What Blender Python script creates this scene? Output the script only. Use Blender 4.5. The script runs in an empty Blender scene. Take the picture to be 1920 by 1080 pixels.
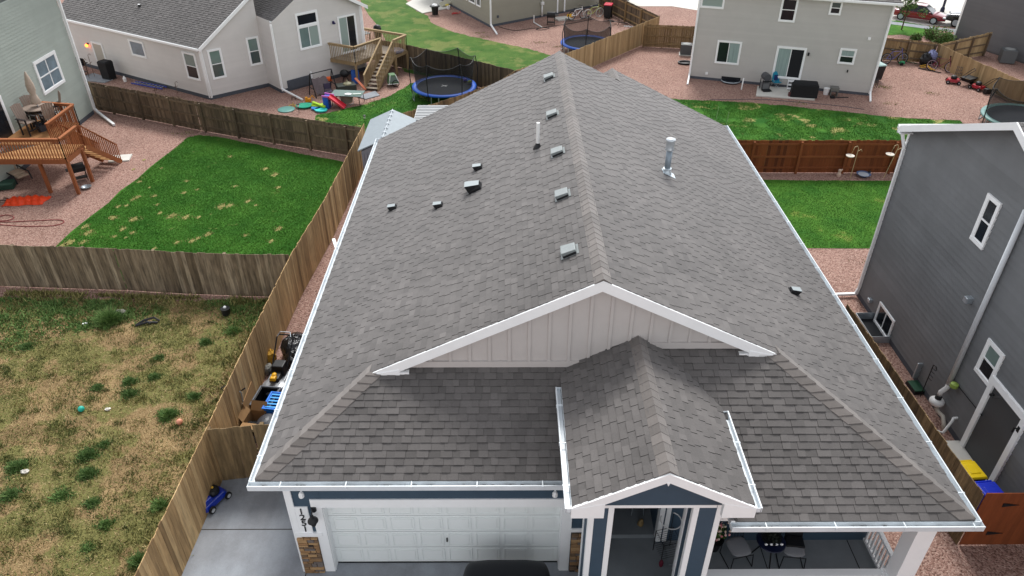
import bpy, bmesh, math, random
import numpy as np
from mathutils import Matrix, Vector
random.seed(7); rng = np.random.default_rng(7)
R_ = math.radians
scene = bpy.context.scene
COL = scene.collection
# ------------------------------------------------------------------ camera
FPX, PITCH, YAW, ROLL, HC = 1381.3, 0.6003, 0.005, -0.0009, 14.21
def _cam():
    fw = np.array([math.sin(YAW)*math.cos(PITCH), math.cos(YAW)*math.cos(PITCH), -math.sin(PITCH)])
    r = np.array([math.cos(YAW), -math.sin(YAW), 0.0]); d = np.cross(fw, r)
    c, s = math.cos(ROLL), math.sin(ROLL)
    return c*r+s*d, -s*r+c*d, fw
CR, CD, CF = _cam()
cd = bpy.data.cameras.new('camera'); cam = bpy.data.objects.new('camera', cd); COL.objects.link(cam)
cd.sensor_width = 36.0; cd.lens = FPX/1920*36; cd.clip_start = 0.1; cd.clip_end = 3000
M = Matrix(((CR[0], -CD[0], -CF[0], 0), (CR[1], -CD[1], -CF[1], 0), (CR[2], -CD[2], -CF[2], HC), (0, 0, 0, 1)))
cam.matrix_world = M
scene.camera = cam
# survey helpers: a sight line from the viewpoint met with a real plane of the place
def ray(u, v): return CF + (u-960)/FPX*CR + (v-540)/FPX*CD
def G(u, v, z=0.0):
    w = ray(u, v); t = (z-HC)/w[2]; return np.array([w[0]*t, w[1]*t, z])
def G2(u, v, z=0.0): return tuple(float(a) for a in G(u, v, z)[:2])
# ------------------------------------------------------------------ light
SUN_EL, SUN_AZ = 52.0, 8.0        # azimuth from +Y towards +X
world = bpy.data.worlds.new('World'); scene.world = world; world.use_nodes = True
nt = world.node_tree; bg = nt.nodes['Background']
sky = nt.nodes.new('ShaderNodeTexSky'); sky.sky_type = 'NISHITA'; sky.sun_disc = False
sky.sun_elevation = R_(SUN_EL); sky.sun_rotation = R_(SUN_AZ); sky.dust_density = 1.0; sky.air_density = 1.0; sky.ozone_density = 1.0
hs = nt.nodes.new('ShaderNodeHueSaturation'); hs.inputs['Saturation'].default_value = 0.18
nt.links.new(sky.outputs[0], hs.inputs['Color']); nt.links.new(hs.outputs[0], bg.inputs['Color'])
bg.inputs['Strength'].default_value = 0.15
sd = bpy.data.lights.new('sun', 'SUN'); sd.energy = 1.7; sd.angle = R_(18); sd.color = (1, 0.985, 0.95)
sun = bpy.data.objects.new('sun', sd); COL.objects.link(sun)
sv = Vector((math.sin(R_(SUN_AZ))*math.cos(R_(SUN_EL)), math.cos(R_(SUN_AZ))*math.cos(R_(SUN_EL)), math.sin(R_(SUN_EL))))
sun.rotation_euler = sv.to_track_quat('Z', 'Y').to_euler()
scene.view_settings.view_transform = 'Standard'; scene.view_settings.look = 'None'
scene.view_settings.gamma = 1.0; scene.view_settings.exposure = 0.88
# ------------------------------------------------------------------ materials
def lin(c):
    return tuple(((x/255)/12.92 if x/255 <= 0.04045 else ((x/255+0.055)/1.055)**2.4) for x in c)
MATS = {}
def mat(name, rgb, rough=0.7, tone=0.0, n=0.0, nscale=8.0, bump=0.0, bscale=60.0, metal=0.0, nst=None, rgb2=None,
        big=0.0, bigscale=0.6, ramp=None, f=0.9, alpha=None, spec=0.4, bdist=0.02, coat=0.0, emit=None, fine=0.0, finescale=90):
    """principled material: colour x per-piece tone x noise, optional bump; ramp = list of (pos, rgb) driven by tone"""
    if name in MATS: return MATS[name]
    m = bpy.data.materials.new(name); m.use_nodes = True; t = m.node_tree; b = t.nodes['Principled BSDF']
    N = t.nodes.new; L = t.links.new
    b.inputs['Roughness'].default_value = rough; b.inputs['Metallic'].default_value = metal
    b.inputs['Specular IOR Level'].default_value = spec
    if coat: b.inputs['Coat Weight'].default_value = coat; b.inputs['Coat Roughness'].default_value = 0.08
    base = tuple(x*f for x in lin(rgb))
    tc = N('ShaderNodeTexCoord')
    cur = None
    at = N('ShaderNodeAttribute'); at.attribute_name = 'tone'
    if ramp:
        cr = N('ShaderNodeValToRGB'); cr.color_ramp.interpolation = 'CONSTANT' if len(ramp) > 3 else 'LINEAR'
        els = cr.color_ramp.elements
        while len(els) < len(ramp): els.new(0.5)
        for e, (p, c) in zip(els, ramp): e.position = p; e.color = tuple(x*f for x in lin(c)) + (1,)
        L(at.outputs['Fac'], cr.inputs[0]); cur = cr.outputs[0]
    else:
        rg = N('ShaderNodeRGB'); rg.outputs[0].default_value = base + (1,); cur = rg.outputs[0]
    def noisefac(scale, detail=4.0, st=None, rough_=0.6):
        tn = N('ShaderNodeTexNoise'); tn.inputs['Scale'].default_value = scale; tn.inputs['Detail'].default_value = detail
        tn.inputs['Roughness'].default_value = rough_
        src = tc.outputs['Object']
        if st:
            mp = N('ShaderNodeMapping'); mp.inputs['Scale'].default_value = st; L(src, mp.inputs[0]); src = mp.outputs[0]
        L(src, tn.inputs['Vector']); return tn.outputs['Fac']
    if rgb2:
        mx = N('ShaderNodeMix'); mx.data_type = 'RGBA'
        mr = N('ShaderNodeMapRange'); mr.inputs['From Min'].default_value = 0.4; mr.inputs['From Max'].default_value = 0.6
        L(noisefac(bigscale, 5), mr.inputs['Value']); L(mr.outputs[0], mx.inputs[0]); L(cur, mx.inputs[6])
        mx.inputs[7].default_value = tuple(x*f for x in lin(rgb2)) + (1,); cur = mx.outputs[2]
    def mul(cur, fac, amt):
        # colour * (1 + amt*(fac-0.5)*2)
        mr = N('ShaderNodeMapRange'); mr.clamp = False
        mr.inputs['From Min'].default_value = 0; mr.inputs['From Max'].default_value = 1
        mr.inputs['To Min'].default_value = 1-amt; mr.inputs['To Max'].default_value = 1+amt
        L(fac, mr.inputs['Value'])
        vm = N('ShaderNodeVectorMath'); vm.operation = 'SCALE'; L(cur, vm.inputs[0]); L(mr.outputs[0], vm.inputs['Scale'])
        return vm.outputs[0]
    if tone: cur = mul(cur, at.outputs['Fac'], tone)
    if n: cur = mul(cur, noisefac(nscale, 5, nst), n*2.2)
    if big: cur = mul(cur, noisefac(bigscale, 3), big*2.2)
    if fine: cur = mul(cur, noisefac(finescale, 2), fine*2.2)
    L(cur, b.inputs['Base Color'])
    if bump:
        bp = N('ShaderNodeBump'); bp.inputs['Strength'].default_value = bump; bp.inputs['Distance'].default_value = bdist
        L(noisefac(bscale, 3, nst), bp.inputs['Height']); L(bp.outputs[0], b.inputs['Normal'])
    if emit: b.inputs['Emission Color'].default_value = lin(emit[0]) + (1,); b.inputs['Emission Strength'].default_value = emit[1]
    if name in ('shingle', 'ridge_cap_shingle', 'shingle_dark'): b.inputs['Sheen Weight'].default_value = 0.35; b.inputs['Sheen Roughness'].default_value = 0.45; b.inputs['Sheen Tint'].default_value = (1, 1, 1, 1)
    if alpha is not None: b.inputs['Alpha'].default_value = alpha
    MATS[name] = m; return m
def netmat(name, rgb, cell=0.05, cover=0.55):
    """woven netting: alpha from a fine grid in object space"""
    m = mat(name, rgb, rough=0.9); t = m.node_tree; b = t.nodes['Principled BSDF']; b.inputs['Alpha'].default_value = cover
    return m
# ------------------------------------------------------------------ mesh builder
class MB:
    def __init__(s, fr=None):
        s.v = []; s.f = []; s.t = []; s.mi = []; s.fr = fr; s.m = 0
    def add(s, vs, fs, tone=None):
        if s.fr is not None:
            o, ux, uy, uz = s.fr
            vs = [tuple(o[i]+p[0]*ux[i]+p[1]*uy[i]+p[2]*uz[i] for i in range(3)) for p in vs]
        k = len(s.v); s.v.extend(vs)
        tn = random.random() if tone is None else tone
        for f in fs: s.f.append(tuple(i+k for i in f)); s.t.append(tn); s.mi.append(s.m)
        return s
    def box(s, c, d, rz=0.0, tone=None, top=1.0):
        x, y, z = d[0]/2, d[1]/2, d[2]/2; cs, sn = math.cos(rz), math.sin(rz); vs = []
        for dz, k in ((-z, 1.0), (z, top)):
            for dx, dy in ((-x, -y), (x, -y), (x, y), (-x, y)):
                dx *= k; dy *= k
                vs.append((c[0]+dx*cs-dy*sn, c[1]+dx*sn+dy*cs, c[2]+dz))
        return s.add(vs, [(3, 2, 1, 0), (4, 5, 6, 7), (0, 1, 5, 4), (1, 2, 6, 5), (2, 3, 7, 6), (3, 0, 4, 7)], tone)
    def bar(s, p, q, w, h, tone=None, up=(0, 0, 1)):
        p = Vector(p); q = Vector(q); d = (q-p)
        if d.length < 1e-6: return s
        d.normalize(); u = Vector(up)
        if abs(d.dot(u)) > 0.95: u = Vector((0, 1, 0))
        sx = d.cross(u).normalized(); uz = sx.cross(d).normalized(); vs = []
        for c in (p, q):
            for a, b in ((-1, -1), (1, -1), (1, 1), (-1, 1)):
                vs.append(tuple(c+sx*(a*w/2)+uz*(b*h/2)))
        return s.add(vs, [(3, 2, 1, 0), (4, 5, 6, 7), (0, 1, 5, 4), (1, 2, 6, 5), (2, 3, 7, 6), (3, 0, 4, 7)], tone)
    def tube(s, pts, r, n=6, tone=None, closed=False):
        pts = [Vector(p) for p in pts]; N = len(pts); vs = []; fs = []
        rr = r if isinstance(r, (list, tuple)) else [r]*N
        prev = None
        for i, p in enumerate(pts):
            if closed: d = pts[(i+1) % N]-pts[i-1]
            else: d = pts[min(i+1, N-1)]-pts[max(i-1, 0)]
            d.normalize()
            if prev is None:
                u = Vector((0, 0, 1)) if abs(d.z) < 0.9 else Vector((1, 0, 0)); a = d.cross(u).normalized()
            else: a = (prev-d*prev.dot(d)).normalized()
            prev = a; b = d.cross(a)
            for k in range(n):
                an = 2*math.pi*k/n; vs.append(tuple(p+(a*math.cos(an)+b*math.sin(an))*rr[i]))
        for i in range(N if closed else N-1):
            j = (i+1) % N
            for k in range(n): fs.append((i*n+k, i*n+(k+1) % n, j*n+(k+1) % n, j*n+k))
        if not closed: fs.append(tuple(range(n-1, -1, -1))); fs.append(tuple((N-1)*n+k for k in range(n)))
        return s.add(vs, fs, tone)
    def lathe(s, c, prof, n=16, tone=None, sx=1.0, sy=1.0):
        vs = []; fs = []
        for r, z in prof:
            for k in range(n):
                a = 2*math.pi*k/n; vs.append((c[0]+r*sx*math.cos(a), c[1]+r*sy*math.sin(a), c[2]+z))
        for i in range(len(prof)-1):
            for k in range(n): fs.append((i*n+k, i*n+(k+1) % n, (i+1)*n+(k+1) % n, (i+1)*n+k))
        fs.append(tuple(range(n-1, -1, -1))); fs.append(tuple((len(prof)-1)*n+k for k in range(n)))
        return s.add(vs, fs, tone)
    def ball(s, c, r, n=12, m=8, tone=None, jit=0.0):
        if not isinstance(r, tuple): r = (r, r, r)
        vs = []; fs = []
        for i in range(m+1):
            th = math.pi*i/m
            for k in range(n):
                a = 2*math.pi*k/n; q = 1+random.uniform(-jit, jit)
                vs.append((c[0]+r[0]*q*math.sin(th)*math.cos(a), c[1]+r[1]*q*math.sin(th)*math.sin(a), c[2]+r[2]*q*math.cos(th)))
        for i in range(m):
            for k in range(n): fs.append((i*n+k, (i+1)*n+k, (i+1)*n+(k+1) % n, i*n+(k+1) % n))
        return s.add(vs, fs, tone)
    def prism(s, pts, z0, z1, tone=None, top=None):
        n = len(pts); top = top or pts
        vs = [(p[0], p[1], z0) for p in pts]+[(p[0], p[1], z1) for p in top]
        fs = [tuple(range(n-1, -1, -1)), tuple(range(n, 2*n))]+[(i, (i+1) % n, n+(i+1) % n, n+i) for i in range(n)]
        return s.add(vs, fs, tone)
    def face(s, pts, tone=None): return s.add([tuple(p) for p in pts], [tuple(range(len(pts)))], tone)
    def slab(s, pts, off, tone=None):
        n = len(pts); q = [tuple(p[i]+off[i] for i in range(3)) for p in pts]
        return s.add([tuple(p) for p in pts]+q, [tuple(range(n-1, -1, -1)), tuple(range(n, 2*n))]+[(i, (i+1) % n, n+(i+1) % n, n+i) for i in range(n)], tone)
    def build(s, name, mats, parent=None, smooth=False, bevel=0.0, **tags):
        """vertices are in the root thing's local frame, or in world coordinates when the root is flagged world"""
        me = bpy.data.meshes.new(name)
        root = parent
        off = None
        while root is not None:
            if root.name in ORIG: off = ORIG[root.name]; break
            root = root.parent
        vs = s.v
        if off is not None: vs = [(p[0]-off[0], p[1]-off[1], p[2]-off[2]) for p in vs]
        own = None
        if parent is None and tags.get('at') is not None:
            own = tags['at']; vs = [(p[0]-own[0], p[1]-own[1], p[2]-own[2]) for p in vs]
        me.from_pydata([tuple(map(float, p)) for p in vs], [], s.f)
        a = me.attributes.new('tone', 'FLOAT', 'FACE'); a.data.foreach_set('value', np.array(s.t, dtype=np.float32))
        if not isinstance(mats, (list, tuple)): mats = [mats]
        for m in mats: me.materials.append(m)
        if len(mats) > 1: me.polygons.foreach_set('material_index', np.array(s.mi, dtype=np.int32))
        if smooth: me.polygons.foreach_set('use_smooth', [True]*len(me.polygons))
        me.update()
        o = bpy.data.objects.new(name, me); COL.objects.link(o)
        if own is not None: o.location = own
        if parent is not None: o.parent = parent
        if bevel:
            bv = o.modifiers.new('bevel', 'BEVEL'); bv.width = bevel; bv.segments = 2; bv.limit_method = 'ANGLE'; bv.angle_limit = R_(40)
        for k in ('label', 'category', 'group', 'kind'):
            if tags.get(k): o[k] = tags[k]
        return o
ORIG = {}
def thing(name, label, cat, loc=(0, 0, 0), rz=0.0, sc=1.0, group=None, world=False):
    o = bpy.data.objects.new(name, None); COL.objects.link(o); o.empty_display_size = 0.2
    o.location = tuple(float(a) for a in loc); o.rotation_euler = (0, 0, rz); o.scale = (sc, sc, sc)
    o['label'] = label; o['category'] = cat
    if group: o['group'] = group
    if world: ORIG[o.name] = tuple(float(a) for a in loc)
    return o
def struct(name, mb, m, **k):
    return mb.build(name, m, None, kind=k.pop('kind', 'structure'), label=k.get('label'), category=k.get('category'), smooth=k.get('smooth', False))
# wall frames: origin, along, outward normal, up
class Wall:
    def __init__(s, p0, p1):
        s.p0 = np.array([p0[0], p0[1], 0.0]); e = np.array([p1[0]-p0[0], p1[1]-p0[1], 0.0]); s.L = float(np.linalg.norm(e)); s.e = e/s.L
        n = np.array([-s.e[1], s.e[0], 0.0])
        if np.dot(n, -s.p0) < 0: n = -n
        s.n = n
        s.fr = (s.p0, s.e, s.n, np.array([0, 0, 1.0]))
    def at(s, u, v):
        w = ray(u, v); C = np.array([0, 0, HC]); t = np.dot(s.p0-C, s.n)/np.dot(w, s.n); q = C+w*t
        return float(np.dot(q-s.p0, s.e)), float(q[2])
    def rect(s, tl, tr, br, bl):
        a, b, c, d = s.at(*tl), s.at(*tr), s.at(*br), s.at(*bl)
        s0, s1 = (a[0]+d[0])/2, (b[0]+c[0])/2; z0, z1 = (c[1]+d[1])/2, (a[1]+b[1])/2
        return min(s0, s1), max(s0, s1), z0, z1
def pinterval(poly, v):
    """u-interval of a convex polygon at height v"""
    us = []
    n = len(poly)
    for i in range(n):
        (u0, v0), (u1, v1) = poly[i], poly[(i+1) % n]
        if (v0-v)*(v1-v) <= 0 and abs(v1-v0) > 1e-9: us.append(u0+(u1-u0)*(v-v0)/(v1-v0))
        elif abs(v0-v) < 1e-9: us.append(u0)
    return (min(us), max(us)) if len(us) >= 2 else None
def courses(mb, poly, o, U, V, N, step, lift, tabs=None, raise_=0.0, phase=0.0):
    """overlapping strips (lap siding, or shingle courses cut into tabs) on the plane o + u U + v V"""
    o = np.array(o, float); U = np.array(U, float); V = np.array(V, float); N = np.array(N, float)
    vmin = min(p[1] for p in poly); vmax = max(p[1] for p in poly)
    k0 = math.floor((vmin-phase)/step)
    v = phase+k0*step
    while v < vmax-1e-6:
        a, b = max(v, vmin), min(v+step, vmax)
        e = 1e-5
        ia, ib = pinterval(poly, min(a+e, vmax)), pinterval(poly, max(b-e, vmin))
        if ia and ib and b-a > 1e-3:
            lo, hi = min(ia[0], ib[0]), max(ia[1], ib[1])
            cuts = [lo]
            if tabs:
                u = lo-random.random()*tabs[1]
                while u < hi:
                    u += random.uniform(*tabs)
                    if u > lo and u < hi: cuts.append(u)
            cuts.append(hi)
            up = random.random() < 0.5
            for i in range(len(cuts)-1):
                u0, u1 = cuts[i], cuts[i+1]
                g = 0.0012 if tabs else 0
                a0, a1 = max(u0+g, ia[0]), min(u1-g, ia[1]); b0, b1 = max(u0+g, ib[0]), min(u1-g, ib[1])
                if a1 <= a0 and b1 <= b0: continue
                a0 = min(max(a0, ia[0]), ia[1]); a1 = max(min(a1, ia[1]), a0); b0 = min(max(b0, ib[0]), ib[1]); b1 = max(min(b1, ib[1]), b0)
                up = not up
                r = raise_ if (up and tabs) else 0.0
                l0 = lift+r; l1 = r*0.6
                P = lambda u, w, h: tuple(o+U*u+V*w+N*h)
                vs = [P(a0, a, l0), P(a1, a, l0), P(b1, b, l1), P(b0, b, l1), P(a0, a, -0.01), P(a1, a, -0.01)]
                fs = [(0, 1, 2, 3), (4, 5, 1, 0)]
                if r: vs += [P(b0, b, -0.01), P(b1, b, -0.01)]; fs += [(4, 0, 3, 6), (1, 5, 7, 2)]
                t = None
                if tabs:
                    t = min(1, max(0, random.gauss(0.45, 0.17)+(0.3 if random.random() < 0.07 else 0)))
                mb.add(vs, fs, t)
                if tabs: 
                    for q_ in range(1, len(fs)): mb.mi[-q_] = 1
        v += step
def siding(name, parent, wall, poly, m, step=0.16, lift=0.02, off=0.0):
    mb = MB(); o = wall.p0+wall.n*off
    courses(mb, poly, o, wall.e, (0, 0, 1), wall.n, step, lift)
    return mb.build(name, m, parent)
def roofplane(mb, plan, eave_pt, U, Vp, z0, slope, step=0.148, tabs=(0.13, 0.26), lift=0.012, raise_=0.008):
    """plan: convex polygon in world XY; eave_pt on the eave; U unit along eave, Vp plan unit uphill"""
    c = math.sqrt(1+slope*slope); U3 = np.array([U[0], U[1], 0.0]); V3 = np.array([Vp[0], Vp[1], slope])/c; N3 = np.cross(U3, V3)
    if N3[2] < 0: N3 = -N3
    poly = []
    for p in plan:
        d = np.array([p[0]-eave_pt[0], p[1]-eave_pt[1]]); poly.append((float(d@np.array(U)), float(d@np.array(Vp))*c))
    o = np.array([eave_pt[0], eave_pt[1], z0])
    courses(mb, poly, o, U3, V3, N3, step, lift, tabs, raise_)
def window(parent, wall, r, mf, mp, style='h', fw=0.09, out=0.048, name='window'):
    """r = (s0, s1, z0, z1) outer trim; style h = double hung, v = slider, x = cross, p = plain"""
    s0, s1, z0, z1 = r; fr = wall.fr; f = MB(fr)
    def bx(a, b, c, d, y0, y1): f.box(((a+b)/2, (y0+y1)/2, (c+d)/2), (b-a, y1-y0, d-c), tone=0.5)
    bx(s0, s1, z1-fw, z1, 0, out+0.012); bx(s0, s1, z0, z0+fw, 0, out+0.016)
    bx(s0, s0+fw, z0+fw, z1-fw, 0, out+0.008); bx(s1-fw, s1, z0+fw, z1-fw, 0, out+0.008)
    mid = (s0+s1)/2; mz = (z0+z1)/2; k = fw*0.42
    if style in ('h', 'x'): bx(s0+fw, s1-fw, mz-k/2, mz+k/2, 0, out)
    if style in ('v', 'x'): bx(mid-k/2, mid+k/2, z0+fw, z1-fw, 0, out-0.003)
    a = k*0.5
    for (p, q, c, d) in ((s0+fw, s1-fw, z1-fw-a, z1-fw), (s0+fw, s1-fw, z0+fw, z0+fw+a), (s0+fw, s0+fw+a, z0+fw+a, z1-fw-a), (s1-fw-a, s1-fw, z0+fw+a, z1-fw-a)):
        bx(p, q, c, d, 0, out-0.006)
    o = f.build(name, mf, parent)
    A, B, C, D = s0+fw, s1-fw, z0+fw, z1-fw
    cells = {'h': [(A, B, mz, D), (A, B, C, mz)], 'v': [(A, mid, C, D), (mid, B, C, D)], 'p': [(A, B, C, D)],
             'x': [(A, mid, mz, D), (mid, B, mz, D), (A, mid, C, mz), (mid, B, C, mz)]}[style]
    if not isinstance(mp, (list, tuple)): mp = [mp]
    for i, (p, q, c, d) in enumerate(cells):
        g = MB(fr); y = 0.03+0.001*i
        g.face([(p, y, c), (q, y, c), (q, y, d), (p, y, d)]); g.build('pane', mp[i % len(mp)], o)
    return o
def gutter(name, parent, p, q, z, out, m, w=0.13, h=0.12, mdirt=None, hang=0.0, flip=1):
    """open-topped eaves gutter from p to q (plan), outer side = plan unit out"""
    p = np.array([p[0], p[1], z]); q = np.array([q[0], q[1], z]); e = q-p; L = np.linalg.norm(e); e = e/L
    g = MB((p, e, np.array([out[0], out[1], 0.0]), np.array([0, 0, 1.0])))
    g.box((L/2, 0.004, -h/2), (L, 0.008, h)); g.box((L/2, w-0.012, -h/2+0.004), (L, 0.024, h)); g.box((L/2, w/2, -h+0.005), (L, w-0.03, 0.01))
    for x in (0.004, L-0.004): g.box((x, w/2, -h/2), (0.008, w-0.03, h-0.01))
    o = g.build(name, m, parent)
    if hang:
        k = MB((p, e, np.array([out[0], out[1], 0.0]), np.array([0, 0, 1.0]))); x = hang*0.5
        while x < L:
            k = MB((p, e, np.array([out[0], out[1], 0.0]), np.array([0, 0, 1.0]))); k.box((x, w/2, 0.005), (0.02, w+0.02, 0.012)); k.box((x, w+0.008, -0.03), (0.03, 0.012, 0.07)); x += hang; k.build('gutter_hanger', m, o)
    if mdirt:
        k = MB((p, e, np.array([out[0], out[1], 0.0]), np.array([0, 0, 1.0])))
        x = 0.1
        while x < L-0.2:
            for _ in range(random.choice((0, 2, 4, 6))):
                xx = x+random.uniform(0, 0.25); k.box((xx, random.uniform(0.025, w-0.045), -h+0.022), (random.uniform(0.02, 0.09), random.uniform(0.01, 0.035), 0.02), rz=random.uniform(-.4, .4))
            x += 0.25
        if k.f: k.build('leaf_debris', mdirt, o, kind='stuff')
    return o
def text_mesh(s, size, depth):
    cu = bpy.data.curves.new('t', 'FONT'); cu.body = s; cu.size = size; cu.extrude = depth; cu.align_x = 'CENTER'; cu.align_y = 'CENTER'
    ob = bpy.data.objects.new('t', cu); COL.objects.link(ob); bpy.context.view_layer.update()
    me = bpy.data.meshes.new_from_object(ob.evaluated_get(bpy.context.evaluated_depsgraph_get()))
    vs = [tuple(v.co) for v in me.vertices]; fs = [tuple(p.vertices) for p in me.polygons]
    bpy.data.objects.remove(ob); bpy.data.curves.remove(cu); bpy.data.meshes.remove(me); return vs, fs
# ================================================================== materials in use
m_white = mat('white_trim', (246, 247, 247), 0.45, tone=0.02, n=0.03, nscale=3, f=1.0)
m_gutter = mat('gutter_metal', (226, 232, 236), 0.35, n=0.09, nscale=3)
m_dirt = mat('leaf_debris', (52, 46, 40), 0.95, tone=0.4)
SHT = 0.27
m_shingle = mat('shingle', (98, 94, 92), 0.92, tone=SHT, n=0.1, nscale=30, big=0.17, bigscale=0.4, fine=0.12, finescale=170, bump=0.3, bscale=160, bdist=0.004)
m_cap = mat('ridge_cap_shingle', (112, 106, 102), 0.92, tone=0.2, n=0.08, nscale=14, fine=0.1, finescale=170, bump=0.3, bscale=160, bdist=0.004)
m_edge = mat('shingle_edge', (58, 55, 53), 0.95, tone=0.2)
m_navy = mat('blue_grey_siding', (64, 84, 101), 0.6, n=0.06, nscale=4, bump=0.08, bscale=25)
m_bb = mat('greige_board', (192, 186, 182), 0.65, n=0.03, nscale=3, f=1.0)
m_door_w = mat('garage_door_paint', (243, 247, 245), 0.4, n=0.02, nscale=2, f=1.0)
m_black = mat('black_plastic', (26, 27, 30), 0.5, tone=0.15)
m_blackm = mat('black_metal', (30, 31, 34), 0.4, metal=0.3)
m_dark = mat('dark_interior', (30, 32, 36), 0.9)
m_conc = mat('concrete', (158, 163, 170), 0.85, n=0.12, nscale=1.6, nst=(1.6, .5, 1), big=0.12, bigscale=0.9, fine=0.1, rgb2=(136, 139, 144), bump=0.1, bscale=80, bdist=0.005)
m_concd = mat('porch_concrete', (140, 146, 150), 0.8, n=0.08, nscale=2.5, big=0.08, bigscale=0.9, bump=0.1, bscale=80, bdist=0.005)
m_concw = mat('pale_concrete', (214, 211, 203), 0.85, n=0.05, nscale=3, big=0.05)
m_galv = mat('galvanised_metal', (188, 197, 204), 0.35, metal=0.6, n=0.06, nscale=10)
m_pvc = mat('white_plastic_pipe', (240, 240, 238), 0.35)
m_glass_d = mat('dark_glass', (34, 38, 44), 0.12, spec=0.5, n=0.25, nscale=2)
m_glass_g = mat('blind_glass', (120, 140, 136), 0.12, spec=0.8, n=0.15, nscale=1.5)
m_glass_b = mat('bluish_glass', (118, 138, 150), 0.1, spec=0.8, n=0.3, nscale=1.6)
m_stone = mat('stone_veneer', (150, 120, 90), 0.9, ramp=[(0, (58, 52, 50)), (0.12, (150, 118, 84)), (0.32, (184, 148, 106)), (0.52, (128, 104, 82)), (0.7, (166, 128, 90)), (0.86, (122, 112, 106))], n=0.18, nscale=14, bump=0.5, bscale=40)
m_mortar = mat('mortar', (72, 64, 56), 0.95)
m_rubber = mat('rubber', (22, 22, 24), 0.85)
m_found = mat('foundation', (86, 90, 98), 0.9, n=0.08)
# ================================================================== ground
# ground sheet: pinkish crushed rock (voronoi pebbles) everywhere
def gravelmat(name, ramp, scale, patch=None):
    m = bpy.data.materials.new(name); m.use_nodes = True; t = m.node_tree; b = t.nodes['Principled BSDF']; N = t.nodes.new; L = t.links.new
    b.inputs['Roughness'].default_value = 0.95; b.inputs['Specular IOR Level'].default_value = 0.2
    tc = N('ShaderNodeTexCoord'); vo = N('ShaderNodeTexVoronoi'); vo.inputs['Scale'].default_value = scale; L(tc.outputs['Object'], vo.inputs['Vector'])
    nz0 = N('ShaderNodeTexNoise'); nz0.inputs['Scale'].default_value = 0.5; nz0.inputs['Detail'].default_value = 6; L(tc.outputs['Object'], nz0.inputs['Vector'])
    sp = N('ShaderNodeSeparateColor'); L(vo.outputs['Color'], sp.inputs[0])
    cr = N('ShaderNodeValToRGB'); els = cr.color_ramp.elements
    while len(els) < len(ramp): els.new(0.5)
    for e, (p, c) in zip(els, ramp): e.position = p; e.color = tuple(x*0.8 for x in lin(c)) + (1,)
    L(sp.outputs[0], cr.inputs[0])
    mr = N('ShaderNodeMapRange'); mr.clamp = False; mr.inputs['To Min'].default_value = 0.72; mr.inputs['To Max'].default_value = 1.28; L(nz0.outputs['Fac'], mr.inputs['Value'])
    vm = N('ShaderNodeVectorMath'); vm.operation = 'SCALE'; L(cr.outputs[0], vm.inputs[0]); L(mr.outputs[0], vm.inputs['Scale'])
    L(vm.outputs[0], b.inputs['Base Color'])
    bp = N('ShaderNodeBump'); bp.invert = True; bp.inputs['Strength'].default_value = 0.9; bp.inputs['Distance'].default_value = 0.03; L(vo.outputs['Distance'], bp.inputs['Height']); L(bp.outputs[0], b.inputs['Normal'])
    return m
m_gravel = gravelmat('crushed_pink_rock', [(0.0, (120, 90, 80)), (0.3, (162, 126, 113)), (0.65, (184, 148, 135)), (1.0, (204, 172, 158))], 29)
def grassmat(name, c1, c2, straw, straw_amt, scale=1.3, thr=0.62):
    m = bpy.data.materials.new(name); m.use_nodes = True; t = m.node_tree; b = t.nodes['Principled BSDF']; N = t.nodes.new; L = t.links.new
    b.inputs['Roughness'].default_value = 0.9; b.inputs['Specular IOR Level'].default_value = 0.15
    tc = N('ShaderNodeTexCoord')
    def nz(s, d, r=0.6):
        a = N('ShaderNodeTexNoise'); a.inputs['Scale'].default_value = s; a.inputs['Detail'].default_value = d; a.inputs['Roughness'].default_value = r; L(tc.outputs['Object'], a.inputs['Vector']); return a.outputs['Fac']
    def mix(f, a, bb):
        x = N('ShaderNodeMix'); x.data_type = 'RGBA'; L(f, x.inputs[0])
        for i, q in ((6, a), (7, bb)):
            if isinstance(q, tuple): x.inputs[i].default_value = tuple(v*0.9 for v in lin(q)) + (1,)
            else: L(q, x.inputs[i])
        return x.outputs[2]
    def mr(f, a, bb, c=0.0, d=1.0):
        x = N('ShaderNodeMapRange'); x.inputs[1].default_value = a; x.inputs[2].default_value = bb; x.inputs[3].default_value = c; x.inputs[4].default_value = d; L(f, x.inputs[0]); return x.outputs[0]
    col = mix(mr(nz(0.8, 6), 0.35, 0.65), c1, c2)
    col = mix(mr(nz(scale, 5, 0.65), thr, thr+0.06, 0, straw_amt), col, straw)
    fn = nz(26, 6, 0.75); vm = N('ShaderNodeVectorMath'); vm.operation = 'SCALE'; L(col, vm.inputs[0]); L(mr(fn, 0.25, 0.75, 0.45, 1.55), vm.inputs['Scale'])
    L(vm.outputs[0], b.inputs['Base Color'])
    bp = N('ShaderNodeBump'); bp.inputs['Strength'].default_value = 0.8; bp.inputs['Distance'].default_value = 0.05; L(fn, bp.inputs['Height']); L(bp.outputs[0], b.inputs['Normal'])
    return m
m_lawn = grassmat('lawn_grass', (46, 98, 26), (72, 122, 40), (176, 158, 104), 0.5, 1.1, 0.64)
m_lawn2 = grassmat('lawn_grass_even', (52, 104, 30), (84, 130, 44), (150, 150, 80), 0.4, 0.8, 0.6)
m_lawn3 = grassmat('lawn_grass_dry', (62, 100, 38), (90, 118, 54), (140, 138, 84), 0.45, 0.5, 0.52)
m_lawn4 = grassmat('lawn_grass_patchy', (42, 96, 30), (78, 128, 44), (186, 172, 112), 0.8, 0.7, 0.57)
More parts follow.
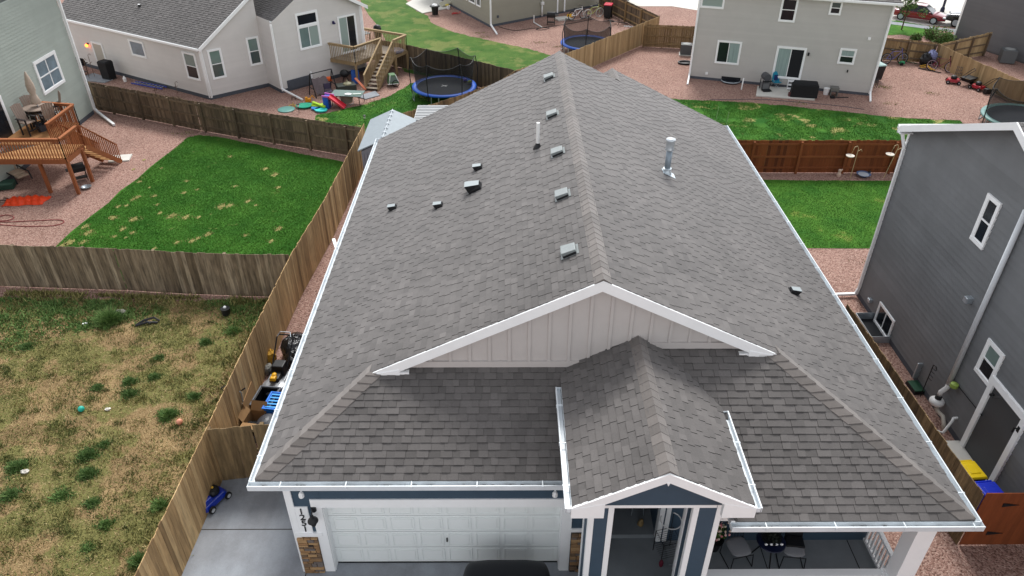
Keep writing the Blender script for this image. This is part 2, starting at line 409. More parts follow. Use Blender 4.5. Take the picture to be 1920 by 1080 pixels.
m_dry = grassmat('dry_weedy_ground', (170, 144, 104), (134, 112, 80), (112, 116, 64), 0.8, 0.6, 0.47)
def sheet(name, pts, z, m, kind='structure', label=None, cat=None):
    mb = MB(); mb.face([(p[0], p[1], z) for p in pts]); return mb.build(name, m, None, kind=kind, label=label, category=cat)
sheet('ground', [(-400, -60), (400, -60), (400, 700), (-400, 700)], 0.0, m_gravel, label='crushed pink rock ground around all the houses')
def px(L, z=0.0): return [G2(u, v, z) for u, v in L]
def jagged(pts, n=7, a=0.06):
    out = []
    for i in range(len(pts)):
        p, q = np.array(pts[i]), np.array(pts[(i+1) % len(pts)])
        for k in range(n): out.append(tuple(p+(q-p)*k/n+rng.normal(0, a, 2)*(k > 0)))
    return out
LAWN = {}
def lawn(key, pts, m, label, z=0.012, jag=0.05):
    LAWN[key] = pts
    sheet('lawn', jagged(pts, 9, jag), z, m, label=label)
A1 = px([(105, 462), (352, 258), (372, 254), (402, 256), (652, 306)])
lawn('a', [(-17.15, 20.98), A1[0], A1[1], A1[2], A1[3], A1[4], (-6.72, 28), (-7.0, 21.0), (-7.02, 20.36), (-8.4, 20.36), (-12.9, 20.75)], m_lawn, 'bright green lawn with straw patches beside the red-brown deck')
lawn('b', px([(592, 217), (640, 206), (680, 197), (725, 183), (755, 167), (768, 158), (800, 150)])+[(-3.2, 41.6), (0.6, 37.6), (-1.8, 35.6), (-3.0, 34.0), (-5.1, 32.1), (-6.6, 31.45), (-9.2, 32.5)], m_lawn4, 'green lawn under the blue-rimmed trampoline')
lawn('c', px([(640, -60), (750, -60), (762, 0), (780, 20), (801, 29), (811, 44), (849, 60), (890, 70), (926, 78), (975, 88), (1015, 99), (1060, 112)])+[(2.2, 37.9), (0.4, 39.6), (-2.8, 41.75), (-6.2, 43.6)], m_lawn3, 'yellowish green lawn sloping behind the dark fence')
lawn('d', px([(1190, 178), (1275, 187), (1400, 192), (1480, 199), (1600, 212), (1700, 222), (1800, 226)])+[(22.0, 30.2), (17.6, 30.0), (11.1, 30.0), (7.0, 30.0)], m_lawn4, 'green lawn with straw patches between the red-stained fence and the two-storey house')
lawn('e', [(6.4, 23.35), (7.0, 29.0), (11.03, 29.02), (16.8, 28.9), (21, 28.9), (21, 23.3)], m_lawn2, 'even green lawn in front of the red-stained fence', jag=0.03)
lawn('f', px([(1630, 66), (1640, 38), (1680, 38), (1722, 46), (1760, 53), (1748, 62), (1722, 70), (1690, 65)]), m_lawn2, 'small green front lawn below the red car')
WEED = [(-40, 3.0), (-7.3, 3.0), (-7.24, 12.3), (-7.2, 15.7), (-7.15, 20.1), (-8.5, 20.05), (-12.9, 20.1), (-17.4, 20.2), (-40, 21.5)]
sheet('weedy_ground', jagged(WEED, 16, 0.08), 0.008, m_dry, label='dry weedy vacant ground left of the long fence')
sheet('driveway', [(-7.15, 3.0), (-7.13, 9.7), (-7.14, 11.49), (-7.12, 12.5), (-4.4, 12.5), (-4.4, 10.3), (1.6, 10.3), (1.6, 3.0)], 0.016, m_conc, label='grey concrete slab beside and before the garage')
sheet('street', px([(1140, -40), (1155, 2), (1200, 12), (1260, 12), (1310, 20), (1345, -40)]), 0.012, m_concw, label='bright concrete drive beyond the brown fence')
sheet('street', px([(1655, 44), (1665, 30), (1690, -60), (1980, -60), (1980, 70), (1870, 60), (1790, 50), (1740, 48)]), 0.010, m_concw, label='bright concrete street with the parked cars')
sheet('pavement', px([(1660, 39), (1760, 52), (1800, 56), (1800, 62), (1756, 57), (1657, 44)]), 0.020, m_conc, label='narrow pavement strip below the red car')
# ------------------------------------------------------------------ grass blades (uncountable)
def inpoly(P, poly):
    x, y = P[:, 0], P[:, 1]; r = np.zeros(len(P), bool); n = len(poly)
    for i in range(n):
        (x0, y0), (x1, y1) = poly[i], poly[(i+1) % n]
        c = ((y0 > y) != (y1 > y)) & (x < (x1-x0)*(y-y0)/((y1-y0) if y1 != y0 else 1e-9)+x0); r ^= c
    return r
def visible(P):
    q = P-np.array([0, 0, HC]); w = q@CF; u = 960+FPX*(q@CR)/w; v = 540+FPX*(q@CD)/w
    return (u > -60) & (u < 1980) & (v > -40) & (v < 1140)
def blades(name, P, h, w, m, label, cat, tone=None, lean=0.5, kind='stuff'):
    n = len(P); a = rng.uniform(0, 2*np.pi, n); hh = h*rng.uniform(0.5, 1.3, n) if np.isscalar(h) else h
    ww = w if not np.isscalar(w) else np.full(n, w)
    dx, dy = np.cos(a)*ww/2, np.sin(a)*ww/2; la = rng.uniform(0, 2*np.pi, n); lr = hh*lean*rng.uniform(0, 1, n)
    V = np.zeros((n, 3, 3)); V[:, 0] = np.c_[P[:, 0]-dx, P[:, 1]-dy, P[:, 2]]; V[:, 1] = np.c_[P[:, 0]+dx, P[:, 1]+dy, P[:, 2]]
    V[:, 2] = np.c_[P[:, 0]+np.cos(la)*lr, P[:, 1]+np.sin(la)*lr, P[:, 2]+hh]
    me = bpy.data.meshes.new(name); me.vertices.add(3*n); me.loops.add(3*n); me.polygons.add(n)
    me.vertices.foreach_set('co', V.reshape(-1).astype(np.float32)); me.loops.foreach_set('vertex_index', np.arange(3*n, dtype=np.int32))
    me.polygons.foreach_set('loop_start', np.arange(0, 3*n, 3, dtype=np.int32))
    at = me.attributes.new('tone', 'FLOAT', 'FACE'); at.data.foreach_set('value', (rng.uniform(0, 1, n) if tone is None else tone).astype(np.float32))
    me.update(calc_edges=True); me.materials.append(m); o = bpy.data.objects.new(name, me); COL.objects.link(o)
    o['label'] = label; o['category'] = cat; o['kind'] = kind
    return o
def scatter(poly, n):
    xs = [p[0] for p in poly]; ys = [p[1] for p in poly]
    P = np.c_[rng.uniform(max(min(xs), -45), min(max(xs), 45), n), rng.uniform(min(ys), max(ys), n), np.zeros(n)]
    P = P[inpoly(P, poly)]; return P[visible(P)]
def vnoise(P, s, seed=0):
    r = np.random.default_rng(seed); g = r.uniform(0, 1, (64, 64)); x = (P[:, 0]/s) % 63; y = (P[:, 1]/s) % 63
    i, j = x.astype(int), y.astype(int); fx, fy = x-i, y-j; fx = fx*fx*(3-2*fx); fy = fy*fy*(3-2*fy)
    return (g[i, j]*(1-fx)+g[i+1, j]*fx)*(1-fy)+(g[i, j+1]*(1-fx)+g[i+1, j+1]*fx)*fy
m_blade = mat('grass_blade', (60, 118, 32), 0.8, ramp=[(0, (48, 98, 26)), (0.6, (80, 132, 42)), (1, (118, 156, 66))])
m_blade_dry = mat('dry_blade', (170, 150, 100), 0.85, ramp=[(0, (120, 98, 66)), (0.5, (178, 152, 106)), (1, (218, 196, 148))])
m_blade_mix = mat('weed_blade', (100, 120, 60), 0.85, ramp=[(0, (92, 94, 52)), (0.5, (132, 130, 74)), (1, (176, 164, 106))])
PATCH = [(250,318,.25),(432,294,.3),(250,374,.35),(290,368,.3),(300,400,.3),(323,405,.55),(348,408,.45),(372,408,.3),(415,388,.55),(430,386,.45),(295,384,.25),(250,412,.5),(213,409,.4),(222,388,.3),(207,408,.3),(160,425,.45),(165,437,.5),(130,455,.6),(118,460,.45),(155,455,.4),(230,430,.4),(248,437,.3),(215,444,.25),(236,446,.2),(360,452,.4),(390,440,.4),(372,447,.3),(332,455,.3),(460,442,.25),(270,300,.25),(303,316,.2),(262,341,.3),(258,370,.4),(280,352,.2),(237,386,.25),(345,362,.3),(370,356,.25),(497,317,.4),(515,328,.5),(522,352,.35),(523,429,.45),(508,453,.35),(440,350,.25),(480,385,.25),(350,340,.25),(465,378,.35),(200,470,.4),(290,466,.25)]
ctr = np.array([G(u, v)[:2] for u, v, r in PATCH]); rad = np.array([r for *_, r in PATCH])
def patchmask(P):
    d = np.full(len(P), 9.0)
    nz = 0.75+0.9*vnoise(P+60, 0.22, 5)
    for c, r in zip(ctr, rad): d = np.minimum(d, np.hypot((P[:, 0]-c[0])/(r*1.1), (P[:, 1]-c[1])/(r*1.0)))
    return rng.uniform(0, 1, len(P)) < np.clip(1.4-2.0*d*nz, 0, .45)
P = scatter(LAWN['a'], 210000); pm = patchmask(P)
blades('dry_grass', P[pm], 0.035, 0.05, mat('straw_blade', (186, 168, 112), .85, ramp=[(0, (150, 128, 84)), (.5, (190, 170, 116)), (1, (214, 196, 146))]), 'straw-coloured dead patches in the left lawn', 'dry grass', lean=1.2)
P = P[~pm]; sp = MB()
for (u, v, r), c in zip(PATCH, ctr):
    nn_ = 14; ph = random.uniform(0, 6); sp.face([(c[0]+r*.35*(.75+.35*math.sin(k*1.7+ph)*math.cos(k*.9+ph))*math.cos(k*6.283/nn_), c[1]+r*.5*(.75+.35*math.sin(k*2.3+ph))*math.sin(k*6.283/nn_), .016) for k in range(nn_)])
sp.build('straw_patches', mat('straw_ground', (150, 142, 84), .9, n=.3, nscale=20), None, kind='stuff', label='bare straw-coloured patches in the left lawn', category='dry grass')
blades('grass_blades', P, 0.045, 0.03, m_blade, 'short grass blades of the patchy lawn by the red-brown deck', 'grass', tone=.5*rng.uniform(0,1,len(P))+.5*vnoise(P+60, .9, 4), lean=1.0)
P = scatter(LAWN['e'], 90000); blades('grass_blades', P, 0.04, 0.028, m_blade, 'short grass blades of the even lawn before the red-stained fence', 'grass', tone=.4*rng.uniform(0,1,len(P))+.6*vnoise(P+60, .8, 6), lean=1.0)
P = scatter(LAWN['d'], 120000); P = P[vnoise(P+60, .7, 8)+rng.uniform(-.2,.2,len(P)) < .72]; blades('grass_blades', P, 0.05, 0.04, m_blade, 'short grass blades of the lawn behind the red-stained fence', 'grass', tone=.4*rng.uniform(0,1,len(P))+.45*vnoise(P+60, .5, 7), lean=1.0)
P = scatter(LAWN['b'], 50000); blades('grass_blades', P, 0.05, 0.04, m_blade, 'short grass blades around the blue-rimmed trampoline', 'grass', tone=.4*rng.uniform(0,1,len(P))+.5*vnoise(P+60, .5, 3), lean=1.0)
P = scatter(WEED, 420000)
ns = 0.6*vnoise(P, 1.7, 1)+0.4*vnoise(P, 0.45, 2)
edge = np.clip((P[:, 0]+10.2)/3.0, 0, 1)*0.16+np.clip((P[:, 1]-17.6)/2.5, 0, 1)*0.2+np.clip((-13.5-P[:, 0])/2.5, 0, 1)*np.clip((P[:, 1]-16.3)/2.5, 0, 1)*0.14
gm = ns+edge > 0.625+rng.uniform(-.05, .05, len(P))
k = rng.uniform(0, 1, len(P))
blades('dry_grass', P[~gm & (k < 0.85)], 0.045, 0.022, m_blade_dry, 'dry straw-coloured grass covering the vacant lot', 'dry grass', lean=2.0)
blades('weeds', P[gm | (k > 0.93)], 0.06, 0.028, m_blade_mix, 'mixed low weeds spreading over the vacant lot', 'weeds', lean=1.9)
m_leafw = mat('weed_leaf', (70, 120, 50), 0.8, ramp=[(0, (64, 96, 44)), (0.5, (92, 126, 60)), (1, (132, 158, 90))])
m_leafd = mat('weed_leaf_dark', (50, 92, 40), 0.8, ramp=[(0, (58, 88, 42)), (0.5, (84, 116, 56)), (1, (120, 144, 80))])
def leafclump(name, c, r, h, n, m, label, cat, group=None, size=0.05, z0=0.0, parent=None, tag_=True, lean=1.0, shell=0.35):
    """many small leaves filling an uneven mound"""
    mb = MB(); lob = [(random.uniform(0, 2*math.pi), random.uniform(0.15, 0.55)*r, random.uniform(0.45, 0.75)) for _ in range(5)]
    for i in range(n):
        la, lr, ls = random.choice(lob); d = Vector((random.gauss(0, 1), random.gauss(0, 1), abs(random.gauss(0, 0.8)))).normalized()
        q = random.uniform(shell, 1)**0.5
        p = Vector((math.cos(la)*lr+d.x*r*ls*q, math.sin(la)*lr+d.y*r*ls*q, max(0.0, d.z*h*ls*1.4*q)))
        a = Vector((random.gauss(0, 1), random.gauss(0, 1), random.gauss(0.4, 0.6)*lean)).normalized(); b = a.cross(Vector((random.gauss(0, 1), random.gauss(0, 1), 1))).normalized()
        s = size*random.uniform(0.6, 1.4)
        P3 = [p-a*s*0.5, p+b*s*0.28, p+a*s*0.6, p-b*s*0.28]
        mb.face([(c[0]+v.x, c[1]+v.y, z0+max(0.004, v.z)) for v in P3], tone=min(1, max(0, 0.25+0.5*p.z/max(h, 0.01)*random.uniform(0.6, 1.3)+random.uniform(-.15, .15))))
    if parent is not None: return mb.build(name, m, parent)
    return mb.build(name, m, None, label=label, category=cat, group=group, at=(c[0], c[1], z0))
for (u, v, r, h, n, mm, lab) in [
    (205, 603, 0.75, 0.75, 900, 0, 'tallest feathery light green weed bush near the weathered fence'),
    (315, 780, 0.50, 0.35, 500, 0, 'round green weed beside the pink ball'),
    (243, 718, 0.42, 0.25, 360, 1, 'dark green weed tuft just above another, mid lot'),
    (243, 740, 0.50, 0.22, 420, 1, 'broad dark green weed patch in the middle of the dry lot'),
    (182, 728, 0.36, 0.2, 260, 1, 'slanting dark weed tuft left of the broad middle patch'),
    (290, 708, 0.42, 0.2, 300, 1, 'dark green weed right of the broad middle patch'),
    (298, 673, 0.34, 0.2, 220, 1, 'small dark green weed in the straw grass, upper right of the middle patch'),
    (385, 643, 0.38, 0.25, 260, 1, 'dark green weed near the top of the long fence'),
    (50, 652, 0.46, 0.25, 240, 1, 'flat green weed at the left of the dry lot'),
    (165, 855, 0.55, 0.3, 420, 1, 'green weed cluster below the turquoise ball'),
    (165, 890, 0.5, 0.28, 400, 1, 'green weed cluster just under another below the turquoise ball'),
    (32, 877, 0.6, 0.28, 420, 1, 'wide green weed beside the white rag'),
    (20, 930, 0.55, 0.28, 300, 1, 'green weed at the left frame edge below the white rag'),
    (115, 930, 0.6, 0.22, 320, 0, 'low light green weed below the white rag'),
    (173, 945, 0.42, 0.22, 250, 1, 'green weed in the lower dry lot'),
    (198, 985, 0.4, 0.22, 240, 0, 'light green weed low in the dry lot'),
    (262, 1055, 0.42, 0.35, 300, 1, 'dark green weed at the foot of the long fence, lowest in view'),
    (300, 950, 0.42, 0.3, 280, 0, 'pale green weed against the long fence'),
    (195, 835, 0.36, 0.2, 200, 1, 'small dark weed above the cluster pair'),
    (165, 1028, 0.45, 0.12, 240, 0, 'flat bright green weed at the bottom of the lot'),
    (365, 745, 0.4, 0.25, 240, 1, 'green weed close to the long fence above the gate'),
    (438, 622, 0.5, 0.3, 260, 0, 'light green weed against the long fence corner')]:
    c = G(u, v); nb = int(n*3.2); an = rng.uniform(0, 6.283, nb); rr = np.minimum(r*0.55*np.abs(rng.normal(0, .62, nb)), r*.85); ang = np.array([0.55+0.45*abs(math.sin(x*1.5+u)) for x in an])
    Pc = np.c_[rr*ang*np.cos(an)*1.15, rr*ang*np.sin(an), np.zeros(nb)]
    hgt = h*0.5*np.clip(1.15-rr/(r*.9), .2, 1)*rng.uniform(.4, 1.1, nb)
    o_ = blades('weed_clump', Pc, hgt, 0.035, (m_leafw, m_leafd)[mm], lab, 'weed', lean=1.5); o_.location = tuple(c); del o_['kind']; o_['group'] = 'green weeds scattered over the vacant lot'
for (u, v, r) in [(12, 590, 1.2), (20, 620, 1.4), (55, 575, 1.0), (30, 560, 1.0), (105, 590, 0.9)]:
    pass
P = np.concatenate([G(u, v)+np.c_[rng.normal(0, r, 1500), rng.normal(0, r*0.6, 1500), np.zeros(1500)] for u, v, r in [(8, 598, .7), (30, 628, .7), (45, 575, .8), (18, 555, .6), (110, 590, .5), (100, 570, .5), (190, 572, .35), (260, 590, .35), (470, 575, .5), (440, 560, .6), (480, 610, .5), (140, 612, .3)]])
P = P[inpoly(P, WEED)]; P = P[rng.uniform(0,1,len(P)) < .3+.9*(vnoise(P+60, .35, 9) > .45)]
blades('weeds', P, 0.09, 0.05, m_leafw, 'dense green weeds in the upper left of the vacant lot and its corners', 'weeds', lean=1.6)

# weeds hugging the fences
E_ = []
for (p, q, w_, n_) in [((-7.4, 5), (-7.35, 13), .35, 3600), ((-7.35, 13), (-7.3, 20), .45, 5200), ((-17, 20.6), (-8, 20.1), .25, 2600)]:
    t_ = rng.uniform(0, 1, n_); E_.append(np.c_[p[0]+(q[0]-p[0])*t_-np.abs(rng.normal(0, w_, n_))*(abs(q[1]-p[1]) > 3), p[1]+(q[1]-p[1])*t_-np.abs(rng.normal(0, w_, n_))*(abs(q[1]-p[1]) <= 3), np.zeros(n_)])
P = np.concatenate(E_); P = P[vnoise(P+60, .5, 12)+rng.uniform(-.15, .15, len(P)) > .45]
blades('weeds', P, 0.16, 0.045, m_blade_mix, 'olive weeds growing along the foot of the long fence', 'weeds', lean=1.2)
P = rng.uniform(0, 1, (700, 2)); P = np.concatenate([np.c_[G(u, v)[0]+rng.normal(0, .25, 60), G(u, v)[1]+rng.normal(0, .15, 60), np.zeros(60)] for u, v in [(900, 62), (907, 70), (1180, 200), (1400, 196), (1660, 165), (1655, 162), (1500, 194), (330, 185), (1640, 490), (1010, 80), (1045, 88), (700, 192), (350, 250), (1745, 175), (1670, 195)]])
blades('weeds', P, 0.06, 0.035, m_blade_mix, 'sparse weeds coming up through the rock beds', 'weeds', lean=1.3)
jn = MB()
for y in (8.05,): jn.box((-2.8, y, .019), (8.6, .02, .003))
jn.box((-4.43, 6.5, .0195), (.02, 7.0, .003)); jn.box((-5.8, 10.9, .0192), (2.6, .018, .003)); jn.box((0.2, 9.0, .0193), (.02, 2.1, .003))
jn.build('driveway_joint', m_dirt, None, kind='structure', label='dark control joints in the grey driveway slab')

TU = []; TN = []; TH = []
pts_ = scatter([(-16.5, 8.2), (-7.4, 8.2), (-7.4, 19.9), (-17.5, 19.9)], 2600)
wgt = .25+.5*vnoise(pts_, 1.4, 21)+np.clip((pts_[:, 0]+11)/4, 0, 1)*.25
pts_ = pts_[rng.uniform(0, 1, len(pts_)) < wgt*.55]
for c in pts_:
    n_ = int(rng.uniform(12, 70)); r_ = rng.uniform(.05, .16); TU.append(c+np.c_[rng.normal(0, r_*1.3, n_), rng.normal(0, r_, n_), np.zeros(n_)]); TN.append(np.clip(rng.uniform(0, 1)*.7+rng.uniform(-.15, .3, n_), 0, 1)); TH.append(rng.uniform(.03, .12, n_))
blades('weeds', np.concatenate(TU), np.concatenate(TH), .028, mat('tuft_blade', (90, 110, 54), .85, ramp=[(0, (72, 88, 44)), (.5, (116, 120, 64)), (1, (176, 156, 104))]), 'small tufts of mixed green and brown weeds dotted over the vacant lot', 'weeds', tone=np.concatenate(TN), lean=1.2)
# ================================================================== main house
XL, XRG, XR = -4.86, 1.785, 8.43
YF, YFR, YG, YW, YB, YB2 = 9.56, 8.59, 11.55, 9.82, 25.95, 27.22
ZE, SL = 3.2, 0.4926
ZR = ZE+SL*(XRG-XL)
BX = 3.86                                           # rear bump ridge
YGW = 9.82
house = thing('house', 'nearest house, dark grey shingle roof with blue-grey walls and white trim', 'house', (1.8, 18, 0), world=True)
roof = MB()
roofplane(roof, [(XL, YF), (XL, YB), (XRG, YB), (XRG, YG), (XL+(YG-YF), YG)], (XL, YF), (0, 1), (1, 0), ZE, SL)
roofplane(roof, [(XR, YFR), (XR-(YG-YFR), YG), (XRG, YG), (XRG, YB), (XR, YB)], (XR, YFR), (0, 1), (-1, 0), ZE, SL)
roofplane(roof, [(XR, YB), (BX, YB), (BX, YB2), (XR, YB2)], (XR, YB), (0, 1), (-1, 0), ZE, SL)
zb = ZE+SL*(XR-BX)
roofplane(roof, [(BX, YB2), (BX, YB-4), (BX-2.4, YB-1.6), (BX-2.4, YB2)], (BX-2.4, YB2), (0, 1), (1, 0), zb-2.4*SL, SL)
XM = 2.62
zl = ZE+SL*(YG+0.2-YF)
roofplane(roof, [(1.45, 10.3), (XM, 10.3), (XM, YG+0.2), (1.45, YG+.2)], (XL, YF), (1, 0), (0, 1), ZE, SL, raise_=0.01)
roofplane(roof, [(4.1, YFR+.001), (4.1, 10.3), (4.1, YG+.2), (XM, YG+.2), (XM, 10.3), (4.09, 10.3)][1:5], (XM, YFR), (1, 0), (0, 1), ZE, SL, raise_=0.01)
roofplane(roof, [(XL, YF), (1.45, YF), (1.45, YG+0.2), (XL+(YG-YF)+0.2, YG+0.2)], (XL, YF), (1, 0), (0, 1), ZE, SL, raise_=0.01)
roofplane(roof, [(4.1, YFR), (XR, YFR), (XR-(YG-YFR)-0.2, YG+0.2), (4.1, YG+0.2)], (XM, YFR), (1, 0), (0, 1), ZE, SL, raise_=0.01)
# decking below the shingles
def deckpoly(mb, pts): mb.slab(pts, (0, 0, -0.10), tone=0.4)
e = 0.02
zf = lambda x: ZE+SL*(x-XL)-e
zr_ = lambda x: ZE+SL*(XR-x)-e
deckpoly(roof, [(XL, YF, zf(XL)), (XL, YB, zf(XL)), (XRG, YB, zf(XRG)), (XRG, YG, zf(XRG)), (XL+YG-YF, YG, zf(XL+YG-YF))])
deckpoly(roof, [(XR, YFR, zr_(XR)), (XR-(YG-YFR), YG, zr_(XR-(YG-YFR))), (XRG, YG, zr_(XRG)), (XRG, YB, zr_(XRG)), (XR, YB, zr_(XR))])
deckpoly(roof, [(XR, YB, zr_(XR)), (BX, YB, zr_(BX)), (BX, YB2, zr_(BX)), (XR, YB2, zr_(XR))])
deckpoly(roof, [(XL, YF, ZE-e), (1.45, YF, ZE-e), (1.45, YG+.2, zl-e), (XL+YG-YF+.2, YG+.2, zl-e)])
zl2 = ZE+SL*(YG+0.2-YFR)
deckpoly(roof, [(4.1, YFR, ZE-e), (XR, YFR, ZE-e), (XR-(YG-YFR)-.2, YG+.2, zl2-e), (4.1, YG+.2, zl2-e)])
z10a, z10b = ZE+SL*(10.3-YF)-e, ZE+SL*(10.3-YFR)-e
deckpoly(roof, [(1.45, 10.3, z10a), (XM, 10.3, z10a), (XM, YG+.2, zl-e), (1.45, YG+.2, zl-e)]); deckpoly(roof, [(XM, 10.3, z10b), (4.1, 10.3, z10b), (4.1, YG+.2, zl2-e), (XM, YG+.2, zl2-e)])
o_roof = roof.build('roof', [m_shingle, m_edge], house)
# ridge and hip caps
def caps(p, q, n0, w=0.17, step=0.22, lift=0.03, dl=.007):
    p = Vector(p); q = Vector(q); d = q-p; L = d.length; d.normalize(); mb = MB(); x = 0
    a1, a2 = [Vector(v).normalized() for v in n0]
    while x < L:
        st = step; x1 = min(x+st+0.03, L)
        A = p+d*x; B = p+d*x1; t = random.random()
        up = Vector((0, 0, 1)); w_ = w*random.uniform(0.97, 1.03)
        l0, l1 = lift+dl, lift
        vs = [A+a1*w_+up*(l0-0.02), A+up*l0*1.3, A+a2*w_+up*(l0-0.02), B+a1*w_+up*(l1-0.02), B+up*l1*1.3, B+a2*w_+up*(l1-0.02),
              A+a1*w_-up*0.03, A-up*0.0, A+a2*w_-up*0.03]
        mb.add([tuple(v) for v in vs], [(0, 1, 4, 3), (1, 2, 5, 4), (6, 7, 1, 0), (7, 8, 2, 1), (0, 3, 6), (2, 8, 5)], t)
        x += st
    return mb
sl3 = lambda dx, dy, s: (dx, dy, s)
caps((XRG, YG-0.02, ZR), (XRG, YB, ZR), [(-1, 0, -SL), (1, 0, -SL)], w=0.19).build('ridge_cap', m_cap, o_roof)
caps((BX, YB+0.05, zb), (BX, YB2, zb), [(-1, 0, -SL), (1, 0, -SL)], w=0.19).build('ridge_cap', m_cap, o_roof)
t = YG-YF
caps((XL, YF, ZE), (XL+t, YG, ZE+SL*t), [(-1, 1, 0.0), (1, -1, 0.0)], w=0.19, lift=0.0).build('hip_cap', m_cap, o_roof) if False else None
def hip(p, q, side):
    # hip line in plan at 45 degrees: one leg lies on the side slope, the other on the front slope
    s = SL
    if side < 0: legs = [(0, 1, 0.0), (1, 0, 0.0)]
    else: legs = [(0, 1, 0.0), (-1, 0, 0.0)]
    return caps(p, q, legs, w=0.29, lift=0.034, dl=.018).build('hip_cap', m_cap, o_roof)
hip((XL, YF, ZE), (XL+t, YG, ZE+SL*t), -1)
t2 = YG-YFR
hip((XR, YFR, ZE), (XR-t2, YG, ZE+SL*t2), 1)
# walls
w = MB(); w.box(((XL+XR)/2, (12.6+YB-0.35)/2, 1.5), (XR-XL-0.8, YB-0.35-12.6, 3.0)); w.box(((XL+0.4+1.75)/2, (10.1+12.6)/2, 1.51), (1.75-XL-0.4, 2.5, 3.02)); w.box(((3.3+XR-.4)/2, (10.5+12.6)/2, 1.5), (XR-.4-3.3, 2.1, 3.0))
w.box((XL+0.45, YGW+0.24, 1.5), (0.1, 0.1, 3.0))
w.build('wall', m_navy, house)
YGW = 9.82
# garage front wall with its opening
gx0, gx1, gz = -3.80, 1.075, 2.13
f = MB(); f.box(((XL+0.4+gx0)/2-0.0, YGW+0.1, 2.05), (gx0-(XL+0.4)-0.01, 0.2, 2.1)); f.box(((gx0+gx1)/2, YGW+0.1, (gz+3.1)/2), (gx1-gx0+0.02, 0.2, 3.1-gz)); f.box(((gx1+1.75)/2, YGW+0.1, 1.55), (1.75-gx1-0.01, 0.2, 3.1))
f.build('front_wall', m_navy, house)
tr = MB()
tr.box(((gx0+gx1)/2, YGW-0.012, gz+0.12), (gx1-gx0+0.42, 0.03, 0.24)); 
for x, sg in ((gx0-0.105, -1), (gx1+0.105, 1)): tr.box((x, YGW-0.010, gz/2+0.0), (0.21, 0.028, gz))
for x, sg in ((gx0+0.008, 1), (gx1-0.008, -1)): tr.box((x, YGW+0.11, gz/2), (0.016, 0.2, gz-0.004))
tr.box(((gx0+gx1)/2, YGW+0.11, gz-0.008), (gx1-gx0-0.04, 0.2, 0.014))
tr.box((XL+0.4+0.055, YGW-0.014, 1.5), (0.11, 0.036, 3.0)); tr.box((XL+0.4-0.02, YGW+0.07, 1.5), (0.03, 0.2, 3.0))
tr.box(((XL+0.45+gx0-.2)/2+0.03, YGW-0.024, 1.29), (gx0-XL-0.5, 0.05, 0.11))
tr.box((XL+0.4+0.24, YGW-0.013, 1.72), (0.27, 0.024, 0.86)); tr.box((1.5, YGW-0.014, 1.38), (0.5, 0.03, 0.1))
tr.build('garage_trim', m_white, house)
# garage door: 4 rows x 8 raised panels
gd = MB(); DY = YGW+0.2; gd.box(((gx0+gx1)/2, DY+0.03, gz/2), (gx1-gx0-0.03, 0.04, gz-0.01), tone=.5)
rows, cols = 4, 8; cw = (gx1-gx0-0.1)/cols; rh = (gz-0.03)/rows
for r_ in range(rows):
    z0 = 0.015+r_*rh
    for c_ in range(cols):
        x0 = gx0+0.05+c_*cw; pw, ph = cw-0.11, rh-0.13; cx, cz = x0+cw/2, z0+rh/2
        gd.box((cx, DY, cz+ph/2), (pw, 0.010, 0.02)); gd.box((cx, DY, cz-ph/2), (pw, 0.010, 0.02))
        gd.box((cx-pw/2, DY, cz), (0.02, 0.010, ph-0.018)); gd.box((cx+pw/2, DY, cz), (0.02, 0.010, ph-0.018))
        gd.box((cx, DY+0.001, cz), (pw-0.09, 0.006, ph-0.09))
o_gd = gd.build('garage_door', m_door_w, house, bevel=0.004)
s_ = MB()
for r_ in range(1, rows): s_.box(((gx0+gx1)/2, DY+0.0085, 0.015+r_*rh), (gx1-gx0-0.04, 0.006, 0.006))
s_.build('section_joint', mat('joint_grey', (170, 174, 174), 0.8), o_gd)
s_ = MB(); s_.box((gx0+2.42+0.04, DY-0.01, 0.8), (0.028, 0.02, 0.12)); s_.tube([(gx0+2.46, DY-0.0, 0.8), (gx0+2.46, DY-0.03, 0.83), (gx0+2.46, DY-0.03, 0.88)], 0.007); s_.build('door_handle', m_black, o_gd)
s_ = MB()
for c_ in range(cols):
    x = gx0+0.05+(c_+0.5)*cw
    for q in (-.13, .13): s_ = MB(); s_.box((x+q, YGW-0.002, gz-0.008), (0.2, 0.012, 0.012)); s_.build('header_vent', m_black, o_gd)
s_ = MB(); s_.box(((gx0+gx1)/2, DY+0.01, 0.02), (gx1-gx0-0.04, 0.05, 0.02)); s_.build('bottom_seal', m_rubber, o_gd)
# stone veneer
def stone(x0, x1, z0, z1, y, name='stone_veneer'):
    st = MB(); st.m = 1; st.box(((x0+x1)/2, y+0.06, (z0+z1)/2), (x1-x0, 0.12, z1-z0), tone=0.5); st.m = 0
    z = z0
    while z < z1-0.03:
        h = min(random.choice((0.05, 0.07, 0.1, 0.13)), z1-z); x = x0
        while x < x1-0.02:
            wd = min(random.uniform(0.1, 0.26), x1-x)
            if x1-x-wd < 0.06: wd = x1-x
            st.box((x+wd/2, y-0.012-random.uniform(0, 0.015), z+h/2), (wd-0.012, 0.07, h-0.012), rz=random.uniform(-.02, .02), tone=random.random()); x += wd
        z += h
    o = st.build(name, [m_stone, m_mortar], house, bevel=0.008); return o
stone(XL+0.41, gx0-0.215, 0.02, 1.23, YGW-0.02); stone(gx1+0.22, 1.74, 0.02, 1.3, YGW-0.02)
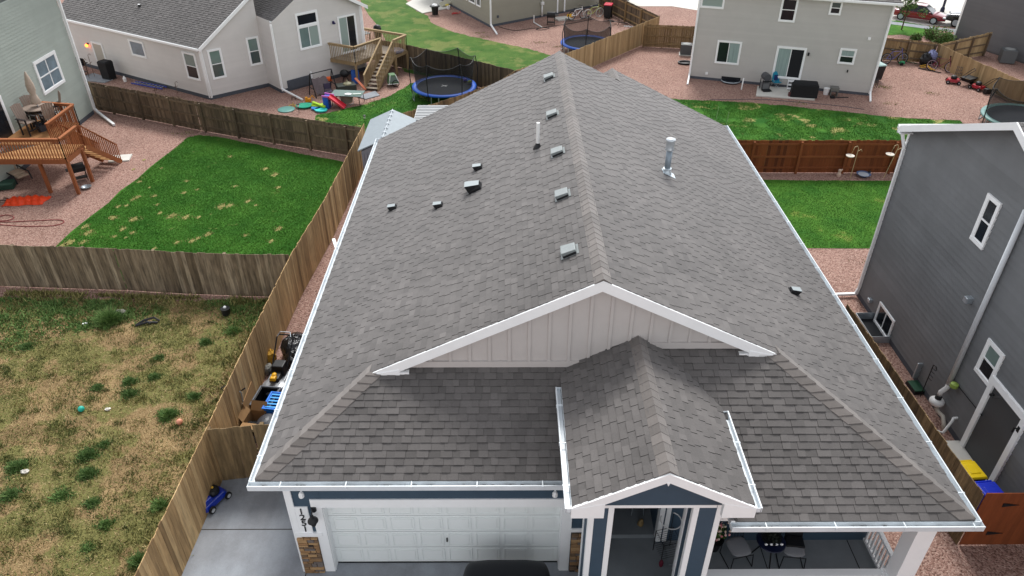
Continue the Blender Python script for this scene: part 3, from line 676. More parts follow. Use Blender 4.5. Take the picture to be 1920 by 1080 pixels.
# house number, lamp and security lamps
DG = []
for i, ch in enumerate('1251'):
    vs, fs = text_mesh(ch, 0.23, 0.008); mb = MB(); x, z = XL+0.4+0.235, 2.02-i*0.185
    mb.add([(x+v[0]*1.1, YGW-0.034-v[2], z+v[1]) for v in vs], fs); mb.build('house_number', m_black, house)
lm = MB(); lx, lz = XL+0.4+0.50, 2.1
lm.lathe((lx, YGW-0.03, lz), [(0.0, -0.06), (0.055, -0.05), (0.055, 0.05), (0.0, 0.06)], 12); lm.tube([(lx, YGW-0.04, lz), (lx, YGW-0.16, lz+0.06), (lx, YGW-0.2, lz+0.01)], 0.014)
lm.lathe((lx, YGW-0.2, lz-0.16), [(0.11, 0.0), (0.10, 0.03), (0.045, 0.10), (0.03, 0.16), (0, 0.18)], 16); lm.lathe((lx, YGW-0.2, lz-0.30), [(0.04, 0), (0.06, 0.05), (0.06, 0.14)], 12)
lm.build('wall_lamp', m_black, house)
for xx in (XL+0.4+0.37, 0.90):
    sl_ = MB(); sl_.box((xx, YGW-0.03, 2.80), (0.09, 0.05, 0.09)); sl_.tube([(xx, YGW-0.05, 2.78), (xx-0.0, YGW-0.13, 2.74)], 0.018); sl_.lathe((xx, YGW-0.15, 2.62), [(0.055, 0), (0.055, 0.07), (0.03, 0.12), (0, 0.13)], 12)
    sl_.build('security_camera', m_white, house)
# gable wall above the front roof: board and batten
YGWL = YG+0.15
gb = MB()
def zrk(x): return (ZE+SL*(x-XL) if x < XRG else ZE+SL*(XR-x))-0.12
gb.slab([(XL+t-0.3, YGWL, zrk(XL+t-0.3)), (XRG, YGWL, zrk(XRG)), (XR-t2+0.3, YGWL, zrk(XR-t2+0.3)), (XR-t2+.3, YGWL, zl-0.3), (XL+t-.3, YGWL, zl-0.3)], (0, 0.1, 0), tone=.5)
x = XRG-5.95+0.12
while x < XR-t2:
    zt = zrk(x)-0.03
    if zt > zl+0.1: gb.box((x, YGWL-0.012, (zt+zl-0.1)/2), (0.06, 0.03, zt-zl+0.1))
    x += 0.405
gb.build('gable_wall', m_bb, house)
bb = MB(); bb.box(((XL+t+.5+XM)/2, YGWL-0.02, zl+0.04), (XM-XL-t-.5, 0.05, 0.15)); bb.box(((XM+XR-t2-.5)/2, YGWL-0.02, zl2+0.045), (XR-t2-XM-.5, 0.05, 0.15)); bb.build('base_board', m_bb, house)
# rake boards with boxed ends
rk = MB()
def rake(p, q, w_, th, y):  # board face towards -Y
    p = np.array(p); q = np.array(q); rk.slab([(p[0], y, p[1]), (q[0], y, q[1]), (q[0], y, q[1]-w_), (p[0], y, p[1]-w_)], (0, th, 0), tone=.5)
xg0, xg1 = XL+t, XR-t2
rake((xg0-0.02, ZE+SL*(xg0-.02-XL)-0.0), (XRG, ZR-0.0), 0.24, 0.04, YG-0.03); rake((XRG, ZR-0.0), (xg1+0.02, ZE+SL*(XR-xg1-.02)-0.0), 0.24, 0.04, YG-0.032)
rk.slab([(xg0+0.2, YG+0.0, zrk(xg0+0.2)-0.02), (XRG, YG+0.0, ZR-0.14), (XRG, YG+0.16, ZR-0.14), (xg0+0.2, YG+0.16, zrk(xg0+0.2)-0.02)], (0, 0, -0.02))
rk.slab([(xg1-0.2, YG+0.0, zrk(xg1-0.2)-0.02), (XRG, YG+0.0, ZR-0.141), (XRG, YG+0.16, ZR-0.141), (xg1-0.2, YG+0.16, zrk(xg1-0.2)-0.02)], (0, 0, -0.02))
rk.build('rake_board', m_white, house)
for (xa, xb, zz) in ((xg0-0.03, xg0+0.62, ZE+SL*t), (xg1-0.62, xg1+0.03, ZE+SL*t2)):
    eb = MB(); sg = 1 if xa < 0 else -1; a_, b_ = (xa, xb) if sg > 0 else (xb, xa)
    eb.add([(a_, YG-0.045, zz-0.2), (b_, YG-0.045, zz-0.2), (b_, YG-0.045, zz+0.12), (a_, YG-0.045, zz-0.02), (a_, YG+0.1, zz-0.2), (b_, YG+0.1, zz-0.2), (b_, YG+0.1, zz+0.12), (a_, YG+0.1, zz-0.02)],
           [(0, 1, 2, 3), (4, 7, 6, 5), (0, 4, 5, 1), (1, 5, 6, 2), (2, 6, 7, 3), (3, 7, 4, 0)], .5)
    eb.box((b_+sg*0.09, YG+0.02, zz-0.06), (0.2, 0.1, 0.2)); eb.build('eave_return', m_white, house)
# soffit, fascia, gutters
sf = MB()
sf.box(((XL+1.4)/2, (YF+YGW)/2+0.1, ZE-0.16), (1.4-XL, YGW-YF+0.3, 0.02)); sf.box(((4.02+XR)/2, (YFR+10.6)/2, ZE-0.161), (XR-4.02, 10.6-YFR, 0.02))
sf.box((XL+0.2, (YF+YB)/2, ZE-0.162), (0.42, YB-YF-0.04, 0.02)); sf.box((XR-0.2, (YFR+YB2)/2, ZE-0.163), (0.42, YB2-YFR-0.04, 0.02))
sf.build('soffit', m_white, house)
fa = MB(); fa.box(((XL+1.4)/2, YF+0.015, ZE-0.10), (1.4-XL, 0.03, 0.17)); fa.box(((4.02+XR)/2, YFR+0.015, ZE-0.10), (XR-4.02, 0.03, 0.17))
fa.box((XL+0.015, (YF+YB)/2, ZE-0.10), (0.03, YB-YF-.06, 0.171)); fa.box((XR-0.015, (YFR+YB2)/2, ZE-0.10), (0.03, YB2-YFR-.06, 0.171)); fa.build('fascia', m_white, house)
GW = 0.13
gutter('gutter', house, (XL-GW, YF-0.004), (1.16, YF-0.004), ZE-0.01, (0, -1), m_gutter, GW, 0.12, m_dirt, hang=1.25)
gutter('gutter', house, (4.0, YFR-0.004), (XR+GW, YFR-0.004), ZE-0.01, (0, -1), m_gutter, GW, 0.12, m_dirt, hang=1.25)
gutter('gutter', house, (XL-0.004, YF), (XL-0.004, YB+0.1), ZE-0.01, (-1, 0), m_gutter, GW, 0.12, None, hang=1.3)
gutter('gutter', house, (XR+0.004, YFR), (XR+0.004, YB2+0.1), ZE-0.01, (1, 0), m_gutter, GW, 0.12, None, hang=1.3)
# ------------------------------------------------------------------ entry gable roof
EX0, EXR, EX1, EY0, EZR = 1.06, 2.60, 4.14, 8.14, 5.0
ES = 0.545; EZE = EZR-ES*(EXR-EX0)
er = MB()
roofplane(er, [(EX0, EY0), (EXR, EY0), (EXR, YGWL), (EX0, YGWL)], (EX0, EY0), (0, 1), (1, 0), EZE, ES, raise_=0.01)
roofplane(er, [(EX1, EY0), (EXR, EY0), (EXR, YGWL), (EX1, YGWL)], (EX1, EY0), (0, 1), (-1, 0), EZE, ES, raise_=0.01)
deckpoly(er, [(EX0, EY0, EZE-e), (EXR, EY0, EZR-e), (EXR, YGWL, EZR-e), (EX0, YGWL, EZE-e)]); deckpoly(er, [(EX1, EY0, EZE-e), (EX1, YGWL, EZE-e), (EXR, YGWL, EZR-e), (EXR, EY0, EZR-e)])
o_er = er.build('entry_roof', [m_shingle, m_edge], house)
caps((EXR, EY0, EZR), (EXR, YGWL, EZR), [(-1, 0, -ES), (1, 0, -ES)], w=0.19).build('ridge_cap', m_cap, o_er)
rk = MB(); rake((EX0-0.02, EZE), (EXR, EZR), 0.2, 0.04, EY0-0.03); rake((EXR, EZR), (EX1+0.02, EZE), 0.2, 0.04, EY0-0.032)
for sg, a_ in ((1, EX0-0.02), (-1, EX1+0.02)):
    rk.slab([(a_, EY0-0.036, EZE-0.02), (a_+sg*0.56, EY0-0.036, EZE+0.12), (a_+sg*0.56, EY0-0.036, EZE-0.24), (a_, EY0-0.036, EZE-0.24)], (0, 0.1, 0), tone=.5)
rk.slab([(EXR-0.03, EY0-0.04, EZR-.2), (EXR+0.03, EY0-0.04, EZR-.2), (EXR, EY0-0.04, EZR-.28)], (0, .02, 0))
rk.build('rake_board', m_white, house)
ef = MB(); YE = EY0+0.3
ef.slab([(EX0+0.3, YE, EZE-0.1), (EXR, YE, EZR-0.12), (EX1-0.3, YE, EZE-0.1), (EX1-.3, YE, 3.84), (EX0+.3, YE, 3.84)], (0, 0.1, 0), tone=.5); ef.build('entry_gable', m_navy, house)
sd_ = MB()
for xa in (EX0+0.14, EX1-0.14): sd_.box((xa, (EY0+YGWL)/2, EZE-0.12), (0.26, YGWL-EY0-.1, 0.02))
sd_.box((EXR, (EY0+10.4)/2+.2, EZE-0.14), (EX1-EX0-.5, 10.0-EY0, 0.02)); sd_.build('entry_soffit', m_white, house)
gutter('gutter', house, (EX0-0.004, EY0-.02), (EX0-0.004, 11.15), EZE-0.01, (-1, 0), m_gutter, 0.12, 0.11, None, hang=1.0)
gutter('gutter', house, (EX1+0.004, EY0-.02), (EX1+0.004, 10.45), EZE-0.01, (1, 0), m_gutter, 0.12, 0.11, None, hang=1.0)
# ------------------------------------------------------------------ entry and porch
def column(x0, x1, y0, y1, z0, z1, wt=0.095, name='column'):
    o = MB(); o.box(((x0+x1)/2, (y0+y1)/2, (z0+z1)/2), (x1-x0, y1-y0, z1-z0)); c = o.build(name, m_navy, house)
    k = MB(); h = z1-z0; zc = (z0+z1)/2
    for x in (x0+wt/2-.012, x1-wt/2+.012):
        k.box((x, y0-0.008, zc), (wt, 0.022, h))
    for y in (y0+wt/2-.008, y1-wt/2+.008):
        for x in (x0-.008, x1+.008): k.box((x, y, zc), (0.022, wt, h-0.002))
    k.build('corner_trim', m_white, c); return c
column(1.42, 1.83, 8.5, 9.1, 0, 3.84); cR = column(3.26, 3.74, 8.5, 8.9, 0, 3.84); column(3.58, 3.74, 8.91, 9.83, 0, 3.5); column(3.3, 3.5, 10.45, 10.62, 0.15, 3.2)
st = MB(); st.box(((3.26+3.74)/2, 8.62, 0.4), (0.56, 0.36, 0.8)); st.box((1.62, 8.62, 0.4), (0.5, 0.36, 0.8)); 
be = MB(); be.box(((1.42+3.74)/2, 8.5, 3.80), (3.74-1.42-.2, 0.06, 0.14)); be.box((1.5, 9.5, 3.80), (0.1, 2.0, 0.14)); be.build('entry_beam', m_white, house)
en = MB(); en.box((1.76, 9.6, 3.3), (0.06, 1.2, 1.0)); en.build('entry_side_wall', m_navy, house)
sheet('porch_floor', [(1.75, 8.4), (3.9, 8.4), (3.9, 10.62), (1.75, 10.62)], 0.03, m_concd, label='grey concrete entry floor under the small gable roof')
fl = MB(); fl.box((2.53, 11.6, 0.075), (1.56, 1.96, 0.15)); fl.build('entry_step', m_concd, house)
fl = MB(); fl.box(((3.9+8.2)/2, 9.7, 0.05), (4.3, 1.62, 0.1)); fl.box((3.7, 10.2, 0.047), (0.4, 0.6, 0.094)); o_fl = fl.build('porch_slab', m_concd, house)
jl = MB()
for x in (5.62, 7.63): jl.box((x, 9.7, 0.102), (0.018, 1.6, 0.004))
jl.build('control_joint', m_dark, o_fl)
dr = MB(); dr.box((2.55, 12.55, 1.2), (0.92, 0.06, 2.05)); dr.build('front_door', mat('front_door', (52, 60, 68), 0.5), house)
# porch rails and corner column
pr_ = MB(); pr_.box((5.75, 9.1, 0.91), (4.0, 0.16, 0.05)); pr_.box((5.75, 9.1, 0.2), (4.0, 0.06, 0.06)); pr_.box((7.99, 9.75, 0.91), (0.09, 1.42, 0.06)); pr_.box((7.99, 9.75, 0.2), (0.06, 1.42, 0.06))
pr_.build('porch_rail', m_white, house)
bl = MB(); x = 3.85
while x < 7.7: bl = MB(); bl.box((x, 9.1, 0.55), (0.04, 0.04, 0.64)); x += 0.13; bl.build('baluster', m_white, house)
y = 9.15
while y < 10.45: bl = MB(); bl.box((7.99, y, 0.55), (0.04, 0.04, 0.64)); y += 0.125; bl.build('baluster', m_white, house)
pc = MB(); pc.box((7.84, 8.95, 2.0), (0.36, 0.34, 2.2), tone=.5); pc.box((7.84, 8.95, 0.95), (0.46, 0.44, 0.06)); pc.box((7.84, 8.95, 0.46), (0.42, 0.40, 0.92)); pc.build('porch_column', m_white, house)
pb = MB(); pb.box((5.9, 8.97, 2.96), (4.3, 0.2, 0.2)); pb.box((7.9, 9.75, 2.96), (0.2, 1.4, 0.2)); pb.build('porch_beam', m_white, house)
# plane hits for things on the roof
def onroof(u, v, side):
    w = ray(u, v)
    s = SL if side < 0 else -SL; x0 = XL if side < 0 else XR
    # z = ZE + s*(x-x0)
    t_ = (ZE-s*x0-HC)/(w[2]-s*w[0]); return np.array([w[0]*t_, w[1]*t_, HC+w[2]*t_])
m_vent = mat('vent_metal', (140, 146, 146), 0.5, metal=0.2, n=0.1, nscale=12)
m_vent_top = mat('small_vent_metal', (150, 158, 160), 0.4, metal=0.3)
tilt = math.atan(SL)
def roofframe(P, side):
    V = np.array([side*-1.0, 0, SL*1.0]) if side < 0 else np.array([-1.0, 0, SL]); V = np.array([1.0, 0, SL]) if side < 0 else np.array([-1.0, 0, SL])
    V = V/np.linalg.norm(V); U = np.array([0, 1.0, 0]); N = np.cross(U, V); N = N if N[2] > 0 else -N
    return (P, V, U, N)   # x = upslope, y = along +Y, z = off the roof
def turtle(u, v, s, side, label, i):
    P = onroof(u, v, side)+np.array([0, 0, 0.02]); t_ = thing('roof_vent', label, 'roof vent', P, group='box vents along the ridge', world=True)
    fr = roofframe(P, side); a = MB(fr); a.box((0.0, 0, 0.004), (0.46*s, 0.42*s, 0.012)); a.build('flashing', m_vent, t_)
    b = MB(fr); L = 0.36*s
    b.add([(-L/2, -.19*s, .05*s), (L/2, -.19*s, .02*s), (L/2, .19*s, .02*s), (-L/2, .19*s, .05*s), (-L/2, -.19*s, .15*s), (L/2, -.17*s, .11*s), (L/2, .17*s, .11*s), (-L/2, .19*s, .15*s)],
          [(3, 2, 1, 0), (4, 5, 6, 7), (0, 1, 5, 4), (1, 2, 6, 5), (2, 3, 7, 6), (3, 0, 4, 7)], .5)
    b.build('hood', m_vent, t_, bevel=0.012)
    c = MB(fr); c.box((.0, -.19*s, 0.035*s), (0.34*s, 0.035*s, 0.06*s)); c.build('shade_band', m_black, t_)  # black band painted in for the shaded underside along the hood's near edge
for i, (u, v, lab) in enumerate([(1030, 147, 'farthest box vent beside the ridge, at the back of the roof'), (1036, 217, 'box vent beside the ridge, level with the white pipe'), (1046, 288, 'middle box vent beside the ridge'), (1055, 368, 'box vent second nearest to the front gable'), (1068, 474, 'nearest box vent beside the ridge, above the front gable')]):
    turtle(u, v, 0.86, -1, lab, i)
def smallvent(u, v, s, side, label):
    P = onroof(u, v, side)+np.array([0, 0, 0.015]); t_ = thing('exhaust_vent', label, 'exhaust vent', P, group='small black exhaust vents on the shingles', world=True)
    fr = roofframe(P, side); a = MB(fr); a.box((-.02*s, 0, 0.004), (0.26*s, 0.24*s, 0.01)); a.build('flashing', m_black, t_)
    b = MB(fr); b.add([(-.12*s, -.09*s, .02), (.1*s, -.09*s, .02), (.1*s, .09*s, .02), (-.12*s, .09*s, .02), (-.13*s, -.095*s, .14*s), (.09*s, -.08*s, .07*s), (.09*s, .08*s, .07*s), (-.13*s, .095*s, .14*s)],
          [(3, 2, 1, 0), (0, 1, 5, 4), (1, 2, 6, 5), (2, 3, 7, 6), (3, 0, 4, 7)], .3); b.build('hood', m_black, t_)
    c = MB(fr); c.add([(-.13*s, -.095*s, .14*s+.004), (.09*s, -.08*s, .07*s+.004), (.09*s, .08*s, .07*s+.004), (-.13*s, .095*s, .14*s+.004)], [(0, 1, 2, 3)]); c.build('hood_top', m_vent_top, t_)
smallvent(738, 391, 1.0, -1, 'leftmost small black exhaust vent on the left slope')
smallvent(824, 387, 1.0, -1, 'small black exhaust vent between the leftmost and the larger one')
smallvent(892, 354, 1.7, -1, 'larger square black exhaust vent on the left slope')
smallvent(898, 316, 1.05, -1, 'small black exhaust vent just above the larger square one')
smallvent(1487, 548, 1.0, 1, 'single small black exhaust vent on the right slope')
P = onroof(1008, 277, -1); t_ = thing('vent_pipe', 'tall thin white plastic vent pipe with black boot on the left slope', 'vent pipe', P, world=True)
a = MB(); a.tube([P+np.array([0, 0, -.1]), P+np.array([0, 0, 0.72])], 0.048, 12); a.build('pipe', m_pvc, t_)
a = MB(); a.lathe(P, [(0.13, -0.06), (0.11, 0.02), (0.055, 0.12), (0.055, 0.14)], 12); a.build('boot', m_black, t_)
P = onroof(1250, 325, 1); t_ = thing('flue', 'round galvanised flue with capped top on the right slope', 'chimney flue', P, world=True)
a = MB(); a.lathe(P, [(0.085, -.1), (0.085, 0.72)], 16); a.build('pipe', mat('flue_grey', (150, 162, 172), .4, metal=.3), t_, smooth=True)
a = MB(); a.lathe(P, [(0.10, 0.70), (0.135, 0.72), (0.12, 0.75), (0.115, 0.96), (0.135, 0.98), (0.13, 1.03), (0.0, 1.05)], 16); a.build('cap', mat('flue_cap', (214, 220, 224), 0.3, metal=0.5), t_, smooth=True)
a = MB(); a.lathe(P, [(0.16, -0.1), (0.12, 0.06), (0.1, 0.12), (0.12, 0.13), (0.12, 0.16), (0.09, 0.17)], 16); fr = roofframe(P, 1); a.fr = fr; a.box((-.05, 0, 0.02), (0.4, 0.3, 0.012)); a.build('flashing_cone', mat('flashing_bright', (216, 226, 232), 0.35, metal=0.4), t_)
# downspout bit on the left
P = G(628, 470, 2.0); dsx = XL-0.45
t_ = thing('downspout_extension', 'white gutter elbow sticking out left of the long gutter', 'downspout', (XL-.1, 19.6, ZE), world=True)
a = MB(); q = G(626, 452, 2.9); a.bar((XL-GW, q[1]-0.75, ZE-.1), (q[0], q[1], 2.95), 0.09, 0.07); a.build('elbow', m_white, t_)
# ------------------------------------------------------------------ porch furniture
m_cush = mat('grey_cushion', (150, 152, 156), 0.95, n=0.05, nscale=40)
def porch_chair(x, y, rz, label, blanket=False):
    t_ = thing('porch_chair', label, 'chair', (x, y, 0.1), rz, group='porch chairs')
    a = MB(); 
    a.ball((0, 0, 0.43), (0.24, 0.25, 0.045), 20, 8); 
    for v in range(len(a.v)):
        X, Y, Z = a.v[v]; s_ = max(abs(X)/.24, abs(Y)/.25, 1e-3); r_ = math.hypot(X/.24, Y/.25)
        k_ = (r_/s_)**0.65 if r_ > 1e-3 else 1; a.v[v] = (X*k_, Y*k_, Z)
    a.build('seat_cushion', m_cush, t_, smooth=True)
    f = MB()
    for sx in (-.23, .23):
        f.tube([(sx, -.24, .40), (sx*1.12, -.27, .01), (sx*1.12, .22, .01), (sx, .24, .40)], 0.011); f.tube([(sx, .22, .38), (sx*.95, .34, .86)], 0.011)
    f.tube([(-.23, -.24, .385), (.23, -.24, .385)], .011); f.tube([(-.218, .34, .86), (.218, .34, .86)], .011)
    f.build('frame', m_blackm, t_)
    s_ = MB()
    for i in range(6): xx = -.18+i*.072; s_.tube([(xx, .24, .42), (xx*.95, .34, .85)], .006, 5)
    s_.build('backrest', m_blackm, t_)
    if blanket:
        b = MB(); b.box((.04, .1, .48), (.4, .28, .06)); b.box((0.05, .29, .62), (.36, .06, .34)); b.build('black_blanket', m_black, t_, bevel=.02)
    return t_
porch_chair(4.98, 10.02, 0.22, 'porch chair with a bare grey cushion, left of the small round table')
porch_chair(6.16, 10.0, -0.12, 'porch chair with a black blanket on its grey cushion, right of the round table', True)
t_ = thing('side_table', 'small round black table between the two porch chairs', 'table', (5.65, 10.02, 0.1))
a = MB(); a.lathe((0, 0, .6), [(.0, 0), (.3, 0), (.31, .02), (.3, .035), (0, .035)], 24); a.build('table_top', mat('navy_enamel', (28, 34, 62), .3), t_)
a = MB()
for k_ in range(3):
    an = k_*2.094+.5; a.tube([(.08*math.cos(an), .08*math.sin(an), .6), (.3*math.cos(an), .3*math.sin(an), .0)], .016)
a.build('leg', m_blackm, t_)
t_ = thing('flower_bowl', 'black bowl of dark plants with four white ornaments on the round table', 'planter', (5.62, 10.0, .735))
a = MB(); a.lathe((0, 0, 0), [(.1, 0), (.2, .1), (.22, .18), (.19, .17), (0, .15)], 18); a.build('bowl', m_black, t_)
for k_ in range(4): a = MB(); a.ball((-.17+k_*.11, -.2, .16), (.035, .025, .025), 8, 5, jit=.15); a.build('ornament', m_white, t_)
leafclump('foliage', (0, 0), .2, .22, 160, mat('dark_plant', (26, 34, 24), .8), '', '', parent=t_, size=.06, z0=.16)
t_ = thing('flower_pot', 'planter of pink and cream flowers left of the porch chairs', 'flower pot', (4.55, 10.3, .1))
a = MB(); a.lathe((0, 0, 0), [(.12, 0), (.18, .3), (.2, .32), (.17, .31), (0, .28)], 16); a.build('pot', m_black, t_)
leafclump('foliage', (0, 0), .3, .3, 260, m_leafw, '', '', parent=t_, size=.07, z0=.45)
a = MB()
for _ in range(60):
    an = random.uniform(0, 6.28); r_ = random.uniform(.05, .28); a.ball((r_*math.cos(an), r_*math.sin(an), .62+random.uniform(-.1, .14)), .028, 6, 4)
a.build('blossom', mat('blossom', (235, 190, 190), .7, ramp=[(0, (214, 96, 110)), (.4, (240, 196, 190)), (1, (246, 236, 206))]), t_)
# entry things: wire cart with hoop, stool, small ornament
t_ = thing('wire_cart', 'black wire cart with red handle standing inside the entry', 'cart', (3.45, 10.12, .05), .25)
a = MB()
for z in (.25, .6): 
    a = MB()
    for i in range(9): a.tube([(-.2, -.2+i*.05, z), (.2, -.2+i*.05, z)], .004, 5)
    a.build('wire_shelf', m_blackm, t_)
a = MB()
for x in (-.2, .2):
    for y in (-.2, .2): a.tube([(x, y, 0.03), (x, y, .7)], .009)
a.tube([(-.2, -.2, .7), (.2, -.2, .7), (.2, .2, .7), (-.2, .2, .7)], .008, closed=True); a.build('frame', m_blackm, t_)
a = MB(); a.ball((-.2, -.22, .12), (.05, .05, .12)); a.build('red_grip', mat('dark_red', (110, 30, 50), .5), t_)
t_ = thing('ball_hoop', 'white ring of a toy ball hoop above the wire cart', 'toy hoop', (3.5, 10.3, .1))
a = MB(); a.tube([(.23*math.cos(k_*.35), .23*math.sin(k_*.35), .95) for k_ in range(18)], .014, 6, closed=True); a.build('ring', m_pvc, t_)
a = MB(); a.tube([(.1, .22, 0), (.1, .22, .95)], .025); a.build('post', m_blackm, t_)
t_ = thing('stool', 'round metal stool with patterned seat in the dark entry', 'stool', (2.98, 11.3, .15))
a = MB(); a.lathe((0, 0, .6), [(0, 0), (.17, 0), (.18, .03), (0, .04)], 18); a.build('seat', mat('patterned_seat', (90, 88, 86), .8, n=.6, nscale=30), t_)
a = MB()
for k_ in range(4): an = k_*1.57+.78; a.tube([(.13*math.cos(an), .13*math.sin(an), .6), (.2*math.cos(an), .2*math.sin(an), 0)], .012)
a.build('leg', m_galv, t_)
t_ = thing('ornament', 'small gold and white figurine on the entry step', 'ornament', (3.0, 10.85, .15)); a = MB(); a.ball((0, 0, .09), (.07, .06, .09), 10, 6, jit=.15); a.ball((.01, 0, .2), .05, 8, 6); a.build('figurine', mat('brass_ornament', (150, 126, 84), .5), t_)
# ================================================================== fences
def woodmat(name, c0, c1, c2, streak=0.25):
    return mat(name, c1, 0.9, ramp=[(0, c0), (0.5, c1), (1, c2)], n=streak, nscale=5, nst=(3, 3, 0.35), big=0.12, bigscale=0.5, bump=0.25, bscale=14)
m_f_tan = woodmat('cedar_tan', (142, 114, 78), (188, 154, 108), (216, 184, 136), .34)
m_f_grey = woodmat('cedar_weathered', (92, 78, 60), (122, 106, 86), (150, 134, 112), .6)
m_f_dark = woodmat('cedar_dark', (78, 67, 54), (108, 92, 74), (130, 112, 90), .35)
m_f_pale = woodmat('cedar_pale', (150, 126, 90), (178, 152, 112), (196, 170, 128), .15)
m_f_mid = woodmat('cedar_mid', (118, 96, 66), (146, 120, 84), (168, 142, 102), .25)
m_f_red = woodmat('stained_red_brown', (98, 50, 24), (126, 66, 32), (144, 80, 42), .2)
m_f_redrail = woodmat('stained_rail', (118, 62, 30), (138, 78, 42), (150, 90, 52), .15)
m_f_orange = woodmat('stained_orange', (122, 62, 30), (136, 70, 34), (150, 80, 42), .15)
m_f_brown = woodmat('cedar_brown', (98, 80, 56), (130, 108, 76), (152, 128, 92), .45)
def fence(label, pts, h, mb_, mr_=None, rails=0, post_at=2.4, bw=0.14, hj=0.012, group=None, h2=None, mp_=None, th=0.018, posts=True):
    """rails: +1/-1 puts rails and posts on the left/right of the run direction"""
    mr_ = mr_ or mb_
    tot = sum(math.dist(pts[i], pts[i+1]) for i in range(len(pts)-1))
    t_ = thing('fence', label, 'fence', (pts[0][0], pts[0][1], 0), group=group, world=True)
    B = MB(); rls = []; d0 = 0.0; nextpost = 0.0; PB = []
    for i in range(len(pts)-1):
        p = np.array(pts[i], float); q = np.array(pts[i+1], float); L = np.linalg.norm(q-p); e = (q-p)/L; n = np.array([-e[1], e[0]]); rz = math.atan2(e[1], e[0])
        x = 0
        while x < L:
            wd = min(bw-0.006, L-x)
            if wd < 0.03: break
            c = p+e*(x+wd/2); k_ = (d0+x)/tot; hh = (h if h2 is None else h+(h2-h)*k_)+random.gauss(0, hj)
            of = random.gauss(0, .003)
            B.box((c[0]+n[0]*of, c[1]+n[1]*of, hh/2+0.02), (wd, th, hh), rz=rz+random.gauss(0, .01), tone=min(1, max(0, random.gauss(.5, .24))))
            x += bw
        if rails:
            for z in (0.18, 0.52, 0.9):
                a = p+n*rails*(0.03); b = q+n*rails*(0.03); rls.append(((a[0], a[1], h*z), (b[0], b[1], (h2 or h)*z)))
        while posts and nextpost <= d0+L+1e-6:
            x = nextpost-d0; c = p+e*x+n*(rails or 1)*(0.06+0.035); k_ = nextpost/tot; PB.append((c, rz, (h if h2 is None else h+(h2-h)*k_))); nextpost += post_at
        d0 += L
    B.build('board_panel', mb_, t_)
    for z in range(3 if rails else 0):
        r_ = MB()
        for a, b in rls[z::3]: r_.bar(a, b, 0.04, 0.085, tone=random.uniform(.3, .9))
        r_.build('rail', mr_, t_)
    if rails:
        for c, rz, hh in PB: k_ = MB(); k_.box((c[0], c[1], hh/2), (.09, .09, hh-.04), rz=rz, tone=random.uniform(.2, .7)); k_.build('post', mp_ or mr_, t_)
    return t_
fence('long tan-brown cedar fence between the near house and the vacant lot and lawns', [(-7.16, 3.2), (-7.14, 8.66), (-7.09, 12.31), (-7.08, 15.73), (-6.98, 20.18), (-6.68, 23.97), (-6.42, 31.1)], 1.74, m_f_tan, rails=0, posts=False)
fence('short cedar fence with a gate closing the side yard beside the garage', [(-7.05, 12.36), (-6.05, 12.5), (-4.5, 12.55)], 1.74, m_f_brown, rails=1, post_at=1.2)
fence('grey weathered fence across the near end of the left lawn', [(-26, 21.6), (-17.42, 20.91), (-12.93, 20.64), (-10.8, 20.42), (-8.49, 20.26), (-7.08, 20.22)], 1.66, m_f_grey, rails=1)
fence('dark brown fence with rails and posts behind the left lawn', [(-22.3, 37.7), (-19.2, 36.35), (-15.2, 34.6), (-12.0, 33.3), (-9, 32.2), (-6.5, 31.25)], 1.5, m_f_dark, m_f_dark, rails=-1, post_at=2.02)
fence('reddish fence run behind the two sheds', [(-6.4, 31.3), G2(757, 212, 1.45), G2(780, 205, 1.45), G2(817, 194, 1.45), G2(862, 180, 1.45), (-0.6, 37.4), (0.3, 39.2)], 1.45, m_f_brown, rails=0, posts=False)
fence('dark fence running behind the blue-rimmed trampoline', [(-8.2, 45.4), G2(765, 85, 1.45), G2(860, 107, 1.45), G2(960, 131, 1.45), (0.6, 39.0)], 1.45, m_f_dark, rails=0, posts=False)
fence('pale tan fence slanting away behind the roof peak', [(0.3, 39.3), G2(1070, 98, 1.45), G2(1237, 31, 1.45)], 1.45, m_f_pale, rails=0, posts=False)
fence('brown fence with a rail gate between the pale fence and the two-storey house', [(8.8, 48.7), (10.4, 48.42), (12.4, 48.1)], 1.42, m_f_mid, rails=-1, post_at=1.2)
fence('weathered brown fence beside the red lidded bin', [G2(1237, 31, 1.42), G2(1170, 0, 1.42), G2(1125, -22, 1.42)], 1.42, m_f_dark, m_f_mid, rails=1, post_at=2.2)
fence('brown railed fence behind the bicycles right of the two-storey house', [(21.6, 46.2), (23.05, 45.85), (26.1, 45.2)], 1.45, m_f_mid, m_f_dark, rails=-1, post_at=1.5, h2=1.2)
fence('long pale tan fence behind the mowers', [(26.12, 45.17), (26.39, 42.76), (26.95, 40.03), (27.4, 37.5), (27.9, 34.0)], 1.2, m_f_pale, rails=0, posts=False)
fence('slanting tan fence ending beside the dark grey far house', [(26.2, 45.2), (30.15, 46.75)], 1.15, m_f_pale, m_f_dark, rails=-1, post_at=1.35, h2=1.45)
fence('red-brown stained fence with bird feeders in front of it', [(6.5, 29.85), (11.1, 29.74), (17.4, 29.72), (21.5, 29.7)], 1.52, m_f_red, m_f_redrail, rails=-1, post_at=2.05)
fence('brown cedar fence between the near roof and the grey house', [(9.86, 17.4), (9.92, 15.5), (10.0, 13.0), (10.11, 10.42)], 1.7, m_f_brown, rails=0, posts=False)
gt = thing('gate', 'orange-stained wooden gate with black strap hinges at the right frame edge', 'gate', (10.15, 10.4, 0), world=True)
B = MB()
x = 10.16
while x < 12.0: B.box((x+.066, 10.42, .9), (.134, .022, 1.72), tone=random.uniform(.3, .7)); x += .1345
B.build('board_panel', m_f_orange, gt)
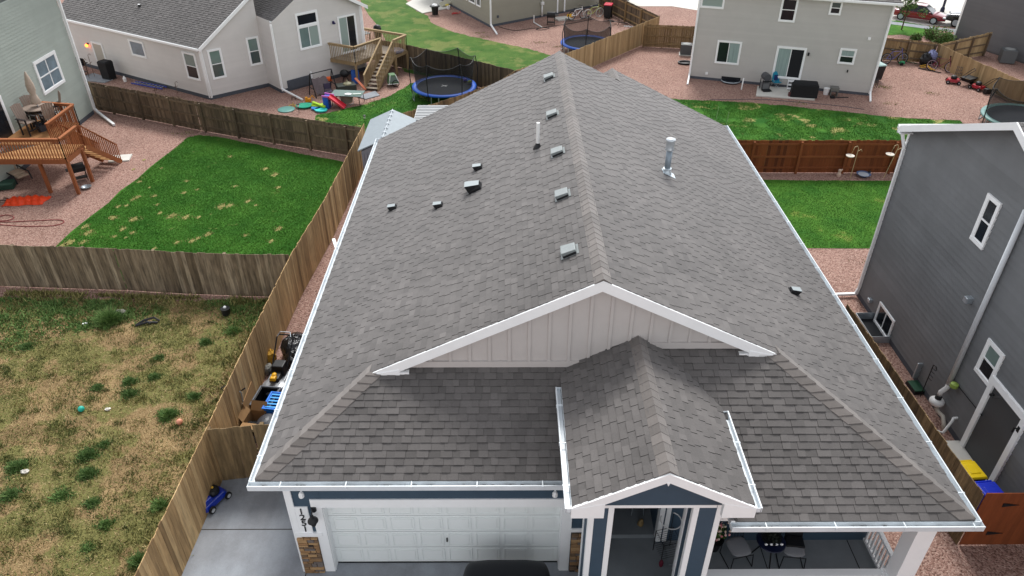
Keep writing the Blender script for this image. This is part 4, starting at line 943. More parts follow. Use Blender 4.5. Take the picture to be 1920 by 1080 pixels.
for z in (1.4, .45):
    k_ = MB(); k_.slab([(10.62, 10.402, z-.06), (10.62, 10.402, z+.06), (10.98, 10.402, z+.0)], (0, -.008, 0)); k_.build('hinge', m_black, gt)
# ================================================================== neighbour houses
m_sage = mat('sage_siding', (168, 176, 168), 0.6, f=1.0, tone=0.03, n=0.06, nscale=1.2)
m_lgrey = mat('light_grey_siding', (214, 210, 206), 0.6, f=0.97, tone=0.02, n=0.04, nscale=1.2)
m_beige = mat('greige_siding', (192, 189, 184), 0.6, f=0.95, tone=0.02, n=0.04, nscale=1.2)
m_olive = mat('olive_siding', (158, 155, 140), 0.6, tone=0.02, n=0.04, nscale=1.2)
m_slate = mat('slate_siding', (120, 122, 124), 0.6, tone=0.06, n=0.1, nscale=1.0, big=0.05)
m_charc = mat('charcoal_siding', (104, 104, 106), 0.6, tone=0.04, n=0.06, nscale=1.2)
m_shd = mat('shingle_dark', (98, 94, 92), 0.92, tone=0.3, n=0.1, nscale=20, big=0.06, fine=0.1, finescale=120, bump=0.3, bscale=120, bdist=.004)
m_curt = mat('curtain', (150, 170, 166), 0.8, n=.3, nscale=5, nst=(9, 9, .2))
def solid(name, parent, pts, z0, z1, m):
    a = MB(); a.prism(pts, z0, z1, tone=.5); return a.build(name, m, parent)
def vtrim(parent, wall, s, z0, z1, name='corner_board', w_=.1, out=.03, m=m_white):
    a = MB(wall.fr); a.box((s, out/2, (z0+z1)/2), (w_, out+.004, z1-z0)); return a.build(name, m, parent)
def spout(parent, pts, r=.045, name='downspout'):
    a = MB()
    for p, q in zip(pts[:-1], pts[1:]): a.bar(p, q, r*2, r*1.6)
    return a.build(name, m_white, parent)
def foundation(parent, wall, a0, a1, h=.16):
    a = MB(wall.fr); a.box(((a0+a1)/2, 0.0, h/2), (a1-a0, .05, h)); return a.build('foundation', m_found, parent)
def wq(wall, tl, tr, br, bl, parent, mp, style, **k): return window(parent, wall, wall.rect(tl, tr, br, bl), m_white, mp, style, **k)
# --- slate grey house on the right
SX = 11.72
gh = thing('house', 'dark slate-grey two-storey house close on the right, white gable edge and two narrow windows', 'house', (15, 15, 0), world=True)
wg = Wall((SX, 20.3), (SX, 4.0)); wl = MB(); wl.box((SX+3.07, 12.15, 2.9), (6.1, 16.2, 5.8)); wl.build('wall', m_slate, gh)
ya, za, yb0, zb0 = 15.62, 7.96, 20.2, 6.03
zz = lambda Y: zb0+(yb0-Y)*(za-zb0)/(yb0-ya) if Y > ya else za-(ya-Y)*(za-zb0)/(yb0-ya)
gpoly = [(0, 0.16), (16.3, .16), (16.3, zz(4.0)), (20.3-ya, za-.05), (0, zz(20.3)-.05)]
gpoly = [(0, 0.16), (16.3, .16), (16.3, 3.0), (20.3-13.2+0, zz(13.2)-.05), (20.3-ya, za-.05), (0, zz(20.3)-.05)]
gpoly = [(0, .16), (16.3, .16), (16.3, 6.4), (20.3-13.2, 6.41), (20.3-ya, za-.05), (0, zz(20.3)-.05)]
siding('siding', gh, wg, gpoly, m_slate, step=0.17, lift=0.022, off=.002)
foundation(gh, wg, 0, 16.3, .17)
rf = MB(); sl_g = (za-zb0)/(yb0-ya)
for (y0, z0, vy) in ((yb0+.02, zb0-.02*sl_g, -1), (2*ya-yb0-.3, zb0-.3*sl_g, 1)):
    roofplane(rf, [(SX-.35, y0), (SX+8, y0), (SX+8, ya), (SX-.35, ya)], (SX-.35, y0), (1, 0), (0, vy), z0, sl_g)
    deckpoly(rf, [(SX-.35, y0, z0-.02), (SX+8, y0, z0-.02), (SX+8, ya, za-.02), (SX-.35, ya, za-.02)])
rf.build('roof', [m_shd, m_edge], gh)
rk = MB()
for y0, z0 in ((yb0+.02, zb0-.02*sl_g), (2*ya-yb0-.3, zb0-.3*sl_g)):
    rk.slab([(SX-.38, y0, z0+.02), (SX-.38, ya, za+.02), (SX-.38, ya, za-.17), (SX-.38, y0, z0-.17)], (.04, 0, 0)); rk.slab([(SX-.34, y0, z0-.13), (SX-.34, ya, za-.13), (SX, ya, za-.13), (SX, y0, z0-.13)], (0, 0, -.02))
rk.build('rake_board', m_white, gh)
rk = MB(); rk.box((SX+3.6, yb0+.03, zb0-.1), (8, .04, .2)); rk.box((SX+3.6, yb0-.05, zb0-.17), (8, .2, .02)); rk.build('fascia', m_white, gh)
gutter('gutter', gh, (SX-.35, yb0+.06), (SX+8, yb0+.06), zb0-.01, (0, 1), m_white)
wq(wg, (1862, 364), (1882, 385), (1842, 470), (1818, 440), gh, m_glass_d, 'h', fw=.1)
wq(wg, (1858, 633), (1887, 668), (1857, 727), (1830, 692), gh, [m_glass_g, m_glass_d], 'h', fw=.1)
vtrim(gh, wg, .06, .1, zz(20.3)-.1, m=m_white, w_=.09)
spout(gh, [(SX-.2, yb0+.12, 5.8), (SX-.06, 20.2, 5.35), (SX-.06, 20.2, .35), (SX-.12, 20.2, .12), (SX-1.55, 20.15, .10)])
s_, z_ = wg.at(1918, 420)
ys = 14.6; a = MB(); a.tube([(SX-.09, ys, 6.3), (SX-.09, ys, 1.1)], .066, 10); a.build('vent_stack', mat('pipe_grey', (218, 222, 226), .4), gh, smooth=True)
a = MB(); a.tube([(SX-.09, ys, 1.12), (SX-.09, ys, .98), (SX-.22, ys-.02, .85), (SX-.22, ys-.02, .72)], .062, 10); a.build('vent_elbow', m_pvc, gh, smooth=True)
a = MB(); a.lathe((SX-.24, ys-.05, .44), [(.0, 0), (.15, .01), (.19, .06), (.19, .13), (.13, .19), (.07, .2)], 16); a.build('radon_fan', m_pvc, gh, smooth=True)
a = MB(); a.lathe((SX-.24, ys-.05, .64), [(.085, 0), (.085, .08)], 12); a.lathe((SX-.24, ys-.05, .38), [(.085, 0), (.085, .06)], 12); a.build('rubber_coupling', m_black, gh)
a = MB(); a.tube([(SX-.24, ys-.05, .4), (SX-.2, ys-.2, .3), (SX-.14, ys-.35, .28), (SX-.14, ys-.5, .15), (SX-.14, ys-.55, 0.0)], .055, 10); a.build('vent_bend', mat('pipe_cream', (214, 208, 196), .5), gh, smooth=True)
# side door with stoop
d0, dz = wg.at(1880, 722)[0], 0
sA, zA = wg.at(1836, 835); yD1 = 20.3-wg.at(1836, 836)[0]
dm = MB(wg.fr); dL, dR, dT = 20.3-13.25, 20.3-12.1, 2.28
for x, wd in ((dL-.08, .16), (dR+.08, .16)): dm.box((x, .03, dT/2+.05), (wd, .09, dT-.1))
dm.box(((dL+dR)/2, .033, dT+.09), (dR-dL+.32, .1, .18)); o_ = dm.build('door_frame', m_white, gh)
dd = MB(wg.fr); dd.box(((dL+dR)/2, .0, dT/2+.08), (dR-dL-.01, .05, dT-.16)); dd.build('door', mat('charcoal_door', (74, 76, 78), .5), gh)
a = MB(wg.fr); a.box((dL+.12, .1, dT-.2), (.05, .1, .05)); a.tube([(dL+.1, .08, dT-.2), (dL+.3, .22, dT-.12), (dL+.42, .1, dT-.02)], .012); a.build('door_closer', m_black, gh)
a = MB(); a.box((SX-.42, 12.75, .07), (.84, 1.5, .14)); a.build('door_stoop', m_concw, gh)
# wall-mounted bits
for nm, u, v, sz, m_, y_ in [('vent_hood', 1822, 562, (.16, .2, .16), m_galv, .1), ('spigot_cover', 1635, 563, (.16, .14, .12), m_galv, .07), ('meter_box', 1726, 695, (.05, .18, .55), m_galv, .08)]:
    s_, z_ = wg.at(u, v); a = MB(wg.fr); a.box((s_, y_*.8, z_), sz); a.build(nm, m_, gh, bevel=.015)
s_, z_ = wg.at(1798, 722); a = MB(wg.fr); a.lathe((s_, .12, z_-.08), [(.03, 0), (.1, .02), (.1, .12), (.03, .15)], 12); a.build('hose_bib', mat('lime_plastic', (150, 176, 84), .5), gh)
s2, z2 = wg.at(1844, 779); a = MB(wg.fr); a.tube([(s_, .04, z_), (s2, .04, z2)], .012); a.build('conduit', m_black, gh)
s_, z_ = wg.at(1915, 805); a = MB(wg.fr); a.box((s_, .04, z_), (.08, .08, .16)); a.tube([(s_, .06, z_), (s_, .18, z_+.04), (s_, .18, z_-.08)], .025); a.build('wall_lamp', m_black, gh)
a = MB(); a.tube([(SX-.12, 13.9, .55), (SX-.16, 13.85, .5), (SX-.3, 13.8, .12), (SX-.4, 13.9, .08), (SX-1.3, 14.0, .07)], .035, 8); a.tube([(SX, 13.9, .56), (SX-.12, 13.9, .55)], .035, 8); a.build('drain_pipe', m_pvc, gh, smooth=True)
# window well
ew = MB(); y0, y1 = 17.72, 18.95
for z in np.arange(-0.02, .22, .06): ew.box((SX-.62, (y0+y1)/2, z), (.03, y1-y0, .035)); ew.box((SX-.31, y0, z), (.62, .03, .035)); ew.box((SX-.31, y1, z), (.62, .03, .035))
ew.box((SX-.62, (y0+y1)/2, .1), (.015, y1-y0, .3)); ew.box((SX-.31, y0, .1), (.62, .015, .3)); ew.box((SX-.31, y1, .1), (.62, .015, .3)); ew.build('window_well', m_galv, gh)
sheet_ = MB(); sheet_.box((SX-.31, (y0+y1)/2, .011), (.58, y1-y0-.04, .006)); sheet_.build('well_floor', m_dark, gh)
window(gh, wg, (20.3-y1+.12, 20.3-y0-.08, .03, .78), m_white, m_glass_d, 'v', fw=.07, name='window')
t_ = thing('utility_box', 'dark green square utility lid set in the rock strip below the slate-grey house', 'utility box', G(1720, 725, .08)*np.array([1, 1, 0]), .05)
a = MB(); a.box((0, 0, .05), (.42, .5, .1), top=.94); a.build('box', m_black, t_); a = MB(); a.box((0, 0, .112), (.38, .46, .025)); a.build('lid', mat('green_lid', (38, 78, 56), .6), t_, bevel=.01)
t_ = thing('trellis_stake', 'thin black metal garden stake against the slate-grey wall', 'garden stake', (SX-.16, 15.32, 0))
a = MB(); a.tube([(0, 0, 0), (0, 0, 1.15)], .013); a.tube([(.0, 0, 1.15), (.0, -.14, 1.2), (0, -.18, 1.1)], .01)
for z in (.7, .82, .94, 1.05): a.tube([(0, 0, z), (0, -.16, z+.03)], .009)
a.build('stake', m_blackm, t_)
def rbin(name, x, y, rz, lidc, bodyc, label, s=1.0, grp=None):
    t_ = thing(name, label, 'wheelie bin', (x, y, 0), rz, s, group=grp)
    a = MB(); a.prism([(-.24, -.28), (.24, -.28), (.24, .26), (-.24, .26)], .08, .95, top=[(-.29, -.34), (.29, -.34), (.29, .34), (-.29, .34)]); a.build('body', bodyc, t_, bevel=.02)
    b = MB(); b.box((0, 0, .99), (.62, .76, .07), top=.88); b.box((0, .0, 1.035), (.4, .42, .03), top=.8); b.box((0, .4, .97), (.5, .06, .05)); b.build('lid', lidc, t_, bevel=.02)
    for sx in (-.25, .25): w_ = MB(); w_.tube([(sx-.03, .26, .12), (sx+.03, .26, .12)], .12, 14); w_.build('wheel', m_rubber, t_)
    return t_
rbin('wheelie_bin', *G2(1828, 872, .9), .1, mat('yellow_lid', (250, 214, 20), .45), mat('navy_plastic', (32, 34, 90), .5), 'wheelie bin with a bright yellow lid by the concrete stoop', .74)
rbin('wheelie_bin', *G2(1864, 920, .9), .12, mat('blue_lid', (26, 54, 206), .4), mat('blue_plastic', (30, 50, 180), .45), 'blue recycling bin just behind the orange-stained gate', .84)
# --- sage house far left
sg_ = thing('house', 'sage-green two-storey house at the left frame edge with the red-brown deck', 'house', (-26, 31, 0), world=True)
ws = Wall((-21.6, 36.9), (-21.6, 21.5))
solid('wall', sg_, [(-21.64, 36.85), (-32, 36.85), (-32, 21.5), (-21.64, 21.5)], 0, 6.4, m_sage)
siding('siding', sg_, ws, [(0, .18), (15.4, .18), (15.4, 6.5), (0, 6.5)], m_sage, step=.14, lift=.018)
foundation(sg_, ws, 0, 15.4, .2)
rf = MB(); roofplane(rf, [(-21.1, 37.4), (-32, 37.4), (-32, 29), (-21.1, 29)], (-21.1, 37.4), (-1, 0), (0, -1), 6.35, .45, step=.3, tabs=(.3, .6)); deckpoly(rf, [(-21.1, 37.4, 6.33), (-32, 37.4, 6.33), (-32, 29, 10.1), (-21.1, 29, 10.1)]); roofplane(rf, [(-21.1, 20.6), (-32, 20.6), (-32, 29), (-21.1, 29)], (-21.1, 20.6), (-1, 0), (0, 1), 6.35, .45, step=.3, tabs=(.3, .6)); rf.build('roof', [m_shd, m_edge], sg_)
spout(sg_, [(-21.52, 36.95, 6.3), (-21.52, 36.95, .25), (-21.4, 36.9, .12), G(214, 234, .08)], .06)
wq(ws, (60, 118), (100, 93), (121, 153), (82, 179), sg_, [m_glass_b], 'x', fw=.13)
window(sg_, ws, (6.4, 8.6, 1.3, 3.3), m_white, m_glass_d, 'v', fw=.12, name='patio_door')
# --- light grey house behind
LG0 = (-16.19, 38.96); LGf = G2(112, 36, 2.78)
lg = thing('house', 'light grey single-storey house at the top left with white windows and a dark shingle roof', 'house', (-16, 42, 0), world=True)
e0 = np.array(G2(372, 92, 2.78)); e1 = np.array(G2(100, 30, 2.78)); ed = (e1-e0)/np.linalg.norm(e1-e0); en_ = np.array([ed[1], -ed[0]])
if en_[1] < 0: en_ = -en_
LGe = tuple(np.array(LG0)+ed*13.5)
wl_ = Wall(LG0, LGe); A1_ = (-13.6, 41.1); A2_ = (-12.6, 40.0); B1_ = (-8.53, 44.07)
wa = Wall(LG0, A1_); wb0 = Wall(A2_, A1_); wb = Wall(A2_, B1_)
back = [tuple(np.array(LGe)+en_*9), tuple(np.array(B1_)+np.array([-.64, .77])*9)]
solid('wall', lg, [(-16.13, 39.03), (-13.6, 41.16), (-12.58, 40.08), (-8.6, 44.13), back[1], back[0], tuple(np.array(LGe)+en_*.05)], 0, 2.5, m_lgrey)
siding('siding', lg, wl_, [(0, .2), (13.5, .2), (13.5, 2.75), (0, 2.75)], m_lgrey, step=.13, lift=.018)
siding('siding', lg, wa, [(0, .2), (wa.L, .2), (wa.L, 2.75+wa.L*.72), (0, 2.75)], m_lgrey, step=.13, lift=.018)
siding('siding', lg, wb0, [(0, .2), (wb0.L, .2), (wb0.L, 3.9), (0, 3.9)], m_lgrey, step=.13, lift=.018)
siding('siding', lg, wb, [(0, .2), (wb.L, .2), (wb.L, 3.75), (wb.L/2, 5.4), (0, 3.75)], m_lgrey, step=.13, lift=.018)
for w_ in (wl_, wa, wb0, wb): foundation(lg, w_, 0, w_.L, .2)
aD = wa.e[:2]
U_ = (float(ed[0]), float(ed[1])); V_ = (float(en_[0]), float(en_[1]))
rf = MB(); q0 = e0-ed*.0; 
eA = np.array([aD[0], aD[1]]); k_ = float(eA@en_)
r0 = e0+eA*(0.0); r1 = e0+eA*9/k_*.9; r2 = e1+en_*8.1
sLG = 0.72*1.0/k_*.95
pl = [tuple(e0), tuple(r1), tuple(r2), tuple(e1)]
roofplane(rf, pl, tuple(e0), U_, V_, 2.80, sLG, step=.135, tabs=(.12, .3))
hh = lambda p: 2.78+sLG*float((np.array(p)-e0)@en_)
deckpoly(rf, [(p[0], p[1], hh(p)) for p in pl]); o_lr = rf.build('roof', [m_shd, m_edge], lg)
a = MB(); fz = [(p[0], p[1], hh(p)+.03) for p in (e0, r1)]; a.slab([fz[0], fz[1], (fz[1][0], fz[1][1], fz[1][2]-.2), (fz[0][0], fz[0][1], fz[0][2]-.2)], (wa.n[0]*.05, wa.n[1]*.05, 0)); a.build('rake_board', m_white, lg)
gutter('gutter', lg, tuple(e0), tuple(e1), 2.79, tuple(-en_), m_white, w=.12, h=.11)
rf = MB(); eb0 = np.array(G2(512, 42, 3.75)); bD = wb.e[:2]; nb = wb.n[:2]; bb_ = -nb
pts_ = [tuple(eb0), tuple(eb0+bD*(wb.L/2+.1)), tuple(eb0+bD*(wb.L/2+.1)+bb_*4), tuple(eb0+bb_*4)]
roofplane(rf, pts_, tuple(eb0), tuple(bb_), tuple(bD), 3.78, .56, step=.135, tabs=(.12, .3)); hb = lambda p: 3.76+.56*float((np.array(p)-eb0)@bD)
deckpoly(rf, [(p[0], p[1], hb(p)) for p in pts_])
eb1 = np.array(B1_)+bD*.3+nb*.3; ptr = [tuple(eb1), tuple(eb1-bD*(wb.L/2+.3)), tuple(eb1-bD*(wb.L/2+.3)+bb_*6), tuple(eb1+bb_*6)]
roofplane(rf, ptr, tuple(eb1), tuple(bb_), tuple(-bD), 3.7, .56, step=.135, tabs=(.12, .3)); deckpoly(rf, [(p[0], p[1], 3.68+.56*float((np.array(p)-eb1)@(-bD))) for p in ptr])
rf.build('roof', [m_shd, m_edge], lg)
a = MB(); z0_, z1_ = hb(pts_[0])+.02, hb(pts_[1])+.02
a.slab([(eb0[0], eb0[1], z0_), (pts_[1][0], pts_[1][1], z1_), (pts_[1][0], pts_[1][1], z1_-.2), (eb0[0], eb0[1], z0_-.2)], (nb[0]*.05, nb[1]*.05, 0)); 
a.slab([(eb1[0], eb1[1], 3.72), (ptr[1][0], ptr[1][1], 3.72+.56*(wb.L/2+.3)), (ptr[1][0], ptr[1][1], 3.52+.56*(wb.L/2+.3)), (eb1[0], eb1[1], 3.52)], (nb[0]*.05, nb[1]*.05, 0)); a.build('rake_board', m_white, lg)
gutter('gutter', lg, tuple(eb0), tuple(eb0+bb_*2.2), 3.77, tuple(-bD), m_white, w=.12, h=.11)
for w_, s_, zt in ((wl_, .05, 2.7), (wa, .05, 2.7), (wb, .05, 3.7), (wb, wb.L-.05, 3.7)): vtrim(lg, w_, s_, .1, zt)
p_ = wa.p0+wa.n*.08; spout(lg, [(p_[0], p_[1], 2.7), (p_[0]+.05, p_[1], .2)])
p_ = wb.p0+wb.n*.08; spout(lg, [(p_[0], p_[1], 3.7), (p_[0], p_[1], .25), G(567, 187, .06)])
p_ = wb.p0+wb.e*(wb.L)+wb.n*.08; spout(lg, [(p_[0], p_[1], 3.7), (p_[0], p_[1], 1.2)])
wq(wa, (387, 96), (411, 88), (426, 142), (400, 151), lg, [m_glass_g, mat('half_glass', (76, 90, 88), .1, spec=.8)], 'h', fw=.09)
wq(wa, (460, 72), (482, 66), (493, 117), (470, 126), lg, [m_glass_g, mat('half_glass', (76, 90, 88), .1)], 'h', fw=.09)
wq(wl_, (341, 94), (365, 102), (378, 152), (354, 146), lg, [m_glass_g, m_glass_d], 'h', fw=.09)
wq(wl_, (240, 72), (268, 79), (277, 111), (249, 102), lg, [m_glass_b], 'p', fw=.09)
wq(wb, (552, 28), (593, 16), (597, 44), (556, 52), lg, [m_glass_d], 'p', fw=.1)
wq(wb, (556, 50), (597, 42), (603, 82), (563, 98), lg, [m_glass_g, mat('grey_blind', (156, 172, 166), .3)], 'v', fw=.1)
r_ = wb.rect((631, 34), (664, 22), (672, 78), (639, 90)); r_ = (r_[0], r_[1], 1.25, r_[3])
window(lg, wb, r_, m_white, [mat('grey_blind', (156, 172, 166), .3), m_glass_d], 'v', fw=.09, name='patio_door')
dR_ = wl_.rect((171, 76), (193, 83), (202, 122), (182, 115)); dR_ = (dR_[0], dR_[1], .25, dR_[3]); o_ = window(lg, wl_, dR_, m_white, mat('cream_door', (190, 184, 172), .5), 'p', fw=.09, name='side_door')
s_, z_ = wl_.at(166, 83); a = MB(wl_.fr); a.box((s_, .06, z_+.04), (.1, .1, .1)); o_ = a.build('wall_lamp', m_black, lg); a = MB(wl_.fr); a.ball((s_, .14, z_-.04), (.09, .09, .1)); a.build('bulb', mat('lit_bulb', (255, 130, 60), .5, emit=((255, 120, 50), 3.0)), o_)
s_, z_ = wb.at(624, 42); a = MB(wb.fr); a.box((s_, .05, z_), (.1, .1, .16)); a.tube([(s_, .06, z_), (s_, .2, z_-.02)], .05, 8); a.build('wall_lamp', mat('lamp_navy', (40, 40, 90), .5), lg)
s_, z_ = wb.at(548, 168); a = MB(wb.fr); a.box((1.15, .04, .35), (1.5, .04, .5)); a.build('low_window_cover', m_found, lg); a = MB(wb.fr); a.box((1.95, .05, .42), (.09, .06, .7)); a.build('low_window_trim', m_white, lg)
s_, z_ = wl_.at(262, 12)
P_ = np.array([0.0, 0, 0]); w__ = ray(262, 12)
t0_ = (2.80+.02-HC - sLG*float(e0@en_))/(w__[2]-sLG*(w__[0]*en_[0]+w__[1]*en_[1])); P_ = np.array([w__[0]*t0_, w__[1]*t0_, HC+w__[2]*t0_])
tv = thing('exhaust_vent', 'tiny black and white exhaust vent on the light grey house roof', 'exhaust vent', P_, .3, .8); a = MB(); a.box((0, 0, .06), (.2, .2, .14), top=.8); a.build('hood', m_black, tv); a = MB(); a.box((-.02, 0, .14), (.15, .17, .02)); a.build('hood_top', m_white, tv)
# --- olive house top centre
ol = thing('house', 'olive-beige house at the top centre behind the lawns', 'house', (-1, 60, 0), world=True)
O0 = (-1.3, 53.41); O1 = (-6.6, 63.5); O2 = (9.6, 61.3)
wo1 = Wall(O1, O0); wo2 = Wall(O0, O2)
solid('wall', ol, [(-1.32, 53.5), (9.5, 61.4), (5.0, 70), (-6.5, 63.6)], 0, 3.5, m_olive)
siding('siding', ol, wo1, [(0, .15), (wo1.L, .15), (wo1.L, 3.5), (0, 3.5)], m_olive, step=.13, lift=.01); siding('siding', ol, wo2, [(0, .15), (wo2.L, .15), (wo2.L, 3.5), (0, 3.5)], m_olive, step=.13, lift=.01)
foundation(ol, wo1, 0, wo1.L, .16); foundation(ol, wo2, 0, wo2.L, .16)
rf = MB(); dd1 = np.array(O0)-np.array(O2); rf.slab([(O0[0]+.2, O0[1]-.4, 3.5), (O2[0]+.3, O2[1]-.3, 3.5), (O2[0]-2.5, O2[1]+4, 5.2), (O1[0]+2.0, O1[1]+.5, 5.2), (O1[0]-.4, O1[1]-.2, 3.5)], (0, 0, .12)); rf.build('roof', [m_shd, m_edge], ol)
vtrim(ol, wo2, .06, .1, 3.5, w_=.13); p_ = wo2.p0+wo2.n*.1; spout(ol, [(p_[0], p_[1], 3.4), (p_[0], p_[1], .2), G(932, 64, .05)], .05)
z1_ = wo1.at(862, 0); 
for (a_, b_) in ((862, 878), (878, 893), (892, 903)):
    s0, _ = wo1.at(a_+2, 8); s1, _ = wo1.at(b_-1, 12); window(ol, wo1, (s0, s1, 1.05, 2.15), m_white, m_glass_d, 'p', fw=.08)
for u in (1045, 1058): s_, _ = wo2.at(u, 20); vtrim(ol, wo2, s_, .1, 3.0, name='door_trim', w_=.12)
s_, _ = wo2.at(1051, 20); a = MB(wo2.fr); a.box((s_, .01, 1.2), (.45, .03, 2.2)); a.build('door', m_olive, ol)
s_, z_ = wo2.at(1015, 10); a = MB(wo2.fr)
a.tube([(s_-.2, .08, 2.6), (s_-.2, .08, 1.9), (s_, .1, 1.55), (s_, .1, 1.2)], .06, 8); a.tube([(s_, .1, .9), (s_, .1, .1)], .055, 8); a.build('vent_stack', m_pvc, ol, smooth=True)
a = MB(wo2.fr); a.lathe((s_, .14, .9), [(0, 0), (.13, .02), (.13, .2), (0, .25)], 12); a.build('radon_fan', m_pvc, ol)
s_, z_ = wo2.at(933, 31); a = MB(wo2.fr); a.box((s_, .04, z_), (.14, .06, .16)); a.build('outlet_box', m_found, ol)
# --- greige two-storey
bg_ = thing('house', 'light greige two-storey house at the top right with a sliding door and white downspouts', 'house', (15.2, 44, 0), world=True)
wbe = Wall((10.51, 42.51), (19.95, 39.5)); wbs = Wall((10.51, 42.51), (12.6, 49.0)); wbr = Wall((19.95, 39.5), (22.0, 46.0))
solid('wall', bg_, [(10.53, 42.55), (19.93, 39.55), (22.4, 47.2), (13.0, 50.2)], 0, 4.85, m_beige)
siding('siding', bg_, wbe, [(0, .14), (wbe.L, .14), (wbe.L, 4.92), (0, 4.92)], m_beige, step=.125, lift=.018); siding('siding', bg_, wbs, [(0, .14), (wbs.L, .14), (wbs.L, 4.92), (0, 4.92)], m_beige, step=.125, lift=.018)
foundation(bg_, wbe, 0, wbe.L, .15)
rf = MB(); be_ = wbe.e[:2]; bn = wbe.n[:2]; c0 = np.array([10.51, 42.51])-be_*.35+bn*.35; c1 = np.array([19.95, 39.5])+be_*.3+bn*.35
roofplane(rf, [tuple(c0), tuple(c1), tuple(c1-bn*4.5-be_*3), tuple(c0-bn*4.5+be_*3)], tuple(c0), tuple(be_), tuple(-bn), 5.0, .45, step=.2, tabs=(.2, .4)); deckpoly(rf, [(c0[0], c0[1], 4.97), (c1[0], c1[1], 4.97), (*(c1-bn*4.5-be_*3), 6.99), (*(c0-bn*4.5+be_*3), 6.99)]); rf.build('roof', [m_shd, m_edge], bg_)
a = MB(); a.slab([(*c0, 4.96), (*c1, 4.96), (*c1, 4.84), (*c0, 4.84)], (bn[0]*.04, bn[1]*.04, 0)); a.slab([(*c0, 4.86), (*c1, 4.86), (*(c1-bn*.35), 4.86), (*(c0-bn*.35), 4.86)], (0, 0, -.02)); a.build('fascia', m_white, bg_)
gutter('gutter', bg_, tuple(c0), tuple(c1), 4.98, tuple(bn), m_white, w=.11, h=.1)
for s_ in (.05, wbe.L-.05): vtrim(bg_, wbe, s_, .1, 4.85, w_=.09)
for pos, ex in ((0.06, G(1289, 158, .05)), (wbe.L-.03, G(1632, 190, .05))):
    p_ = wbe.p0+wbe.e*pos+wbe.n*.08; spout(bg_, [(p_[0], p_[1], 4.8), (p_[0], p_[1], .22), ex], .045)
wq(wbe, (1345, 75), (1391, 78), (1386, 121), (1340, 119), bg_, [m_glass_d, m_curt], 'v', fw=.09)
wq(wbe, (1576, 90), (1607, 92), (1601, 121), (1569, 119), bg_, [m_curt, m_glass_d], 'h', fw=.09)
window(bg_, wbe, (.12, 1.4, 3.98, 5.0-.1), m_white, mat('grey_blind', (156, 172, 166), .3), 'p', fw=.09)
r_ = wbe.rect((1467, -12), (1500, -10), (1490, 42), (1460, 40)); window(bg_, wbe, (r_[0], r_[1], r_[2], 4.82), m_white, m_glass_d, 'h', fw=.09)
r_ = wbe.rect((1560, -10), (1583, -10), (1577, 29), (1554, 27)); window(bg_, wbe, (r_[0], r_[1], r_[2], 4.82), m_white, [mat('half_glass', (76, 90, 88)), m_glass_d], 'h', fw=.08)
r_ = wbe.rect((1458, 86), (1515, 90), (1500, 146), (1446, 142)); window(bg_, wbe, (r_[0], r_[1], .5, r_[3]), m_white, [m_curt, m_dark], 'v', fw=.1, name='patio_door')
for u, v, sz in ((1630, 72, (.14, .08, .14)), (1325, 137, (.14, .06, .14))): s_, z_ = wbe.at(u, v); a = MB(wbe.fr); a.box((s_, .05, z_), sz); a.build('vent_cover', m_white, bg_, bevel=.01)
s_, z_ = wbe.at(1516, 101); a = MB(wbe.fr); a.box((s_, .06, z_), (.09, .1, .17)); a.build('wall_lamp', m_black, bg_)
s_, z_ = wbe.at(1589, 133); a = MB(wbe.fr); a.box((s_, .03, z_), (.06, .05, .14)); a.build('outlet_box', m_black, bg_)
a = MB(wbe.fr); s0, _ = wbe.at(1478, 150); s1, _ = wbe.at(1499, 150)
for i in range(3): a.box(((s0+s1)/2, .15+.2*i, .44-.15*i), (s1-s0, .24, .035)); 
for s__ in (s0, s1): a.box((s__, .3, .24), (.03, .55, .46))
a.build('door_steps', m_white, bg_)
we = MB(wbe.fr); s0, _ = wbe.at(1352, 150); s1, _ = wbe.at(1387, 156)
pts_ = [((s0+s1)/2-(s1-s0)/2*math.cos(k*math.pi/8), .5*math.sin(k*math.pi/8), .1) for k in range(9)]; we.tube(pts_, .03); we.build('window_well', m_galv, bg_)
a = MB(wbe.fr); a.face([(p[0], p[1], .03) for p in pts_]); a.build('well_floor', m_dark, bg_)
a = MB(wbe.fr); a.box(((s0+s1)/2, .015, .18), (s1-s0, .05, .24)); a.build('low_window', m_glass_d, bg_)
t_ = thing('patio_slab', 'pale concrete patio slab outside the sliding door of the two-storey house', 'patio', G(1470, 176), 0, world=True)
a = MB(); a.prism(px([(1420, 163), (1531, 168), (1527, 189), (1417, 181)]), 0.005, .06); a.build('slab', m_concw, t_)
# --- charcoal house far right
ch = thing('house', 'charcoal-grey house in the top right corner behind the tan fences', 'house', (33, 50, 0), world=True)
C0 = G2(1785, 76); C1 = (33.6, 40.2)
wc = Wall(C0, C1); wcs = Wall(C0, (C0[0]+3.2, C0[1]+9))
solid('wall', ch, [tuple(np.array(C0)+np.array([.05, .0])), (C1[0]+.05, C1[1]), (C1[0]+9, C1[1]+3), (C0[0]+9, C0[1]+9)], 0, 5.2, m_charc)
siding('siding', ch, wc, [(0, .1), (wc.L, .1), (wc.L, 5.3), (0, 5.3)], m_charc, step=.12, lift=.01)
vtrim(ch, wc, .05, 0, 5.2, w_=.12, m=m_white)
rf = MB(); rf.slab([(C0[0]-.4, C0[1]+.3, 5.3), (C1[0]-.2, C1[1]-.4, 5.3), (C1[0]+8, C1[1]+3, 7.5), (C0[0]+8, C0[1]+8, 7.5)], (0, 0, .12)); rf.build('roof', [m_shd, m_edge], ch)
